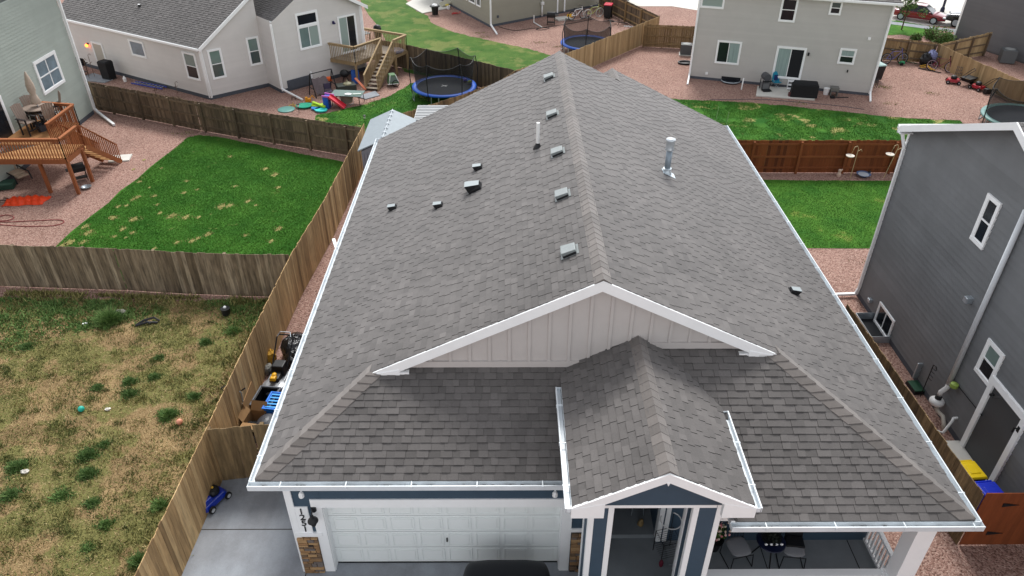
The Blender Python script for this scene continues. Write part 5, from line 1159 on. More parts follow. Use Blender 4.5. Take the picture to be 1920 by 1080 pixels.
# sheds
sh = thing('shed', 'grey plastic garden shed with a ribbed pale roof tucked behind the long fence', 'shed', (-5.05, 28.9, 0), world=True)
S_ = px([(672, 283), (697, 225), (777, 224), (752, 285)], 2.2)
x0, x1, y0, y1, ym = -5.98, -4.0, 27.15, 30.45, 0
rg_z = 2.62; xm = -4.98
a = MB(); a.prism([(x0+.12, y0+.1), (x1-.12, y0+.1), (x1-.12, y1-.1), (x0+.12, y1-.1)], 0, 2.15); a.slab([(x0+.12, y0+.1, 2.15), (x1-.12, y0+.1, 2.15), (xm, y0+.1, rg_z-.06)], (0, .05, 0)); 
for i in range(14): a.box((x0+.2+i*.125, y0+.085, 1.05), (.02, .03, 2.05))
m_shp = mat('shed_plastic', (150, 150, 158), .6, tone=.06); a.build('wall', m_shp, sh)
a = MB(); a.box((xm+.05, y0+.08, .95), (.75, .03, 1.85)); a.build('door', mat('shed_door', (96, 98, 108), .5), sh)
m_shr = mat('shed_roof', (150, 160, 166), .5, n=.08, nscale=6)
a = MB()
a.slab([(x0, y0, 2.17), (x0, y1, 2.17), (xm, y1, rg_z), (xm, y0, rg_z)], (0, 0, .05), tone=.5); a.slab([(x1, y0, 2.17), (x1, y1, 2.17), (xm, y1, rg_z), (xm, y0, rg_z)], (0, 0, .049), tone=.5)
a.bar((xm-.5, y0+.01, 2.42), (xm-.5, y1-.01, 2.42), .01, .01)
o_ = a.build('roof', m_shr, sh)
a = MB(); y = y0+.3
while y < y1: a.box((xm, y, rg_z+.075), (.16, .1, .03), top=.6); y += .46
a.tube([(xm, y0, rg_z+.06), (xm, y1, rg_z+.055)], .02, 6); a.build('ridge_clip', mat('clip_grey', (196, 204, 210), .5), o_)
sh = thing('shed', 'small white shed with a ribbed white roof peeking over the roof edge', 'shed', (-3.3, 31.7, 0), world=True)
a = MB(); a.prism([(-4.0, 30.7), (-2.5, 30.7), (-2.5, 32.2), (-4.0, 32.2)], 0, 2.0); a.build('wall', m_white, sh)
a = MB(); a.box((-3.1, 31.45, 2.12), (2.05, 1.75, .06)); a.build('roof', mat('pale_grey_panel', (196, 198, 198), .5), sh)
a = MB()
for k in range(9): a.box((-3.1, 30.68+k*.19, 2.165), (2.0, .035, .02))
a.build('roof_groove', mat('groove_grey', (150, 152, 156), .6), sh)
# ================================================================== yard things
SC = 0.78
def tubes(name, m, parent, segs, r=.012, n=6):
    a = MB()
    for s_ in segs: a.tube(s_, r, n)
    return a.build(name, m, parent)
def deck(label, floor, z, boards_dir, m, mrail, rails, posts, gate=None):
    t_ = thing('deck', label, 'deck', (floor[0][0], floor[0][1], 0), world=True)
    # floor planks
    bd = np.array(boards_dir, float); bd /= np.linalg.norm(bd); nd = np.array([-bd[1], bd[0]]); c = np.array(floor[0], float)
    pol = [(float((np.array(p)-c)@bd), float((np.array(p)-c)@nd)) for p in floor]
    a = MB(); courses(a, pol, (c[0], c[1], z), (bd[0], bd[1], 0), (nd[0], nd[1], 0), (0, 0, 1), .12, .004); a.slab([(p[0], p[1], z-.03) for p in floor], (0, 0, -.02)); a.build('deck_floor', m, t_)
    a = MB()
    for i in range(len(floor)): p, q = floor[i], floor[(i+1) % len(floor)]; a.bar((p[0], p[1], z-.12), (q[0], q[1], z-.12), .04, .2, tone=.4)
    a.build('rim_joist', mrail, t_)
    for p, q in rails:
        p = np.array(p, float); q = np.array(q, float); L = np.linalg.norm(q-p)
        a = MB(); a.bar((p[0], p[1], z+.86), (q[0], q[1], z+.86), .13, .035, tone=.8); a.bar((p[0], p[1], z+.78), (q[0], q[1], z+.78), .035, .07); a.build('top_rail', mrail, t_)
        a = MB(); nb_ = max(2, int(L/.115))
        for i in range(nb_+1): c_ = p+(q-p)*i/nb_; a.bar((c_[0], c_[1], z-.18), (c_[0], c_[1], z+.84), .034, .034, tone=random.uniform(.2, 1))
        a.build('balusters', mrail, t_)
    for p in posts: a = MB(); a.box((p[0], p[1], (z-.1)/2), (.12, .12, z-.1), tone=.4); a.build('post', mrail, t_)
    return t_
def stairs(t_, p, q, z, w_, n, m, mrail, rails=(1, 1), closed=False):
    p = np.array(p, float); q = np.array(q, float); e_ = (q-p)/np.linalg.norm(q-p); nn = np.array([-e_[1], e_[0]]); L = np.linalg.norm(q-p)
    for i in range(n):
        c_ = p+e_*L*(i+.5)/n; zz_ = z*(1-(i+1)/(n+1)); a = MB(); rz = math.atan2(e_[1], e_[0]); a.box((c_[0], c_[1], zz_), (L/n*1.02, w_-.06, .035), rz=rz, tone=random.uniform(.3, .9)); a.build('stair_tread', m, t_)
    for sd_, on in zip((-1, 1), rails):
        o_ = nn*sd_*w_/2; a = MB(); a.bar((*(p+o_), z-.1), (*(q+o_), .02), .04, .2, tone=.5); a.build('stringer', mrail, t_)
        if on:
            a = MB(); a.bar((*(p+o_), z+.84), (*(q+o_), .86), .09, .035, tone=.8); a.build('stair_handrail', mrail, t_)
            a = MB(); nb_ = int(L/.11)
            for i in range(nb_+1): c_ = p+o_+(q-p)*i/nb_; zb_ = (z-.1)*(1-i/nb_)-.06; a.bar((c_[0], c_[1], max(zb_, .02)), (c_[0], c_[1], zb_+.93), .032, .032, tone=random.uniform(.2, 1))
            a.build('stair_balusters', mrail, t_)
m_dk = woodmat('stained_deck', (150, 106, 66), (176, 128, 80), (194, 148, 98), .15)
m_dkr = woodmat('stained_deck_rail', (128, 72, 42), (152, 90, 54), (172, 106, 66), .12)
m_dk2 = woodmat('grey_deck', (116, 104, 92), (142, 130, 116), (160, 148, 134), .2)
m_dk2r = woodmat('tan_deck_rail', (128, 106, 78), (156, 132, 98), (182, 158, 122), .2)
# --- sage house deck
ZD = 1.62
D0 = G2(125, 303, 1.5); D1 = G2(150, 282, 1.5)
c0_ = (D0[0], D0[1]); 
fl_ = [(-21.55, c0_[1]-.05), c0_, (c0_[0]+.02, 29.15), (-19.55, 29.6), (-19.55, 32.6), (-21.55, 32.6)]
fl_ = [(-21.55, c0_[1]-.05), c0_, (c0_[0]+.02, 29.15), (-19.75, 29.15), (-19.75, 32.6), (-21.55, 32.6)]
dk = thing('deck', 'x', 'deck', (0, 0, 0)); bpy.data.objects.remove(dk)
pL = (-25.5, c0_[1]-.05)
dk = deck('red-brown stained raised deck with stairs on the sage-green house', [(-21.55, c0_[1]-.05), c0_, (c0_[0]+.02, 29.2), (-19.75, 29.2)], ZD, (1, 0), m_dk, m_dkr,
    [((-24.5, c0_[1]-.02), c0_), (c0_, (c0_[0]+.02, 29.1)), ((-19.3, 29.3), (-19.3, 31.6)), ((-19.3, 31.6), (-21.5, 32.0))], [(c0_[0]-.02, c0_[1]+.06), (c0_[0]+.02, 28.95), (-19.25, 27.92), (-22.2, 27.92), (-19.35, 31.5)])
a = MB(); a.slab([(-21.55, 29.2, ZD), (-19.3, 29.2, ZD), (-19.3, 31.6, ZD), (-21.55, 32.0, ZD)], (0, 0, -.05)); a.slab([(-21.55, c0_[1], ZD), (-25, c0_[1], ZD), (-25, 29.2, ZD), (-21.55, 29.2, ZD)], (0, 0, -.05)); a.build('deck_floor', m_dk, dk)
stairs(dk, (-18.3, 29.25), (-18.02, 31.0), ZD, .9, 7, m_dk, m_dkr)
t_ = thing('step_pad', 'white concrete pad at the foot of the red-brown deck stairs', 'slab', (*G2(226, 298), 0), .2)
a = MB(); a.box((0, 0, .03), (.9, .7, .06)); a.build('pad', m_concw, t_)
m_poly = mat('taupe_plastic', (150, 132, 120), .6, tone=.05); m_polyd = mat('dark_frame_plastic', (44, 40, 42), .5)
def tallchair(x, y, z, rz, label, sc=.9):
    t_ = thing('patio_chair', label, 'chair', (x, y, z), rz, sc, group='tall patio chairs around the round table')
    a = MB(); 
    for i in range(5): X = -.2+i*.1; hh_ = 1.12-.5*abs(X)**1.3; a.bar((X, .22, .6), (X*1.1, .42, .6+hh_*.75), .092, .02, tone=.5, up=(0, 1, 0))
    a.build('backrest', m_poly, t_)
    a = MB(); a.box((0, 0, .6), (.5, .5, .035), tone=.4); a.build('seat', m_poly, t_)
    a = MB(); 
    for sx in (-.3, .3): a.box((sx, 0, .82), (.1, .58, .03))
    a.build('armrest', m_polyd, t_)
    for sx in (-.27, .27):
        for sy in (-.24, .24): a = MB(); a.bar((sx, sy, 0), (sx, sy, .8), .06, .05); a.build('leg', m_polyd, t_)
    a = MB(); a.box((0, -.26, .25), (.54, .05, .05)); a.build('footrest', m_polyd, t_); return t_
tx, ty = -20.35, 31.0
TC = np.array(G2(71, 200, ZD+.85)); tx, ty = TC
tallchair(-20.75, 30.35, ZD, 1.2, 'tall taupe patio chair nearest the left frame edge, partly cut by it')
tallchair(-20.95, 31.35, ZD, 1.0, 'tall taupe patio chair second from the left beside the round table')
tallchair(*G2(110, 222, ZD+.1), ZD, -.9, 'tall taupe patio chair right of the umbrella with its rounded back to the wall')
tallchair(*G2(97, 238, ZD+.1), ZD, -2.3, 'low taupe chair behind the red-brown deck rail')
t_ = thing('patio_table', 'round taupe table on the red-brown deck with a hole for the umbrella', 'table', (tx, ty, ZD))
a = MB(); a.lathe((0, 0, .83), [(0, 0), (.6, 0), (.62, .02), (.6, .04), (0, .04)], 28); a.build('table_top', m_poly, t_)
for k_ in range(4): an = k_*1.57+.6; a = MB(); a.bar((.42*math.cos(an), .42*math.sin(an), 0), (.36*math.cos(an), .36*math.sin(an), .83), .07, .05); a.build('leg', m_polyd, t_)
t_ = thing('patio_umbrella', 'closed beige umbrella standing through the round table', 'umbrella', (tx, ty, ZD))
a = MB(); a.tube([(0, 0, .05), (0, 0, 2.35)], .022, 8); a.build('pole', m_galv, t_)
a = MB(); a.lathe((0, 0, 1.0), [(.17, 0), (.2, .05), (.13, .3), (.1, .42), (.15, .6), (.15, .85), (.09, 1.15), (.03, 1.38), (0, 1.42)], 11); 
for i in range(len(a.v)): X, Y, Z = a.v[i]; an = math.atan2(Y, X); q = 1+.18*math.sin(an*5); a.v[i] = (X*q, Y*q, Z)
a.build('canopy', mat('beige_canvas', (186, 168, 152), .9, n=.1), t_, smooth=True)
t_ = thing('bucket', 'dark blue-grey bucket on the red-brown deck', 'bucket', (*G2(80, 245, ZD), ZD)); a = MB(); a.lathe((0, 0, 0), [(.17, 0), (.21, .3), (.22, .31), (.18, .3), (.15, .05), (0, .04)], 16); a.build('body', mat('slate_plastic', (66, 72, 82), .5), t_)
# tarp on the rock
c_ = G(50, 378); t_ = thing('tarp', 'bright orange-red tarp bundle lying on the pink rock', 'tarp', c_)
a = MB(); nx_, ny_ = 30, 12; 
for i in range(nx_+1):
    for j in range(ny_+1): 
        x, y = -.8+i*1.6/nx_, -.36+j*.72/ny_; h_ = .05+.13*math.sin(math.pi*j/ny_)*math.sin(math.pi*min(max(i/nx_, .03), .97))**.5+.035*math.sin(x*23+y*9)+.03*math.sin(y*31-x*7)
        if i in (0, nx_) or j in (0, ny_): h_ = .012
        a.v.append((x*(1+.05*math.sin(y*9)), y+.12*x+.03*math.sin(x*8), h_))
for i in range(nx_):
    for j in range(ny_): k_ = i*(ny_+1)+j; a.f.append((k_, k_+ny_+1, k_+ny_+2, k_+1)); a.t.append(.5); a.mi.append(0)
a.build('sheet', mat('orange_tarp', (244, 72, 24), .5, n=.15, nscale=12), t_, smooth=True)
tubes('strap', m_black, t_, [[(-.8, -.05, .1), (-1.1, .02, .06), (-1.35, .0, .03)], [(-.78, .1, .1), (-1.05, .22, .05)]], .02)
def hose(label, pts, col, r=.012, name='hose', cat='hose'):
    c0 = G(*pts[0]); t_ = thing(name, label, cat, c0, world=True)
    P3 = [Vector(G(u, v, .02)) for u, v in pts]; out = []
    for i in range(len(P3)-1):
        p0, p1, p2, p3 = P3[max(i-1, 0)], P3[i], P3[i+1], P3[min(i+2, len(P3)-1)]
        for k_ in range(5):
            s_ = k_/5; out.append(.5*((2*p1)+(p2-p0)*s_+(2*p0-5*p1+4*p2-p3)*s_*s_+(3*p1-p0-3*p2+p3)*s_**3))
    out.append(P3[-1]); a = MB(); a.tube(out, r, 6); a.build('tube', col, t_)
hose('dark red garden hose looped on the pink rock at the left frame edge', [(-10, 420), (40, 424), (100, 423), (120, 416), (108, 412), (60, 414), (0, 416), (-10, 410), (10, 403), (25, 406), (20, 412), (-10, 415)], mat('red_hose', (150, 60, 62), .6), .014)
# under the deck
t_ = thing('lounge_chair', 'folded black lounge chair with beige cushions under the red-brown deck', 'chair', G(35, 335), 1.0)
a = MB(); a.box((0, 0, .3), (.55, .5, .1)); a.box((0, .45, .5), (.5, .1, .55)); a.box((0, -.4, .25), (.48, .28, .08)); a.build('cushion', mat('beige_cushion', (190, 170, 148), .9, n=.1), t_, bevel=.03)
tubes('frame', m_blackm, t_, [[(-.32, -.5, 0), (-.32, -.4, .35), (-.32, .5, .4), (-.32, .5, 0)], [(.32, -.5, 0), (.32, -.4, .35), (.32, .5, .4), (.32, .5, 0)], [(-.32, .55, .85), (.32, .55, .85)]], .03)
t_ = thing('storage_box', 'dark green low box under the red-brown deck at the left frame edge', 'box', G(5, 352), .3); a = MB(); a.box((0, 0, .12), (1.0, .6, .24)); a.build('box', mat('dark_green', (36, 72, 58), .6), t_, bevel=.03)
def grill(name, label, loc, rz, sc=1.0, cover=False, lid=True):
    t_ = thing(name, label, 'grill', loc, rz, sc)
    a = MB(); a.tube([(-.34, 0, .82), (.34, 0, .82)], .24, 14); a.build('lid', m_black, t_, smooth=False)
    a = MB(); a.box((0, 0, .7), (.7, .44, .2), top=1.05); a.build('firebox', m_black, t_)
    a = MB(); a.box((.5, 0, .78), (.26, .4, .03)); a.box((-.5, 0, .78), (.26, .4, .03)); a.build('side_shelf', m_blackm, t_)
    for sx in (-.3, .3):
        for sy in (-.2, .2): a = MB(); a.bar((sx, sy, 0), (sx, sy, .65), .04, .04); a.build('leg', m_blackm, t_)
    a = MB(); a.box((0, 0, .2), (.66, .4, .03)); a.build('shelf', m_blackm, t_); return t_
grill('grill', 'black grill standing in the shade under the deck stairs', G(154, 338), .6, .75)
t_ = thing('metal_bowl', 'shiny metal bowl beside the deck post', 'bowl', G(163, 353)); a = MB(); a.lathe((0, 0, 0), [(.1, 0), (.2, .08), (.21, .09), (.1, .02), (0, .015)], 16); a.build('bowl', m_galv, t_)
# --- light grey house yard
t_ = thing('covered_heater', 'tall black covered grill cabinet by the light grey house wall', 'covered grill', G(206, 148), -.4, .8)
a = MB(); a.prism([(-.38, -.3), (.38, -.3), (.38, .3), (-.38, .3)], 0, 1.25, top=[(-.42, -.34), (.42, -.34), (.42, .34), (-.42, .34)]); a.box((0, 0, 1.29), (.84, .68, .1), top=.85); a.build('cover', mat('black_cover', (24, 25, 28), .75, bump=.4, bscale=5), t_, bevel=.03)
grill('grill', 'black open grill at the wall beside the lit orange lamp', G(154, 140), -.45, .95)
t_ = thing('patio_slab', 'sunlit concrete pad outside the light grey house side door', 'patio', G(180, 146), world=True); a = MB(); a.prism(px([(140, 150), (176, 138), (212, 150), (196, 156)]), .005, .05); a.build('slab', m_conc, t_)
t_ = thing('ladder', 'blue and silver ladder lying along the light grey house wall', 'ladder', G(280, 163), -.42, .9)
a = MB(); a.box((0, .18, .12), (2.6, .05, .07)); a.box((0, -.18, .12), (2.6, .05, .07)); a.build('rail', mat('ladder_blue', (60, 76, 170), .5), t_)
for i in range(9): a = MB(); a.box((-1.1+i*.27, 0, .12), (.05, .34, .05)); a.build('rung', m_galv, t_)
t_ = thing('white_jug', 'small white jug by the light grey house foundation', 'jug', G(235, 153)); a = MB(); a.lathe((0, 0, 0), [(.08, 0), (.1, .2), (.04, .28), (.04, .32)], 10); a.build('jug', m_white, t_)
for (u, v, h_, lab) in [(168, 148, 1.1, 'thin metal plant stand left of the tall black cover'), (178, 145, 1.3, 'hooked metal pole left of the tall black cover'), (333, 175, .6, 'short brown stake near the light grey house corner'), (127+165, 176, .3, 'low rusty garden stake behind the dark fence')]:
    t_ = thing('garden_stake', lab, 'garden stake', G(u, v)); tubes('stake', mat('rust_metal', (110, 88, 72), .7), t_, [[(0, 0, 0), (0, 0, h_), (.1, 0, h_+.08), (.16, 0, h_)], [(-.12, 0, h_*.6), (.12, 0, h_*.7)]], .014)
# deck 2
Pa, Pb, Pc_, Pd, Pe, Pf = G2(608, 80, 2.05), G2(663, 89, 2.05), G2(714, 72, 2.05), G2(737, 76, 2.05), G2(761, 66, 2.05), G2(679, 53, 2.05)
dk = deck('weathered raised wooden deck with open stairs behind the light grey house', [Pa, Pb, Pc_, Pd, Pe, Pf], 1.22, (Pb[0]-Pa[0], Pb[1]-Pa[1]), m_dk2, m_dk2r, [(Pa, Pb), (Pb, Pc_), (Pd, Pe), (Pe, Pf)], [Pb, Pc_, Pe, (Pd[0]+.05, Pd[1]+.05), (Pe[0]-.9, Pe[1]+.45)])
mid_ = ((Pc_[0]+Pd[0])/2, (Pc_[1]+Pd[1])/2); bt_ = (np.array(G2(686, 170))+np.array(G2(728, 158)))/2 if False else np.array(G2(694, 171))
stairs(dk, mid_, (bt_[0]+.08, bt_[1]+.05), 1.22, .75, 9, m_dk2, m_dk2r)
t_ = thing('step_pad', 'grey concrete pad at the foot of the weathered deck stairs', 'slab', G(690, 180), world=True); a = MB(); a.prism(px([(668, 182), (704, 172), (712, 180), (686, 187)]), .004, .05); a.build('pad', m_conc, t_)
# things on deck 2
c_ = G(708, 62, 1.22+.3); t_ = thing('covered_grill', 'black covered kettle grill in the corner of the weathered deck', 'covered grill', (c_[0], c_[1], 1.22), .3, .7); a = MB(); a.lathe((0, 0, 0), [(.28, 0), (.32, .6), (.36, .8), (.3, 1.05), (.1, 1.15), (0, 1.16)], 14); a.build('cover', m_black, t_, smooth=True)
c_ = G(677, 72, 1.3); t_ = thing('deck_table', 'dark low table on the weathered deck outside the sliding door', 'table', (c_[0], c_[1], 1.22), .7, .8); a = MB(); a.box((0, 0, .45), (1.3, .9, .04)); a.build('table_top', mat('slate_top', (90, 92, 96), .4), t_)
for sx in (-.55, .55):
    for sy in (-.38, .38): a = MB(); a.box((sx, sy, .22), (.05, .05, .44)); a.build('leg', m_black, t_)
c_ = G(672, 66, 1.6); t_ = thing('deck_chair', 'black deck chair with curved arms beside the sliding door', 'chair', (c_[0], c_[1], 1.22), -.8, .8)
a = MB(); a.box((0, 0, .42), (.5, .5, .05)); a.build('seat', m_black, t_); a = MB(); a.box((0, .25, .7), (.5, .04, .5)); a.build('backrest', m_black, t_)
tubes('armrest', m_black, t_, [[(-.28, -.25, 0), (-.28, -.25, .62), (-.28, .1, .7), (-.28, .25, .5)], [(.28, -.25, 0), (.28, -.25, .62), (.28, .1, .7), (.28, .25, .5)]], .03)
c_ = G(742, 92, 1.4); t_ = thing('dog_bed', 'mottled grey round cushion on the weathered deck near the stairs', 'cushion', (c_[0], c_[1], 1.23)); a = MB(); a.lathe((0, 0, 0), [(.4, 0), (.48, .08), (.4, .16), (.2, .1), (0, .09)], 18); a.build('cushion', mat('mottled_fabric', (120, 112, 118), .9, n=.4, nscale=9), t_, smooth=True)
# swing frame
c_ = np.array(G2(607, 176)); t_ = thing('swing_frame', 'black porch swing frame with a loose brown canopy against the light grey wall', 'porch swing', (c_[0], c_[1], 0), .72, .78)
segs = []
for sx in (-.85, .85): segs += [[(sx, -.5, 0), (sx, 0, 1.6)], [(sx, .5, 0), (sx, 0, 1.6)], [(sx, -.3, .6), (sx, .3, .6)]]
segs += [[(-.85, 0, 1.6), (.85, 0, 1.6)]]; tubes('frame', m_blackm, t_, segs, .035)
a = MB(); 
for i in range(9):
    for j in range(7): x, y = -.6+i*.15, j/6; a.v.append((x, .5-y*.75+.05*math.sin(i*1.3), 1.05-y*.95+.05*math.sin(i*2.1+j)))
for i in range(8):
    for j in range(6): k_ = i*7+j; a.f.append((k_, k_+7, k_+8, k_+1)); a.t.append(.5); a.mi.append(0)
a.build('canopy_cloth', mat('taupe_cloth', (112, 100, 102), .95, n=.15), t_, smooth=True)
def simplebox(name, label, cat, loc, size, m, rz=0.0, sc=1.0, bev=.02, part='body'):
    t_ = thing(name, label, cat, loc, rz, sc); a = MB(); a.box((0, 0, size[2]/2), size); a.build(part, m, t_, bevel=bev); return t_
# kettle grill, fire pit, table
t_ = thing('kettle_grill', 'round black kettle grill under the weathered deck', 'grill', G(648, 158), 0, .8)
a = MB(); a.ball((0, 0, .78), (.33, .33, .27), 18, 10); a.build('kettle', m_black, t_, smooth=True); 
for k_ in range(3): a = MB(); a.tube([(.1*math.cos(k_*2.1), .1*math.sin(k_*2.1), .6), (.34*math.cos(k_*2.1), .34*math.sin(k_*2.1), 0)], .02); a.build('leg', m_blackm, t_)
t_ = thing('fire_table', 'dark fire table with a tan post under the weathered deck', 'fire pit', G(650, 172), .4, .8)
a = MB(); a.box((0, 0, .3), (1.3, .8, .5)); a.build('body', mat('dark_green_grey', (58, 64, 58), .7), t_, bevel=.03); a = MB(); a.lathe((.1, -.1, .55), [(.3, 0), (.28, .08), (.05, .2), (.04, .3), (0, .3)], 14); a.build('lid', mat('tan_lid', (146, 142, 112), .6), t_)
t_ = thing('blue_panel', 'blue plastic panel leaning beside the black kettle grill', 'plastic panel', G(668, 158), .5, .8); a = MB(); a.slab([(-.3, 0, .1), (.3, 0, 0), (.35, .2, .9), (-.2, .2, 1.0)], (0, .05, 0)); a.build('panel', mat('blue_toy', (40, 88, 170), .5), t_)
t_ = thing('orange_plank', 'orange board leaning under the weathered deck by the stairs', 'board', G(676, 168), -.6, .8); a = MB(); a.bar((-.4, 0, .75), (.5, 0, .1), .2, .04); a.build('board', mat('orange_board', (190, 98, 60), .6), t_)
t_ = thing('toy_bucket', 'white tub with a bright orange lid beside the swing frame', 'tub', G(615, 166), .3, .8); a = MB(); a.lathe((0, 0, 0), [(.2, 0), (.24, .5), (.2, .5), (0, .5)], 14); a.build('tub', mat('milky_plastic', (196, 192, 196), .5), t_)
a = MB(); a.box((0, 0, .68), (.7, .42, .22), top=.9); a.build('lid', mat('orange_lid', (240, 104, 40), .5), t_, bevel=.03)
c_ = np.array(G2(651, 174, .6)); t_ = thing('glass_table', 'long glass-topped outdoor table near the weathered stairs', 'table', (c_[0], c_[1], 0), -.1, .8)
a = MB(); a.box((0, 0, .72), (2.1, 1.15, .025)); a.build('table_top', mat('frosted_glass', (132, 152, 148), .15, spec=.7), t_, bevel=.01)
tubes('frame', m_blackm, t_, [[(-1.05, -.58, .71), (1.05, -.58, .71), (1.05, .58, .71), (-1.05, .58, .71), (-1.05, -.58, .71)]], .022)
for sx in (-.95, .95):
    for sy in (-.5, .5): a = MB(); a.tube([(sx*.95, sy, .7), (sx, sy*1.05, 0)], .022); a.build('leg', m_blackm, t_)
t_ = thing('white_cloth', 'white crumpled cloth on the glass table', 'cloth', (c_[0]+.1, c_[1]-.25, .6), 0, .8); a = MB(); a.ball((0, 0, .03), (.26, .15, .05), 14, 6, jit=.12); a.build('cloth', m_white, t_)
t_ = thing('green_tray', 'green and white striped tray on the glass table', 'tray', (c_[0]+.55, c_[1]-.2, .59), .1, .8); a = MB(); a.box((0, 0, .02), (.6, .32, .03)); a.build('tray', mat('tray_green', (70, 120, 84), .5), t_); a = MB(); a.box((0, .05, .042), (.56, .06, .01)); a.box((0, -.08, .042), (.56, .05, .01)); a.build('stripe', m_white, t_)
t_ = thing('patio_chair', 'taupe mesh patio chair turned over in front of the glass table', 'chair', G(651, 196), 0.2, .8)
a = MB(); 
for k_ in range(9): an = -1.3+k_*.325; an2 = an+.325; a.slab([(.38*math.sin(an), .2-.3*math.cos(an), .1), (.38*math.sin(an2), .2-.3*math.cos(an2), .1), (.42*math.sin(an2), .2-.34*math.cos(an2), .6), (.42*math.sin(an), .2-.34*math.cos(an), .6)], (0, .012, 0))
a.build('sling', mat('taupe_mesh', (138, 126, 116), .9), t_); tubes('frame', m_galv, t_, [[(.42, .1, .6), (.44, .1, .05), (.1, -.3, .03)], [(-.42, .1, .6), (-.44, .1, .05)]], .02)
t_ = thing('patio_chair', 'dark folding chair behind the glass table near the orange lid', 'chair', G(618, 182), .5, .8)
a = MB(); a.box((0, 0, .42), (.46, .44, .03)); a.box((0, .24, .7), (.46, .03, .4)); a.build('seat_and_back', mat('purple_grey', (70, 62, 86), .8), t_); tubes('frame', m_blackm, t_, [[(-.24, -.2, 0), (-.24, .2, .44), (-.24, .26, .92)], [(.24, -.2, 0), (.24, .2, .44), (.24, .26, .92)], [(-.24, .25, 0), (-.24, -.2, .44)], [(.24, .25, 0), (.24, -.2, .44)]], .018)
# toys
t_ = thing('water_table', 'turquoise toy water table lying beside the lime toy pieces', 'toy', G(571, 201), .1, .85); a = MB(); a.lathe((0, 0, 0), [(.3, 0), (.42, .1), (.44, .14), (.36, .1), (0, .08)], 18, sx=1.2); a.build('basin', mat('toy_teal', (36, 176, 140), .45), t_, smooth=True)
t_ = thing('toy_digger', 'orange toy digger between the teal basin and the lime toys', 'toy', G(578, 192), .5, .85); a = MB(); a.box((0, 0, .15), (.35, .22, .2)); a.tube([(.15, 0, .25), (.32, 0, .4), (.42, 0, .2)], .04); a.box((-.08, 0, .3), (.16, .18, .12)); a.build('body', mat('toy_orange', (228, 150, 30), .5), t_, bevel=.02)
t_ = thing('toy_boat', 'lime green and aqua plastic play pieces in a heap', 'toy', G(598, 204), -.3, .85)
a = MB(); a.lathe((-.25, .15, 0), [(.18, 0), (.26, .1), (.22, .2), (0, .22)], 14, sx=1.4); a.lathe((.2, .15, .1), [(.14, 0), (.2, .12), (.12, .2), (0, .2)], 12); a.bar((-.5, .2, .3), (.5, -.1, .22), .18, .1); a.build('lime_piece', mat('toy_lime', (178, 220, 40), .45), t_, bevel=.02)
a = MB(); a.lathe((-.1, -.15, 0), [(.2, 0), (.3, .08), (.3, .14), (0, .14)], 16); a.build('blue_piece', mat('toy_blue', (36, 128, 210), .45), t_); a = MB(); a.lathe((.35, -.35, 0), [(.24, 0), (.34, .08), (.34, .14), (0, .14)], 16, sx=1.2); a.build('aqua_piece', mat('toy_aqua', (64, 214, 210), .45), t_)
t_ = thing('toy_slide', 'blue and red toy slide with a magenta top', 'toy slide', G(618, 202), -.15, .85)
a = MB(); a.box((-.12, 0, .38), (.34, .5, .76)); a.box((-.12, -.26, .3), (.2, .04, .5)); a.build('ladder_block', mat('toy_royal', (30, 96, 200), .45), t_, bevel=.03)
a = MB(); a.slab([(.08, -.22, .72), (1.0, -.22, .05), (1.0, .22, .05), (.08, .22, .72)], (0, 0, .04)); a.bar((.08, -.24, .78), (1.0, -.24, .1), .04, .12); a.bar((.08, .24, .78), (1.0, .24, .1), .04, .12); a.build('slide', mat('toy_red', (214, 50, 70), .45), t_); a = MB(); a.bar((-.3, .26, .82), (.3, .26, .74), .06, .1); a.bar((-.3, -.26, .82), (.1, -.26, .8), .06, .1); a.build('side_rail', mat('toy_magenta', (206, 110, 196), .45), t_)
t_ = thing('play_disc', 'pale teal round lid lying flat behind the dark fence', 'lid', G(537, 206), 0, .85); a = MB(); a.lathe((0, 0, 0), [(.5, 0), (.52, .05), (.4, .08), (0, .09)], 22); a.build('disc', mat('pale_teal', (110, 168, 158), .4), t_)
t_ = thing('toy_loop', 'yellow toy hoop by the teal basin', 'toy', G(548, 199), 0, .85); tubes('hoop', mat('toy_yellow', (226, 190, 90), .5), t_, [[(.2*math.cos(k*.7), .2*math.sin(k*.7), .03) for k in range(10)], [(0, 0, 0), (.1, 0, .25)]], .02)
# bike trailer
t_ = thing('bike_trailer', 'green and grey child bicycle trailer at the foot of the weathered stairs', 'bike trailer', G(737, 160), .3, .78)
a = MB(); a.prism([(-.4, -.35), (.4, -.35), (.4, .35), (-.4, .35)], .2, .85, top=[(-.25, -.28), (.2, -.28), (.2, .28), (-.25, .28)]); a.build('body', mat('trailer_green', (96, 130, 92), .7), t_, bevel=.04)
a = MB(); a.slab([(-.3, -.38, .35), (.3, -.38, .35), (.18, -.31, .75), (-.2, -.31, .75)], (0, .02, 0)); a.build('window', m_glass_g, t_); a = MB(); a.bar((-.42, -.37, .22), (.42, -.37, .22), .06, .05); a.bar((-.3, -.36, .25), (-.2, -.3, .85), .05, .04); a.bar((.4, -.36, .25), (.2, -.3, .85), .05, .04); a.build('trim', m_white, t_)
for sy in (-.42, .42): tubes('wheel', m_rubber, t_, [[(.15+.24*math.cos(k*.45), sy, .25+.24*math.sin(k*.45)) for k in range(15)]], .025)
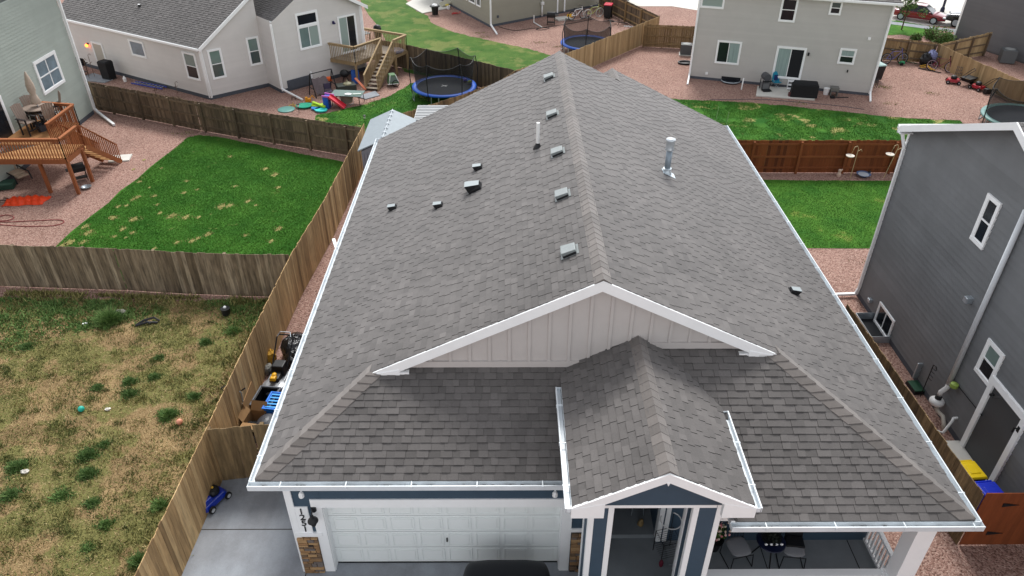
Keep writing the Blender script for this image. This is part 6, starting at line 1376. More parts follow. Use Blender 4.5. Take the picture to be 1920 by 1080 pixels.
def solar(u, v, lab, z=0.0, h=.35):
    t_ = thing('solar_light', lab, 'garden light', (*G2(u, v, z), z), 0, .9, group='solar stake lights'); tubes('stake', m_black, t_, [[(0, 0, 0), (0, 0, h)]], .015); a = MB(); a.lathe((0, 0, h), [(.05, 0), (.07, .12), (.09, .14), (.0, .2)], 10); a.build('lamp_head', mat('lamp_glass', (220, 224, 220), .3), t_); a = MB(); a.lathe((0, 0, h+.14), [(.09, 0), (.07, .04), (0, .05)], 10); a.build('cap', m_black, t_)
solar(561, 211, 'solar stake light behind the dark fence near the toys'); solar(685, 233, 'solar stake light at the lawn corner by the grey shed'); solar(826, 122, 'solar light on a tall stake behind the left of the blue-rimmed trampoline', 0, .5); solar(904, 141, 'solar light on a tall stake right of the blue-rimmed trampoline', 0, .6)
t_ = thing('low_stool', 'small rusty stand near the white downspout', 'stand', G(551, 187), 0, .8); tubes('frame', m_blackm, t_, [[(-.12, -.1, 0), (-.12, -.1, .18), (.12, -.1, .18), (.12, -.1, 0)], [(-.12, .1, 0), (-.12, .1, .18), (.12, .1, .18), (.12, .1, 0)]], .015)
# trampolines
m_net = netmat('net_black', (20, 20, 22), .05, .62); m_net2 = netmat('net_light', (24, 26, 28), .05, .6)
m_padb = mat('blue_pad', (26, 88, 188), .45, n=.08, nscale=3); m_matt = mat('jump_mat', (44, 48, 56), .8, n=.06); m_padm = mat('mint_pad', (104, 142, 138), .5, n=.3, nscale=2)
def trampoline(label, c, R, z, hn, npole, mp, net, logo=False, sag=.22, open_=None, pole_out=.12, rot=0.0, lean=0.0):
    t_ = thing('trampoline', label, 'trampoline', (c[0], c[1], 0), rot)
    n = 48; a = MB(); vs = []; 
    for r_, zz_ in ((R-.24, z+.01), (R-.2, z+.035), (R+.02, z+.03), (R+.04, z-.03), (R-.0, z-.06)):
        for k in range(n): an = 2*math.pi*k/n; vs.append((r_*math.cos(an), r_*math.sin(an), zz_))
    fs = [(i*n+k, i*n+(k+1) % n, (i+1)*n+(k+1) % n, (i+1)*n+k) for i in range(4) for k in range(n)]; a.add(vs, fs, .5); a.build('rim_pad', mp, t_, smooth=True)
    a = MB(); a.face([((R-.22)*math.cos(2*math.pi*k/n), (R-.22)*math.sin(2*math.pi*k/n), z+.0) for k in range(n)]); o_ = a.build('jump_mat', m_matt, t_)
    if logo: k_ = MB(); k_.bar((-.17, -.1, z+.008), (.17, .1, z+.008), .03, .004); k_.bar((-.13, .12, z+.01), (.13, -.12, z+.01), .03, .004); k_.build('mat_mark', m_white, o_)
    for k in range(6): an = k*math.pi/3+.3; tubes('leg', m_galv, t_, [[(R*math.cos(an-.12), R*math.sin(an-.12), z-.05), ((R+.02)*math.cos(an-.12), (R+.02)*math.sin(an-.12), .03), ((R+.02)*math.cos(an+.12), (R+.02)*math.sin(an+.12), .03), (R*math.cos(an+.12), R*math.sin(an+.12), z-.05)]], .025)
    for k in range(npole):
        an = 2*math.pi*k/npole+.1; tubes('net_pole', m_black, t_, [[((R+.05)*math.cos(an), (R+.05)*math.sin(an), z-.3), ((R+pole_out)*math.cos(an), (R+pole_out)*math.sin(an), z+hn*.6), (R*math.cos(an), R*math.sin(an), z+hn)]], .026)
    m_ = 8*npole; a = MB(); rows = 3
    for i in range(m_):
        an = 2*math.pi*i/m_+.1; f_ = (i % 8)/8; top = z+hn-sag*4*f_*(1-f_); rr_ = R-.2
        for j in range(rows): q = j/(rows-1); rad_ = rr_*(1-q)+q*(R-.03-.2*4*f_*(1-f_)*.5); a.v.append((rad_*math.cos(an), rad_*math.sin(an), z+.03+(top-z-.03)*q))
    for i in range(m_):
        for j in range(rows-1): i2 = (i+1) % m_; a.f.append((i*rows+j, i2*rows+j, i2*rows+j+1, i*rows+j+1)); a.t.append(.5); a.mi.append(0)
    tp = [a.v[i*rows+rows-1] for i in range(m_)]; a.build('safety_net', net, t_, smooth=True); tubes('net_edge', m_black, t_, [tp+[tp[0]]], .012, 5); return t_
c_ = (np.array(G2(773, 158, .6))+np.array(G2(893, 162, .6)))/2
trampoline('large trampoline with a bright blue rim and black net beside the weathered deck', (c_[0]+.02, c_[1]-.15), 1.72, .62, 1.6, 6, m_padb, m_net, True)
c_ = (np.array(G2(1051, 84, .55))+np.array(G2(1148, 80, .55)))/2
trampoline('small blue-rimmed trampoline far back behind the roof peak', (c_[0], c_[1]+.1), 1.62, .6, 1.25, 6, m_padb, m_net, False, rot=.3)
c_ = G2(1915, 222, .6)
trampoline('trampoline with a mint-green rim cut by the right frame edge', (c_[0]+.25, c_[1]+.0), 1.98, .62, 1.45, 6, m_padm, m_net2, False, rot=.9)
t_ = thing('ball', 'purple ball on the mat of the blue-rimmed trampoline', 'ball', (*G2(872, 153, .62), .62)); a = MB(); a.ball((0, 0, .1), .1); a.build('ball', mat('purple_ball', (110, 96, 190), .4), t_, smooth=True)
t_ = thing('ball', 'green and yellow toy at the rim of the blue-rimmed trampoline', 'ball', (*G2(881, 157, .62), .66)); a = MB(); a.ball((0, 0, .08), (.12, .08, .08)); a.build('ball', mat('olive_ball', (150, 170, 90), .4), t_, smooth=True)
# --- centre back yard
t_ = thing('planter_barrel', 'black barrel filled with white items on a pale slab at the top centre', 'barrel', G(816, 27), 0, .9); a = MB(); a.lathe((0, 0, 0), [(.24, 0), (.3, .6), (.42, .64), (.42, .7), (.26, .7), (0, .68)], 16); a.build('barrel', m_black, t_); a = MB(); a.ball((0, 0, .74), (.24, .2, .1), 10, 6, jit=.2); a.build('contents', m_white, t_)
t_ = thing('patio_slab', 'pale concrete slab at the top centre behind the yellowish lawn', 'patio', G(800, 15), world=True); a = MB(); a.prism(px([(761, 8), (792, 26), (838, 17), (830, -6), (790, -8)]), .004, .06); a.build('slab', m_concw, t_)
t_ = thing('tan_crate', 'cream folded frame lying beside the black barrel', 'crate', G(838, 12), .4); a = MB(); a.slab([(-.5, -.3, .05), (.5, -.2, .3), (.5, .4, .5), (-.5, .3, .2)], (0, 0, .06)); a.build('panel', mat('cream_panel', (186, 182, 160), .7), t_)
t_ = thing('bucket', 'white bucket with a yellow top by the olive house corner', 'bucket', G(841, 17), 0, .9); a = MB(); a.lathe((0, 0, 0), [(.14, 0), (.17, .3), (0, .3)], 12); a.build('body', m_white, t_); a = MB(); a.lathe((-.1, .05, .28), [(.16, 0), (.14, .1), (0, .1)], 12); a.build('yellow_top', mat('toy_yellow2', (232, 210, 90), .5), t_)
t_ = thing('red_scooter', 'red scooter lying on the rock by the olive house', 'scooter', G(856, 27), .3, .9); tubes('frame', mat('scooter_red', (206, 40, 50), .4), t_, [[(-.4, 0, .08), (.3, .05, .08), (.35, .2, .2)], [(-.3, .2, .1), (.1, -.1, .14)], [(-.4, -.15, .08), (.0, .2, .1)]], .03)
grill('charcoal_grill', 'small black barrel grill on four legs beside the olive house', G(1033, 46), -.1, .85)
hose('thin dark hose snaking over the rock below the olive house', [(935, 50), (965, 57), (1000, 53), (1030, 52), (1018, 56), (1005, 55), (1022, 51), (1070, 44), (1110, 36)], m_black, .018)
t_ = thing('drain_pipe', 'white drain pipe lying on the rock by the olive house vent', 'pipe', G(1000, 42), world=True); p1, p2, p3 = G(1001, 34, .5), G(1001, 42, .05), G(1016, 51, .05); p1 = np.array([p2[0], p2[1], .55]); a = MB(); a.tube([p1, p2, p3], .045, 8); a.build('pipe', m_pvc, t_)
t_ = thing('step_pad', 'small pale door pad by the olive house', 'slab', G(1055, 36), .4); a = MB(); a.box((0, 0, .05), (1.1, .8, .1)); a.build('pad', m_concw, t_)
rbin('wheelie_bin', *G2(1139, 34), -.3, mat('crimson_lid', (206, 24, 60), .45), m_black, 'black wheelie bin with a crimson lid by the brown fence', 1.0)
def bicycle(label, loc, rz, sc, mf, mt=None, rim=None, lie=0.0, grp='bicycles'):
    t_ = thing('bicycle', label, 'bicycle', loc, rz, sc, group=grp); t_.rotation_euler = (lie, 0, rz)
    ring = lambda cx, r_: [(cx+r_*math.cos(k*2*math.pi/20), 0, .33+r_*math.sin(k*2*math.pi/20)) for k in range(20)]
    for cx in (-.52, .52):
        a = MB(); a.tube(ring(cx, .32), .028, 6, closed=True); w_ = a.build('wheel', mt or m_rubber, t_)
        a = MB(); a.tube(ring(cx, .28), .012, 5, closed=True)
        for k in range(6): an = k*math.pi/3; a.tube([(cx, 0, .33), (cx+.28*math.cos(an), 0, .33+.28*math.sin(an))], .005, 4)
        a.build('rim', rim or m_galv, w_)
    tubes('frame', mf, t_, [[(-.52, 0, .33), (-.1, 0, .3), (.38, 0, .78), (-.22, 0, .76), (-.1, 0, .3)], [(-.22, 0, .76), (-.52, 0, .33)], [(.52, 0, .33), (.38, 0, .78), (.34, 0, .95)]], .024)
    tubes('handlebar', m_black, t_, [[(.28, -.28, .98), (.36, -.2, .95), (.36, .2, .95), (.28, .28, .98)]], .02)
    a = MB(); a.box((-.26, 0, .86), (.26, .14, .06), top=.8); a.tube([(-.22, 0, .76), (-.25, 0, .85)], .015); a.build('saddle', m_black, t_, bevel=.02); return t_
bicycle('white and silver bicycle leaning by the olive house, leftmost of its pair', (*G2(1082, 36), 0), .5, .95, m_white, lie=.12)
bicycle('pale yellow-green bicycle with white tyres beside the crimson lidded bin', (*G2(1112, 33), 0), .45, 1.0, mat('pale_lime', (196, 204, 130), .4), mt=mat('white_tyre', (210, 208, 200), .7), lie=.12)
t_ = thing('toy_car', 'yellow ride-on toy in front of the silver bicycle', 'toy', G(1068, 33), .3, .9); a = MB(); a.box((0, 0, .16), (.5, .3, .24), top=.7); a.build('body', mat('ride_yellow', (250, 190, 20), .45), t_, bevel=.04)
bicycle('dark bicycle lying on the rock by the weathered fence', (*G2(1162, 44), .08), -.6, .9, m_blackm, lie=1.3)
t_ = thing('white_debris', 'white scrap pieces on the rock at the fence foot', 'debris', G(1175, 50)); a = MB(); a.box((0, 0, .03), (.4, .1, .05)); a.box((.3, -.1, .03), (.25, .1, .05), rz=.4); a.build('scrap', m_white, t_)
# --- greige house yard
t_ = thing('ac_unit', 'grey air conditioner unit on a pad at the corner of the two-storey house', 'air conditioner', G(1285, 102), -.2, .85)
a = MB(); a.box((0, 0, .42), (.8, .7, .74)); a.build('casing', mat('ac_grey', (92, 96, 98), .5), t_, bevel=.02); a = MB(); a.lathe((0, 0, .79), [(.3, 0), (.3, .02), (.06, .04), (0, .04)], 18); a.build('fan_grille', mat('ac_light', (150, 152, 150), .5), t_); a = MB(); a.box((0, 0, .03), (.95, .85, .06)); a.build('pad', m_concw, t_)
t_ = thing('ac_unit', 'grey air conditioner unit beside the charcoal house at the right edge', 'air conditioner', G(1885, 117), -.35, .95)
a = MB(); a.box((0, 0, .45), (.85, .8, .8)); a.build('casing', mat('ac_grey', (92, 96, 98), .5), t_, bevel=.02); a = MB(); a.lathe((0, 0, .86), [(.3, 0), (.3, .02), (.06, .04), (0, .04)], 18); a.build('fan_grille', mat('ac_light', (150, 152, 150), .5), t_)
t_ = thing('window_well_cover', 'black oval window well at the side of the two-storey house', 'window well', G(1284, 119)); a = MB(); a.lathe((0, 0, .0), [(.42, 0), (.45, .1), (.36, .1), (.3, .02), (0, .01)], 18, sy=.8); a.build('well', m_black, t_)
t_ = thing('smoker_grill', 'grey pellet smoker with shelf on the pale patio slab', 'smoker', G(1432, 169), .1, .8)
a = MB(); a.tube([(0, -.25, .95), (0, .3, .95)], .26, 12); a.build('barrel', mat('smoker_grey', (84, 86, 90), .4), t_); a = MB(); a.box((0, 0, .35), (.5, .45, .4)); a.build('cabinet', mat('smoker_mid', (120, 122, 124), .5), t_, bevel=.02); a = MB(); a.box((0, -.42, .75), (.6, .25, .03)); a.box((0, -.45, .15), (.6, .4, .04)); a.build('front_shelf', m_black, t_)
for sx in (-.26, .26):
    for sy in (-.22, .22): a = MB(); a.bar((sx, sy, 0), (sx, sy, .8), .04, .04); a.build('leg', m_black, t_)
t_ = thing('camp_chair', 'turquoise folding camp chair on the pale patio slab', 'chair', G(1454, 165), .1, .8)
a = MB(); a.slab([(-.28, .2, .42), (.28, .2, .42), (.24, .3, 1.0), (.1, .32, 1.08), (-.1, .32, 1.08), (-.24, .3, 1.0)], (0, .02, 0)); a.slab([(-.28, -.25, .44), (.28, -.25, .44), (.28, .22, .4), (-.28, .22, .4)], (0, 0, .02)); a.build('sling', mat('turquoise_cloth', (30, 140, 170), .8), t_); a = MB(); a.slab([(-.14, .18, .5), (.14, .18, .5), (.14, .27, .85), (-.14, .27, .85)], (0, .01, 0)); a.build('navy_panel', mat('navy_cloth', (24, 44, 100), .8), t_)
tubes('frame', m_galv, t_, [[(-.3, -.3, 0), (.3, .25, .4)], [(.3, -.3, 0), (-.3, .25, .4)], [(-.3, .3, 0), (-.28, -.25, .6)], [(.3, .3, 0), (.28, -.25, .6)], [(-.3, -.28, .6), (-.3, .25, .62)], [(.3, -.28, .6), (.3, .25, .62)]], .015)
c_ = G(1509, 187); t_ = thing('covered_grill', 'wide black covered barbecue on the patio slab beside the steps', 'covered grill', (c_[0], c_[1]+.35, 0), -.2, .8)
a = MB(); a.prism([(-.88, -.32), (.88, -.32), (.88, .32), (-.88, .32)], .08, .95, top=[(-.86, -.3), (.86, -.3), (.86, .3), (-.86, .3)]); a.prism([(-.8, -.28), (.8, -.28), (.8, .28), (-.8, .28)], .95, 1.15, top=[(-.74, -.16), (.74, -.16), (.74, .16), (-.74, .16)]); a.build('cover', mat('black_cover', (24, 25, 28), .75), t_, bevel=.04)
simplebox('paver_block', 'small reddish block in front of the black covered barbecue', 'block', G(1482, 182), (.3, .22, .3), mat('red_block', (104, 66, 66), .9), 0, .9)
t_ = thing('white_pail', 'white pail between the covered barbecue and the little grey table', 'pail', G(1548, 177), 0, .85); a = MB(); a.lathe((0, 0, 0), [(.16, 0), (.2, .42), (.16, .42), (0, .4)], 14); a.build('pail', m_white, t_)
t_ = thing('little_table', 'small grey side table by the two-storey house wall', 'table', G(1562, 179), -.2, .85); a = MB(); a.box((0, 0, .45), (.5, .45, .25)); a.build('body', mat('warm_grey', (116, 116, 112), .6), t_, bevel=.02)
for sx in (-.2, .2): a = MB(); a.box((sx, 0, .16), (.05, .4, .32)); a.build('leg', mat('warm_grey', (116, 116, 112), .6), t_)
t_ = thing('garden_tool', 'dark tool lying on the rock right of the little grey table', 'tool', G(1574, 184)); tubes('handle', m_black, t_, [[(-.35, 0, .05), (.5, .05, .03)]], .025); a = MB(); a.box((-.4, 0, .06), (.2, .2, .1)); a.build('head', m_black, t_)
hose('thin hose crossing the rock below the patio slab', [(1330, 187), (1420, 186), (1480, 190), (1560, 197), (1620, 205)], m_found, .012)
t_ = thing('drain_pipe', 'white bent drain pipe by the basement window of the two-storey house', 'pipe', G(1392, 165), world=True); p2 = G(1390, 168, .0); a = MB(); a.tube([p2, p2+np.array([.02, .05, .3]), p2+np.array([.12, .3, .55])], .035, 8); a.build('pipe', m_pvc, t_)
rbin('wheelie_bin', *G2(1640, 150), .2, mat('pale_mint_lid', (190, 220, 214), .4), m_black, 'black bin with a pale mint lid behind the corner of the two-storey house', .95)
t_ = thing('tyre_rack', 'black metal bed frame part leaning behind the white downspout', 'metal frame', G(1636, 168), .3, .8); tubes('frame', m_blackm, t_, [[(-.3, 0, .5+.1*i), (.3, 0, .5+.1*i)] for i in range(3)]+[[(-.3+.15*i, 0, .1), (-.3+.15*i, 0, .75)] for i in range(5)], .02)
mv = mat('violet_frame', (110, 110, 170), .4)
bicycle('violet and black bicycle leaning on the brown fence right of the two-storey house', (*G2(1675, 120), 0), .05, .98, mv, lie=-.1)
bicycle('dark red bicycle with pale rims leaning by the blue tarp', (*G2(1762, 134), 0), -.45, .95, mat('maroon_frame', (120, 40, 70), .4), rim=mat('pink_rim', (226, 200, 214), .5), lie=-.25)
t_ = thing('toy_mower', 'small green toy mower by the violet bicycle', 'toy', G(1690, 122), .2, .8); a = MB(); a.box((0, 0, .2), (.4, .3, .2), top=.7); a.build('body', mat('toy_green2', (50, 150, 100), .5), t_, bevel=.03); tubes('wheel', m_rubber, t_, [[(-.1, -.18, .12), (-.1, -.1, .12)]], .12, 12)
hose('green hose lying at the foot of the brown fence', [(1697, 115), (1710, 117), (1720, 119)], mat('green_hose', (60, 104, 66), .6), .02)
t_ = thing('tarp_heap', 'blue-grey tarp draped over black things by the fence corner', 'tarp', G(1737, 124), .2, .85)
a = MB(); a.ball((0, .1, .45), (.6, .4, .5), 14, 9, jit=.14); a.build('black_heap', m_black, t_); a = MB(); a.ball((.22, .05, .62), (.38, .34, .5), 14, 9, jit=.1); a.build('tarp', mat('periwinkle_tarp', (124, 130, 172), .6), t_)
t_ = thing('kayak_paddle', 'yellow and black sled frame lying before the blue-grey tarp', 'sled', G(1738, 130), -.6, .9); tubes('frame', mat('yellow_frame', (206, 160, 60), .5), t_, [[(-.5, .1, .1), (-.1, .2, .25), (.2, 0, .1), (.5, -.1, .05)], [(-.4, -.1, .08), (0, -.05, .2), (.3, -.15, .05)]], .035); tubes('runner', m_black, t_, [[(-.5, -.2, .03), (.9, -.35, .03)]], .03)
def mower(label, loc, rz, sc, mc, tall=True):
    t_ = thing('lawn_mower', label, 'lawn mower', loc, rz, sc, group='lawn mowers')
    a = MB(); a.prism([(-.36, -.26), (.3, -.26), (.4, -.1), (.4, .1), (.3, .26), (-.36, .26)], .12, .28, top=[(-.3, -.2), (.24, -.2), (.32, -.08), (.32, .08), (.24, .2), (-.3, .2)]); a.build('deck', mc, t_, bevel=.02)
    a = MB(); a.lathe((.02, 0, .27), [(.16, 0), (.18, .1), (.15, .18), (.08, .22), (0, .22)], 14); a.build('engine', m_black, t_)
    for x in (-.3, .3):
        for y in (-.28, .28): a = MB(); a.tube([(x, y-.025, .11), (x, y+.025, .11)], .11, 14); w_ = a.build('wheel', m_rubber, t_); a = MB(); a.tube([(x, y-.03, .11), (x, y+.03, .11)], .045, 8); a.build('hub', m_galv, w_)
    tubes('handle', m_blackm, t_, [[(-.3, -.2, .28), (-.8, -.22, .85), (-.92, -.22, .95), (-.92, .22, .95), (-.8, .22, .85), (-.3, .2, .28)]], .018); return t_
mred = mat('mower_red', (166, 28, 44), .4)
mower('red lawn mower left of its pair by the pale fence', (*G2(1786, 156), 0), -.4+math.pi, .95, mred)
t_ = thing('wire_rack', 'grey wire frame leaning on the pale fence behind the left red mower', 'wire frame', G(1800, 147), -.5, .85); tubes('frame', m_found, t_, [[(-.4+.1*i, 0, .05), (-.35+.1*i, .12, .75)] for i in range(9)]+[[(-.4, .06*i, .1+.2*i), (.45, .06*i, .1+.2*i)] for i in range(4)], .012)
t_ = thing('wheelbarrow', 'black tray wheelbarrow between the two red mowers', 'wheelbarrow', G(1812, 160), .5, .85); a = MB(); a.prism([(-.3, -.25), (.35, -.22), (.35, .22), (-.3, .25)], .3, .55, top=[(-.45, -.36), (.5, -.34), (.5, .34), (-.45, .36)]); a.build('tray', m_black, t_); tubes('handle', mat('tan_handle', (160, 140, 110), .7), t_, [[(.4, -.2, .28), (-.9, -.3, .7)], [(.4, .2, .28), (-.9, .3, .7)]], .025); tubes('wheel', m_rubber, t_, [[(.5, -.05, .18), (.5, .05, .18)]], .18, 14)
mower('bright red lawn mower nearest the mint-rimmed trampoline', (*G2(1832, 168), 0), -1.2+math.pi, .95, mred)
t_ = thing('engine_box', 'dark machine part between the red mower and the mint-rimmed trampoline', 'machine part', G(1848, 176), .3, .9); a = MB(); a.box((0, 0, .18), (.3, .26, .3)); a.tube([(.2, -.1, .15), (.2, .1, .15)], .15, 12); a.build('block', m_black, t_, bevel=.02)
# street
def car(label, loc, rz, sc, col, kind='sedan', name='car', cat='car', plain=False):
    t_ = thing(name, label, cat, loc, rz, sc)
    if kind == 'sedan':
        L, W = 4.7, 1.82; st = [(-2.35, .3, .62, .66, .62), (-2.2, .26, .86, .84, .8), (-1.6, .22, .95, .90, .86), (-.9, .2, .96, .91, .9), (0, .2, .94, .91, .9), (.9, .2, .92, .91, .9), (1.6, .22, .84, .9, .86), (2.15, .26, .72, .82, .74), (2.35, .32, .56, .62, .56)]
        cab = [(-1.75, .92, .72), (-1.05, 1.38, .6), (-.1, 1.44, .62), (.45, 1.4, .6), (1.2, .92, .74)]; wr = .33; wx = (-1.42, 1.42)
    else:
        L, W = 4.9, 1.98; st = [(-2.4, .4, .95, .8, .78), (-2.3, .34, 1.08, .93, .92), (-1.4, .3, 1.12, .98, .97), (0, .3, 1.12, .98, .97), (.95, .3, 1.1, .98, .96), (1.15, .3, 1.12, .97, .92), (1.8, .32, 1.09, .95, .88), (2.25, .38, 1.0, .88, .82), (2.42, .45, .8, .8, .76)]
        cab = [(-2.3, 1.08, .82), (-2.05, 1.72, .7), (-.5, 1.8, .72), (.3, 1.76, .7), (1.05, 1.1, .84)]; wr = .38; wx = (-1.5, 1.5)
    n = 10; a = MB(); vs = []
    for x, zb_, zt, hw, ht in st:
        pr = [(-hw*.9, zb_), (-hw, zb_+(zt-zb_)*.35), (-hw*.99, zb_+(zt-zb_)*.72), (-ht, zt-.02), (-ht*.5, zt+.03), (ht*.5, zt+.03), (ht, zt-.02), (hw*.99, zb_+(zt-zb_)*.72), (hw, zb_+(zt-zb_)*.35), (hw*.9, zb_)]
        vs += [(x, y, z) for y, z in pr]
    fs = [(i*n+k, i*n+k+1, (i+1)*n+k+1, (i+1)*n+k) for i in range(len(st)-1) for k in range(n-1)]+[tuple(range(n)), tuple((len(st)-1)*n+k for k in range(n-1, -1, -1))]+[(i*n, (i+1)*n, (i+1)*n+n-1, i*n+n-1) for i in range(len(st)-1)]
    a.add(vs, fs, .5); o_ = a.build('body', col, t_, smooth=True); sb_ = o_.modifiers.new('s', 'SUBSURF'); sb_.levels = 1; sb_.render_levels = 2
    a = MB(); vs = []
    for x, z, hw in cab: vs += [(x, -hw, z), (x, hw, z)]
    x0_, x4_ = cab[0], cab[-1]
    bot = [(x, s_*(.86 if kind == 'sedan' else .92), .9 if kind == 'sedan' else 1.06) for x, z, hw in cab for s_ in (-1, 1)]
    k0 = len(vs); vs += bot; fs = [(2*i, 2*i+2, 2*i+3, 2*i+1) for i in range(4)]+[(2*i, k0+2*i, k0+2*i+2, 2*i+2) for i in range(4)]+[(2*i+1, 2*i+3, k0+2*i+3, k0+2*i+1) for i in range(4)]
    a.add(vs, fs, .5); a.build('windows', m_glass_d, t_, bevel=.03)
    a = MB(); c1, c2, c3 = cab[1], cab[2], cab[3]; a.slab([(c1[0]-.02, -c1[2]-.01, c1[1]), (c2[0], -c2[2]-.01, c2[1]), (c3[0]+.02, -c3[2]-.01, c3[1]), (c3[0]+.02, c3[2]+.01, c3[1]), (c2[0], c2[2]+.01, c2[1]), (c1[0]-.02, c1[2]+.01, c1[1])], (0, 0, .035)); a.build('roof_panel', col, t_, bevel=.015)
    for x in wx:
        for sy in (-1, 1):
            y = sy*(W/2-.12); a = MB(); a.tube([(x, y-.11, wr), (x, y+.11, wr)], wr, 22); w_ = a.build('wheel', m_rubber, t_, bevel=.02); a = MB(); a.tube([(x, y-.12, wr), (x, y+.12, wr)], wr*.68, 16)
            for k in range(5): an = k*1.257; a.box((x+.13*math.cos(an), y+sy*.122, wr+.13*math.sin(an)), (.05, .015, .05))
            a.build('rim', m_galv, w_)
    fx = st[-1][0]
    for sy in (() if plain else (-.62, .62)): a = MB(); a.box((fx-.12, sy, st[-2][2]-.08), (.26, .32, .12)); a.build('headlight', mat('headlight', (220, 226, 230), .15, spec=.8), t_, bevel=.03); a = MB(); a.box((st[0][0]+.08, sy*1.05, st[1][2]-.12), (.2, .26, .13)); a.build('tail_light', mat('tail_red', (150, 20, 20), .3), t_, bevel=.02)
    if not plain: a = MB(); a.box((fx-.02, 0, st[-1][2]-.02), (.1, .8, .16)); a.build('grille', m_galv, t_, bevel=.02)
    for sy in (-1, 1): a = MB(); a.box((cab[-1][0]-.25, sy*(st[4][3]+.1), (.98 if kind == 'sedan' else 1.18)), (.14, .2, .13)); a.build('mirror', col, t_, bevel=.03)
    return t_
m_carr = mat('crimson_paint', (136, 16, 30), .25, coat=.8); m_cark = mat('black_paint', (20, 22, 28), .22, coat=.8)
b0, b1 = np.array(G2(1687, 37)), np.array(G2(1748, 46)); cc = np.array(G2(1716, 36)); an = math.atan2(b1[1]-b0[1], b1[0]-b0[0])
Ls = np.linalg.norm(b1-b0)/2.84
nrm = np.array([-math.sin(an), math.cos(an)])
mc_ = (b0+b1)/2+nrm*.79*Ls
car('dark red sedan parked beyond the two-storey house', (mc_[0], mc_[1], .01), an, Ls, m_carr)
w0 = np.array(G2(1789, 51)); dirn = np.array([math.cos(an+.0), math.sin(an)]); s2 = Ls*1.02
mc2 = w0+dirn*1.5*s2+nrm*.87*s2
car('black sport utility vehicle half hidden by the charcoal house', (mc2[0], mc2[1], .01), an+math.pi, s2, m_cark, 'suv')
car('black vehicle with grey sides parked in front of the garage door, hood in view', (-.06, 9.48-2.42, .016), math.pi/2, 1.0, mat('black_hood', (15, 18, 26), .5, spec=.3), 'suv', plain=True)
c_ = G(1766, 22); t_ = thing('street_lamp_post', 'dark blue-black lamp post behind the red sedan', 'lamp post', c_, 0, .9); a = MB(); a.tube([(0, 0, 0), (0, 0, 5)], .1, 10); a.build('pole', mat('post_navy', (30, 32, 60), .5), t_); a = MB(); a.lathe((0, 0, 0), [(.18, 0), (.16, .3), (.1, .4)], 12); a.build('base', mat('post_navy', (30, 32, 60), .5), t_); a = MB(); a.bar((0, 0, 5), (.9, 0, 5.2), .12, .08); a.build('lamp_head', m_black, t_)
# street tree
def tree(label, loc, h, r, n, m, seed=1, trunk=.06):
    random.seed(seed); t_ = thing('tree', label, 'tree', loc)
    a = MB(); a.tube([(0, 0, 0), (.03, 0, h*.35), (-.02, .03, h*.6), (0, 0, h*.85)], [trunk, trunk*.8, trunk*.6, trunk*.25], 8)
    for k in range(9): an = k*2.4; z0 = h*(.3+.05*k); q = r*(.9-.05*k); a.tube([(0, 0, z0), (q*.5*math.cos(an), q*.5*math.sin(an), z0+h*.12), (q*.85*math.cos(an), q*.85*math.sin(an), z0+h*.22)], [trunk*.45, trunk*.3, trunk*.1], 5)
    a.build('trunk', mat('bark', (92, 76, 62), .9, n=.3), t_)
    b = MB(); cl = [(random.gauss(0, r*.42), random.gauss(0, r*.42), h*random.uniform(.42, .98), r*random.uniform(.22, .42)) for _ in range(26)]
    for i in range(n):
        cx, cy, cz, cr_ = random.choice(cl); q = Vector((random.gauss(0, 1), random.gauss(0, 1), random.gauss(0, .9))).normalized()*cr_*random.uniform(.5, 1)**.5
        p = Vector((cx, cy, cz))+q; u_ = Vector((random.gauss(0, 1), random.gauss(0, 1), random.gauss(0, 1))).normalized(); v_ = u_.orthogonal().normalized(); s_ = random.uniform(.04, .09)
        b.face([tuple(p-u_*s_), tuple(p+v_*s_*.5), tuple(p+u_*s_), tuple(p-v_*s_*.5)], tone=random.random())
    b.build('crown', m, t_); return t_
tree('young street tree with a thin trunk in front of the red sedan', G(1690, 56), 2.9, .85, 2600, m_leafd, 3, .05)
random.seed(11)
def shrub(u, v, r, h, n, m, label):
    c = G(u, v); t_ = thing('shrub', label, 'shrub', c); 
    b = MB()
    for k in range(14): an = k*.45; b.tube([(0, 0, 0), (r*.6*math.cos(an*3), r*.6*math.sin(an*3), h*.7)], .012, 4)
    b.build('stem', mat('bark', (92, 76, 62), .9), t_)
    leafclump('foliage', (0, 0), r, h, n, m, '', '', parent=t_, size=.12, z0=.05, shell=.15)
shrub(1714, 76, .45, .55, 700, m_leafd, 'small round dark green shrub behind the railed fence')
shrub(1741, 72, .75, .9, 1100, m_leafw, 'upright light green shrub beside the larger bush below the red sedan')
shrub(1758, 80, .95, 1.0, 1500, m_leafw, 'largest bright green bush below the red sedan')
shrub(1777, 75, .42, .5, 500, mat('plum_leaf', (70, 36, 42), .8, ramp=[(0, (50, 26, 32)), (.6, (84, 44, 50)), (1, (110, 60, 62))]), 'small dark plum-red shrub by the charcoal house')
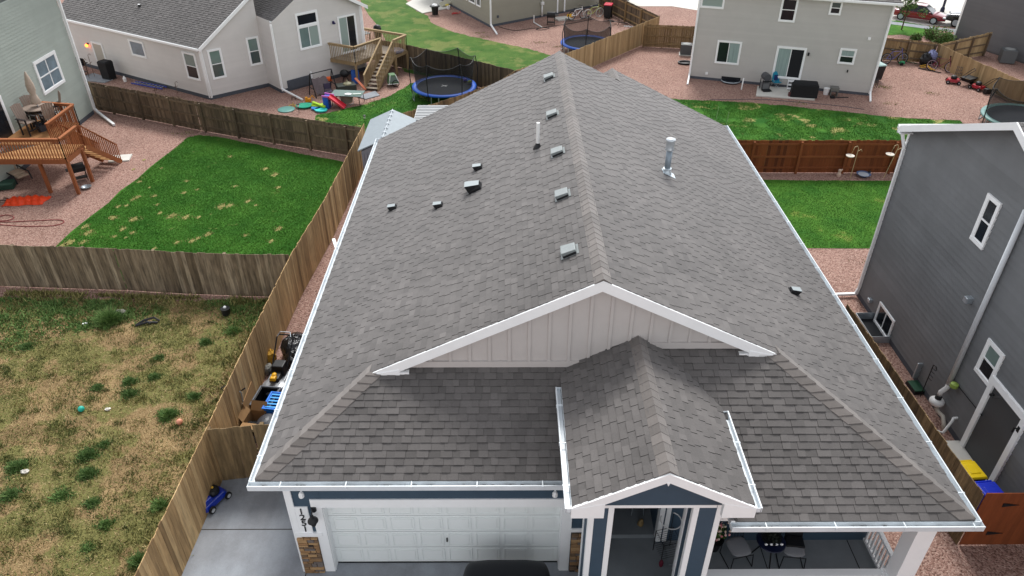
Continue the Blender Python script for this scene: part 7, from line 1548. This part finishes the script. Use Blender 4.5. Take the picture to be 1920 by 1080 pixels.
# --- in front of the red-brown fence
m_tanm = mat('tan_metal', (196, 170, 130), .6)
for (u, v, h_, s_, lab, dr_) in [(1594, 334, 1.55, 1, 'tan shepherd hook with a pale feeder dish, left of the pair', 0), (1657, 333, 1.6, -1, 'leaning tan shepherd hook with a feeder dish beside the slate-grey house', .25)]:
    t_ = thing('feeder_pole', lab, 'bird feeder', G(u, v), 0, .9, group='bird feeder hooks'); tubes('pole', m_tanm, t_, [[(0, 0, 0), (dr_, 0, h_), (dr_-.08, 0, h_+.12), (dr_-.2, 0, h_+.05), (dr_-.22, 0, h_-.08)], [(dr_, 0, h_-.15), (dr_+.15, 0, h_-.05), (dr_+.2, 0, h_-.15)]], .017)
    a = MB(); zd = h_-.42; a.lathe((dr_-.3, 0, zd), [(.0, 0), (.18, .02), (.2, .06), (.16, .05), (0, .04)], 16); a.build('feeder_dish', mat('feeder_pale', (216, 208, 196), .5), t_); tubes('hanger', m_tanm, t_, [[(dr_-.22, 0, h_-.08), (dr_-.3, 0, zd)]], .006)
t_ = thing('bird_bath', 'blue-grey glazed bird bath bowl on the rock strip', 'bird bath', G(1618, 331)); a = MB(); a.lathe((0, 0, 0), [(.14, 0), (.2, .06), (.3, .13), (.31, .15), (.26, .12), (0, .08)], 18); a.build('bowl', mat('blue_glaze', (110, 130, 168), .25), t_, smooth=True); a = MB(); a.lathe((0, 0, .115), [(.25, 0), (0, .002)], 18); a.build('water', mat('pale_water', (200, 210, 220), .08, spec=.8), t_); a = MB(); a.ball((.3, .12, .17), (.07, .05, .05)); a.build('bird_ornament', m_black, t_)
t_ = thing('figurine', 'small cream garden figurine at the foot of the red-brown fence', 'figurine', G(1572, 330)); a = MB(); a.lathe((0, 0, 0), [(.09, 0), (.1, .1), (.05, .2), (.0, .22)], 10); a.ball((0, 0, .26), .075, 10, 7); a.ball((.08, 0, .3), .04, 8, 5); a.build('figure', mat('cream_stone', (214, 186, 168), .8), t_)
t_ = thing('figurine', 'small figurine hidden by the slate-grey house corner', 'figurine', G(1687, 330)); a = MB(); a.lathe((0, 0, 0), [(.1, 0), (.1, .15), (.04, .25), (0, .25)], 10); a.ball((0, 0, .32), .09, 10, 7); a.build('figure', mat('grey_stone', (150, 150, 165), .8), t_)
for (u, v) in ((1340, 222), (1359, 232)):
    t_ = thing('plant_stake', 'thin green plant stake rising over the right gutter, '+('left' if u < 1350 else 'right')+' of two', 'garden stake', (*G2(u, v+14), 0)); tubes('stake', mat('pale_green', (150, 170, 130), .7), t_, [[(0, 0, 0), (.05, 0, 1.0)]], .012)
# --- vacant lot litter
def ball(u, v, r_, c_, lab, nm='ball'):
    t_ = thing('ball', lab, 'ball', G(u, v)); a = MB(); a.ball((0, 0, r_), r_, 16, 10); a.build('ball', mat(nm, c_, .45), t_, smooth=True)
ball(154, 771, .085, (40, 178, 158), 'turquoise ball on the dry lot', 'turq'); ball(338, 795, .085, (222, 150, 122), 'salmon pink ball beside the round weed', 'salmon')
for (u, v, s_, lab) in ((203, 769, .065, 'crumpled white paper on the dry lot'), (48, 887, .085, 'white rag lying on a weed at the left')):
    t_ = thing('paper_litter', lab, 'litter', G(u, v)); a = MB(); a.ball((0, 0, s_*.6), (s_*1.2, s_*.8, s_*.6), 10, 7, jit=.25); a.build('crumple', mat('dirty_white', (222, 216, 206), .9), t_)
t_ = thing('debris', 'black mangled plastic debris among the weeds', 'debris', G(278, 607), .2); tubes('strips', m_black, t_, [[(-.35, -.05, .03), (-.1, .05, .12), (.2, .08, .16), (.35, .02, .05)], [(-.35, -.1, .05), (0, -.05, .1), (.3, -.05, .04)], [(-.1, .1, .1), (.1, -.1, .06)]], .035)
t_ = thing('dark_pail', 'small black pail in the corner of the vacant lot', 'pail', G(425, 590)); a = MB(); a.lathe((0, 0, 0), [(.12, 0), (.15, .26), (.12, .26), (0, .24)], 14); a.build('pail', m_black, t_); a = MB(); a.ball((-.02, .05, .26), .05); a.build('pale_item', m_white, t_)
t_ = thing('white_scrap', 'tiny white scrap left of the feathery weed bush', 'litter', G(160, 608)); a = MB(); a.box((0, 0, .03), (.14, .07, .04), rz=.5); a.build('scrap', m_white, t_)
t_ = thing('rock', 'pale flat rock beside the feathery weed bush', 'rock', G(225, 588)); a = MB(); a.ball((0, 0, .05), (.22, .14, .08), 10, 6, jit=.15); a.build('rock', mat('pale_rock', (150, 146, 136), .9), t_)
# --- side yard clutter between long fence and house
def sy(u, v, z=0.25): q = G(u, v, z); return (float(q[0]), float(q[1]), 0.0)
t_ = thing('black_bags', 'heap of black plastic bags beyond the yellow and black mower', 'bags', sy(548, 648, .4)); 
a = MB(); a.ball((.05, .1, .3), (.42, .5, .36), 16, 10, jit=.1); a.ball((.2, -.4, .25), (.35, .35, .3), 14, 9, jit=.1); a.build('bag', mat('glossy_black_bag', (20, 21, 24), .25, spec=.6, bump=.6, bscale=9, bdist=.06), t_, smooth=False)
t_ = thing('lawn_mower', 'black and yellow battery lawn mower standing in the side yard', 'lawn mower', sy(518, 712, .25), -math.pi/2-.1, 1.0, group='lawn mowers')
a = MB(); a.lathe((.22, 0, .1), [(.3, 0), (.34, .06), (.32, .16), (.2, .2), (0, .2)], 20); a.box((-.15, 0, .18), (.5, .5, .16)); a.build('deck', mat('mower_silver', (150, 152, 156), .35, metal=.3), t_, bevel=.02)
a = MB(); a.box((-.1, 0, .33), (.55, .3, .16), top=.85); a.box((-.35, 0, .42), (.4, .42, .3), top=.8); a.build('housing', m_black, t_, bevel=.03)
a = MB(); a.box((.14, 0, .44), (.2, .17, .1), top=.8); a.ball((.05, 0, .48), (.08, .07, .05)); a.build('battery_cover', mat('mower_yellow', (240, 178, 24), .4), t_, bevel=.02)
for x in (-.4, .32):
    for y in (-.3, .3): a = MB(); a.tube([(x, y-.03, .12), (x, y+.03, .12)], .12, 14); a.build('wheel', m_rubber, t_)
tubes('handle', m_black, t_, [[(-.35, -.22, .4), (-1.05, -.24, .95), (-1.12, -.2, 1.0), (-1.12, .2, 1.0), (-1.05, .24, .95), (-.35, .22, .4)]], .022); tubes('grip_bar', m_galv, t_, [[(-1.0, -.2, 1.02), (-1.14, -.15, 1.08), (-1.14, .15, 1.08), (-1.0, .2, 1.02)]], .014)
t_ = thing('yellow_bag', 'yellow and black sack slumped by the fence beside the mower', 'sack', sy(508, 668, .3)); a = MB(); a.ball((0, 0, .25), (.14, .2, .28), 12, 8, jit=.12); a.build('sack', mat('sack_yellow', (196, 148, 48), .7), t_); a = MB(); a.ball((0, -.4, .15), (.13, .18, .17), 10, 7, jit=.1); a.build('lower_sack', mat('sack_grey', (130, 128, 122), .8), t_)
def tote(label, loc, rz, size, m, ribs=False, name='storage_tote', grey=None):
    t_ = thing(name, label, 'storage bin', loc, rz); w_, d_, h_ = size; a = MB(); i_ = .03
    for (cx, cy, sx_, sy_) in ((0, -d_/2+i_/2, w_, i_), (0, d_/2-i_/2, w_, i_), (-w_/2+i_/2, 0, i_, d_-2*i_), (w_/2-i_/2, 0, i_, d_-2*i_)): a.box((cx, cy, h_/2), (sx_, sy_, h_))
    a.box((0, 0, .02), (w_-2*i_, d_-2*i_, .04)); 
    if ribs:
        for k in range(5): a.box((w_/2+.012, -d_/2+.08+k*(d_-.16)/4, h_*.5), (.024, .03, h_*.8)); a.box((-w_/2-.012, -d_/2+.08+k*(d_-.16)/4, h_*.5), (.024, .03, h_*.8))
    a.build('body', m, t_); a = MB()
    for (cx, cy, sx_, sy_) in ((0, -d_/2-.01, w_+.08, .04), (0, d_/2+.01, w_+.08, .04), (-w_/2-.02, 0, .04, d_), (w_/2+.02, 0, .04, d_)): a.box((cx, cy, h_+.01), (sx_, sy_, .025))
    a.build('rim', grey or m, t_, bevel=.006); return t_
tote('open black storage tote between the mower and the blue crate', sy(498, 744, .4), -.12, (.52, .72, .42), m_black, grey=mat('rim_grey', (92, 96, 104), .4))
t_ = tote('bright blue ribbed recycling crate under the long white gutter', sy(517, 752, .5), -.12, (.44, .62, .5), mat('crate_blue', (40, 130, 236), .4), True, name='crate')
tr_ = MB(); 
for k in range(5): tr_.box((0, -.24+k*.12, .5), (.4, .05, .02))
tr_.build('ribbed_lid', mat('crate_sky', (70, 170, 240), .35), t_)
t_ = thing('cardboard_box', 'open brown cardboard box in front of the blue crate', 'box', sy(480, 792, .2), -.15); a = MB()
for (c, s_) in (((0, -.24, .2), (.44, .01, .4)), ((0, .24, .2), (.44, .01, .4)), ((-.22, 0, .2), (.01, .47, .4)), ((.22, 0, .2), (.01, .47, .4)), ((0, 0, .006), (.42, .46, .01))): a.box(c, s_)
m_card = mat('cardboard', (160, 124, 84), .9, n=.06); a.build('box', m_card, t_)
for pts in ([(-.22, -.24, .4), (.22, -.24, .4), (.2, -.45, .44), (-.2, -.45, .44)], [(-.22, .24, .4), (.22, .24, .4), (.22, .4, .6), (-.22, .4, .6)], [(-.22, -.24, .4), (-.22, .24, .4), (-.34, .22, .58), (-.34, -.22, .58)]): a = MB(); a.slab(pts, (0, 0, .006)); a.build('flap', m_card, t_)
t_ = thing('flat_cardboard', 'tall folded cardboard sheet leaning on the fence beside the black tote', 'cardboard', sy(474, 752, .4), 0); a = MB(); a.slab([(0, -.45, 0), (0, .4, 0), (-.1, .42, .75), (-.1, -.42, .7)], (.02, 0, 0)); a.build('sheet', m_card, t_)
t_ = thing('hand_cart', 'folded black and chrome hand cart leaning on the fence by the gate', 'hand cart', sy(452, 790, .1), .3)
tubes('frame', m_galv, t_, [[(-.16, 0, .1), (-.18, .1, 1.0), (-.1, .12, 1.1), (.1, .12, 1.1), (.18, .1, 1.0), (.16, 0, .1)], [(-.16, .04, .4), (.16, .04, .4)], [(-.16, .06, .65), (.16, .06, .65)]], .016); a = MB(); a.box((0, -.14, .1), (.36, .26, .02)); a.build('toe_plate', m_blackm, t_)
for sx in (-.2, .2): a = MB(); a.tube([(sx-.025, .04, .1), (sx+.025, .04, .1)], .1, 14); a.build('wheel', m_rubber, t_)
tubes('top_loop', m_black, t_, [[(-.2, .12, 1.05), (-.28, .2, 1.2), (-.1, .2, 1.25)], [(.2, .12, 1.05), (.3, .1, 1.12)]], .02)
t_ = thing('grey_bin', 'dark grey rounded bin just behind the side gate', 'bin', sy(500, 795, .35)); a = MB(); a.ball((0, 0, .25), (.3, .4, .3), 18, 10); a.box((0, 0, .1), (.55, .7, .2)); a.build('bin', mat('charcoal_plastic', (66, 68, 74), .4), t_, smooth=False)
t_ = thing('scooter_tire', 'black rubber mats heaped behind the side gate by the cardboard box', 'rubber mats', sy(470, 802, .1)); a = MB(); a.ball((0, 0, .1), (.3, .25, .12), 12, 6, jit=.15); a.build('heap', m_rubber, t_)
t_ = thing('utility_meter', 'white and grey meter box on the near house wall beside the long fence', 'meter', (XL+.3, 24.0, 0)); a = MB(); a.box((0, 0, .8), (.14, .3, .5)); a.build('box', m_galv, t_, bevel=.02); a = MB(); a.box((-.3, -.4, .45), (.2, .3, .3)); a.build('lower_box', m_white, t_, bevel=.02)
# blue mower on slab
t_ = thing('lawn_mower', 'bright blue lawn mower parked on the concrete slab against the fence', 'lawn mower', (*G2(399, 937, .1), .016), 1.08, .88, group='lawn mowers')
mb_ = mat('mower_blue', (22, 50, 160), .3, coat=.3)
a = MB(); a.prism([(-.42, -.24), (.34, -.24), (.42, -.1), (.42, .12), (.34, .24), (-.42, .24)], .1, .26, top=[(-.38, -.2), (.28, -.2), (.34, -.08), (.34, .08), (.28, .2), (-.38, .2)]); a.build('deck', mb_, t_, bevel=.035)
a = MB(); a.box((-.2, .0, .32), (.3, .36, .14), top=.8); a.build('rear_hood', mb_, t_, bevel=.03)
a = MB(); a.lathe((.1, .04, .25), [(.17, 0), (.18, .1), (.14, .17), (0, .19)], 16); a.box((.05, .16, .3), (.34, .14, .14)); a.build('engine', m_black, t_)
a = MB(); a.lathe((.12, .04, .44), [(.035, 0), (.03, .03), (0, .035)], 10); a.build('cap', mat('cap_amber', (222, 176, 60), .5), t_)
for x in (-.26, .3):
    for y in (-.27, .27): a = MB(); a.tube([(x, y-.03, .105), (x, y+.03, .105)], .105, 18); w_ = a.build('wheel', m_rubber, t_, bevel=.01); a = MB(); a.tube([(x, y-.035, .105), (x, y+.035, .105)], .06, 12); a.build('hub', mat('hub_white', (200, 202, 204), .4), w_)
tubes('handle', m_black, t_, [[(-.3, .2, .3), (-.32, .42, .5), (-.3, .7, .62), (-.1, .72, .62)], [(-.1, .2, .3), (-.12, .42, .5), (-.1, .72, .62)]], .016)
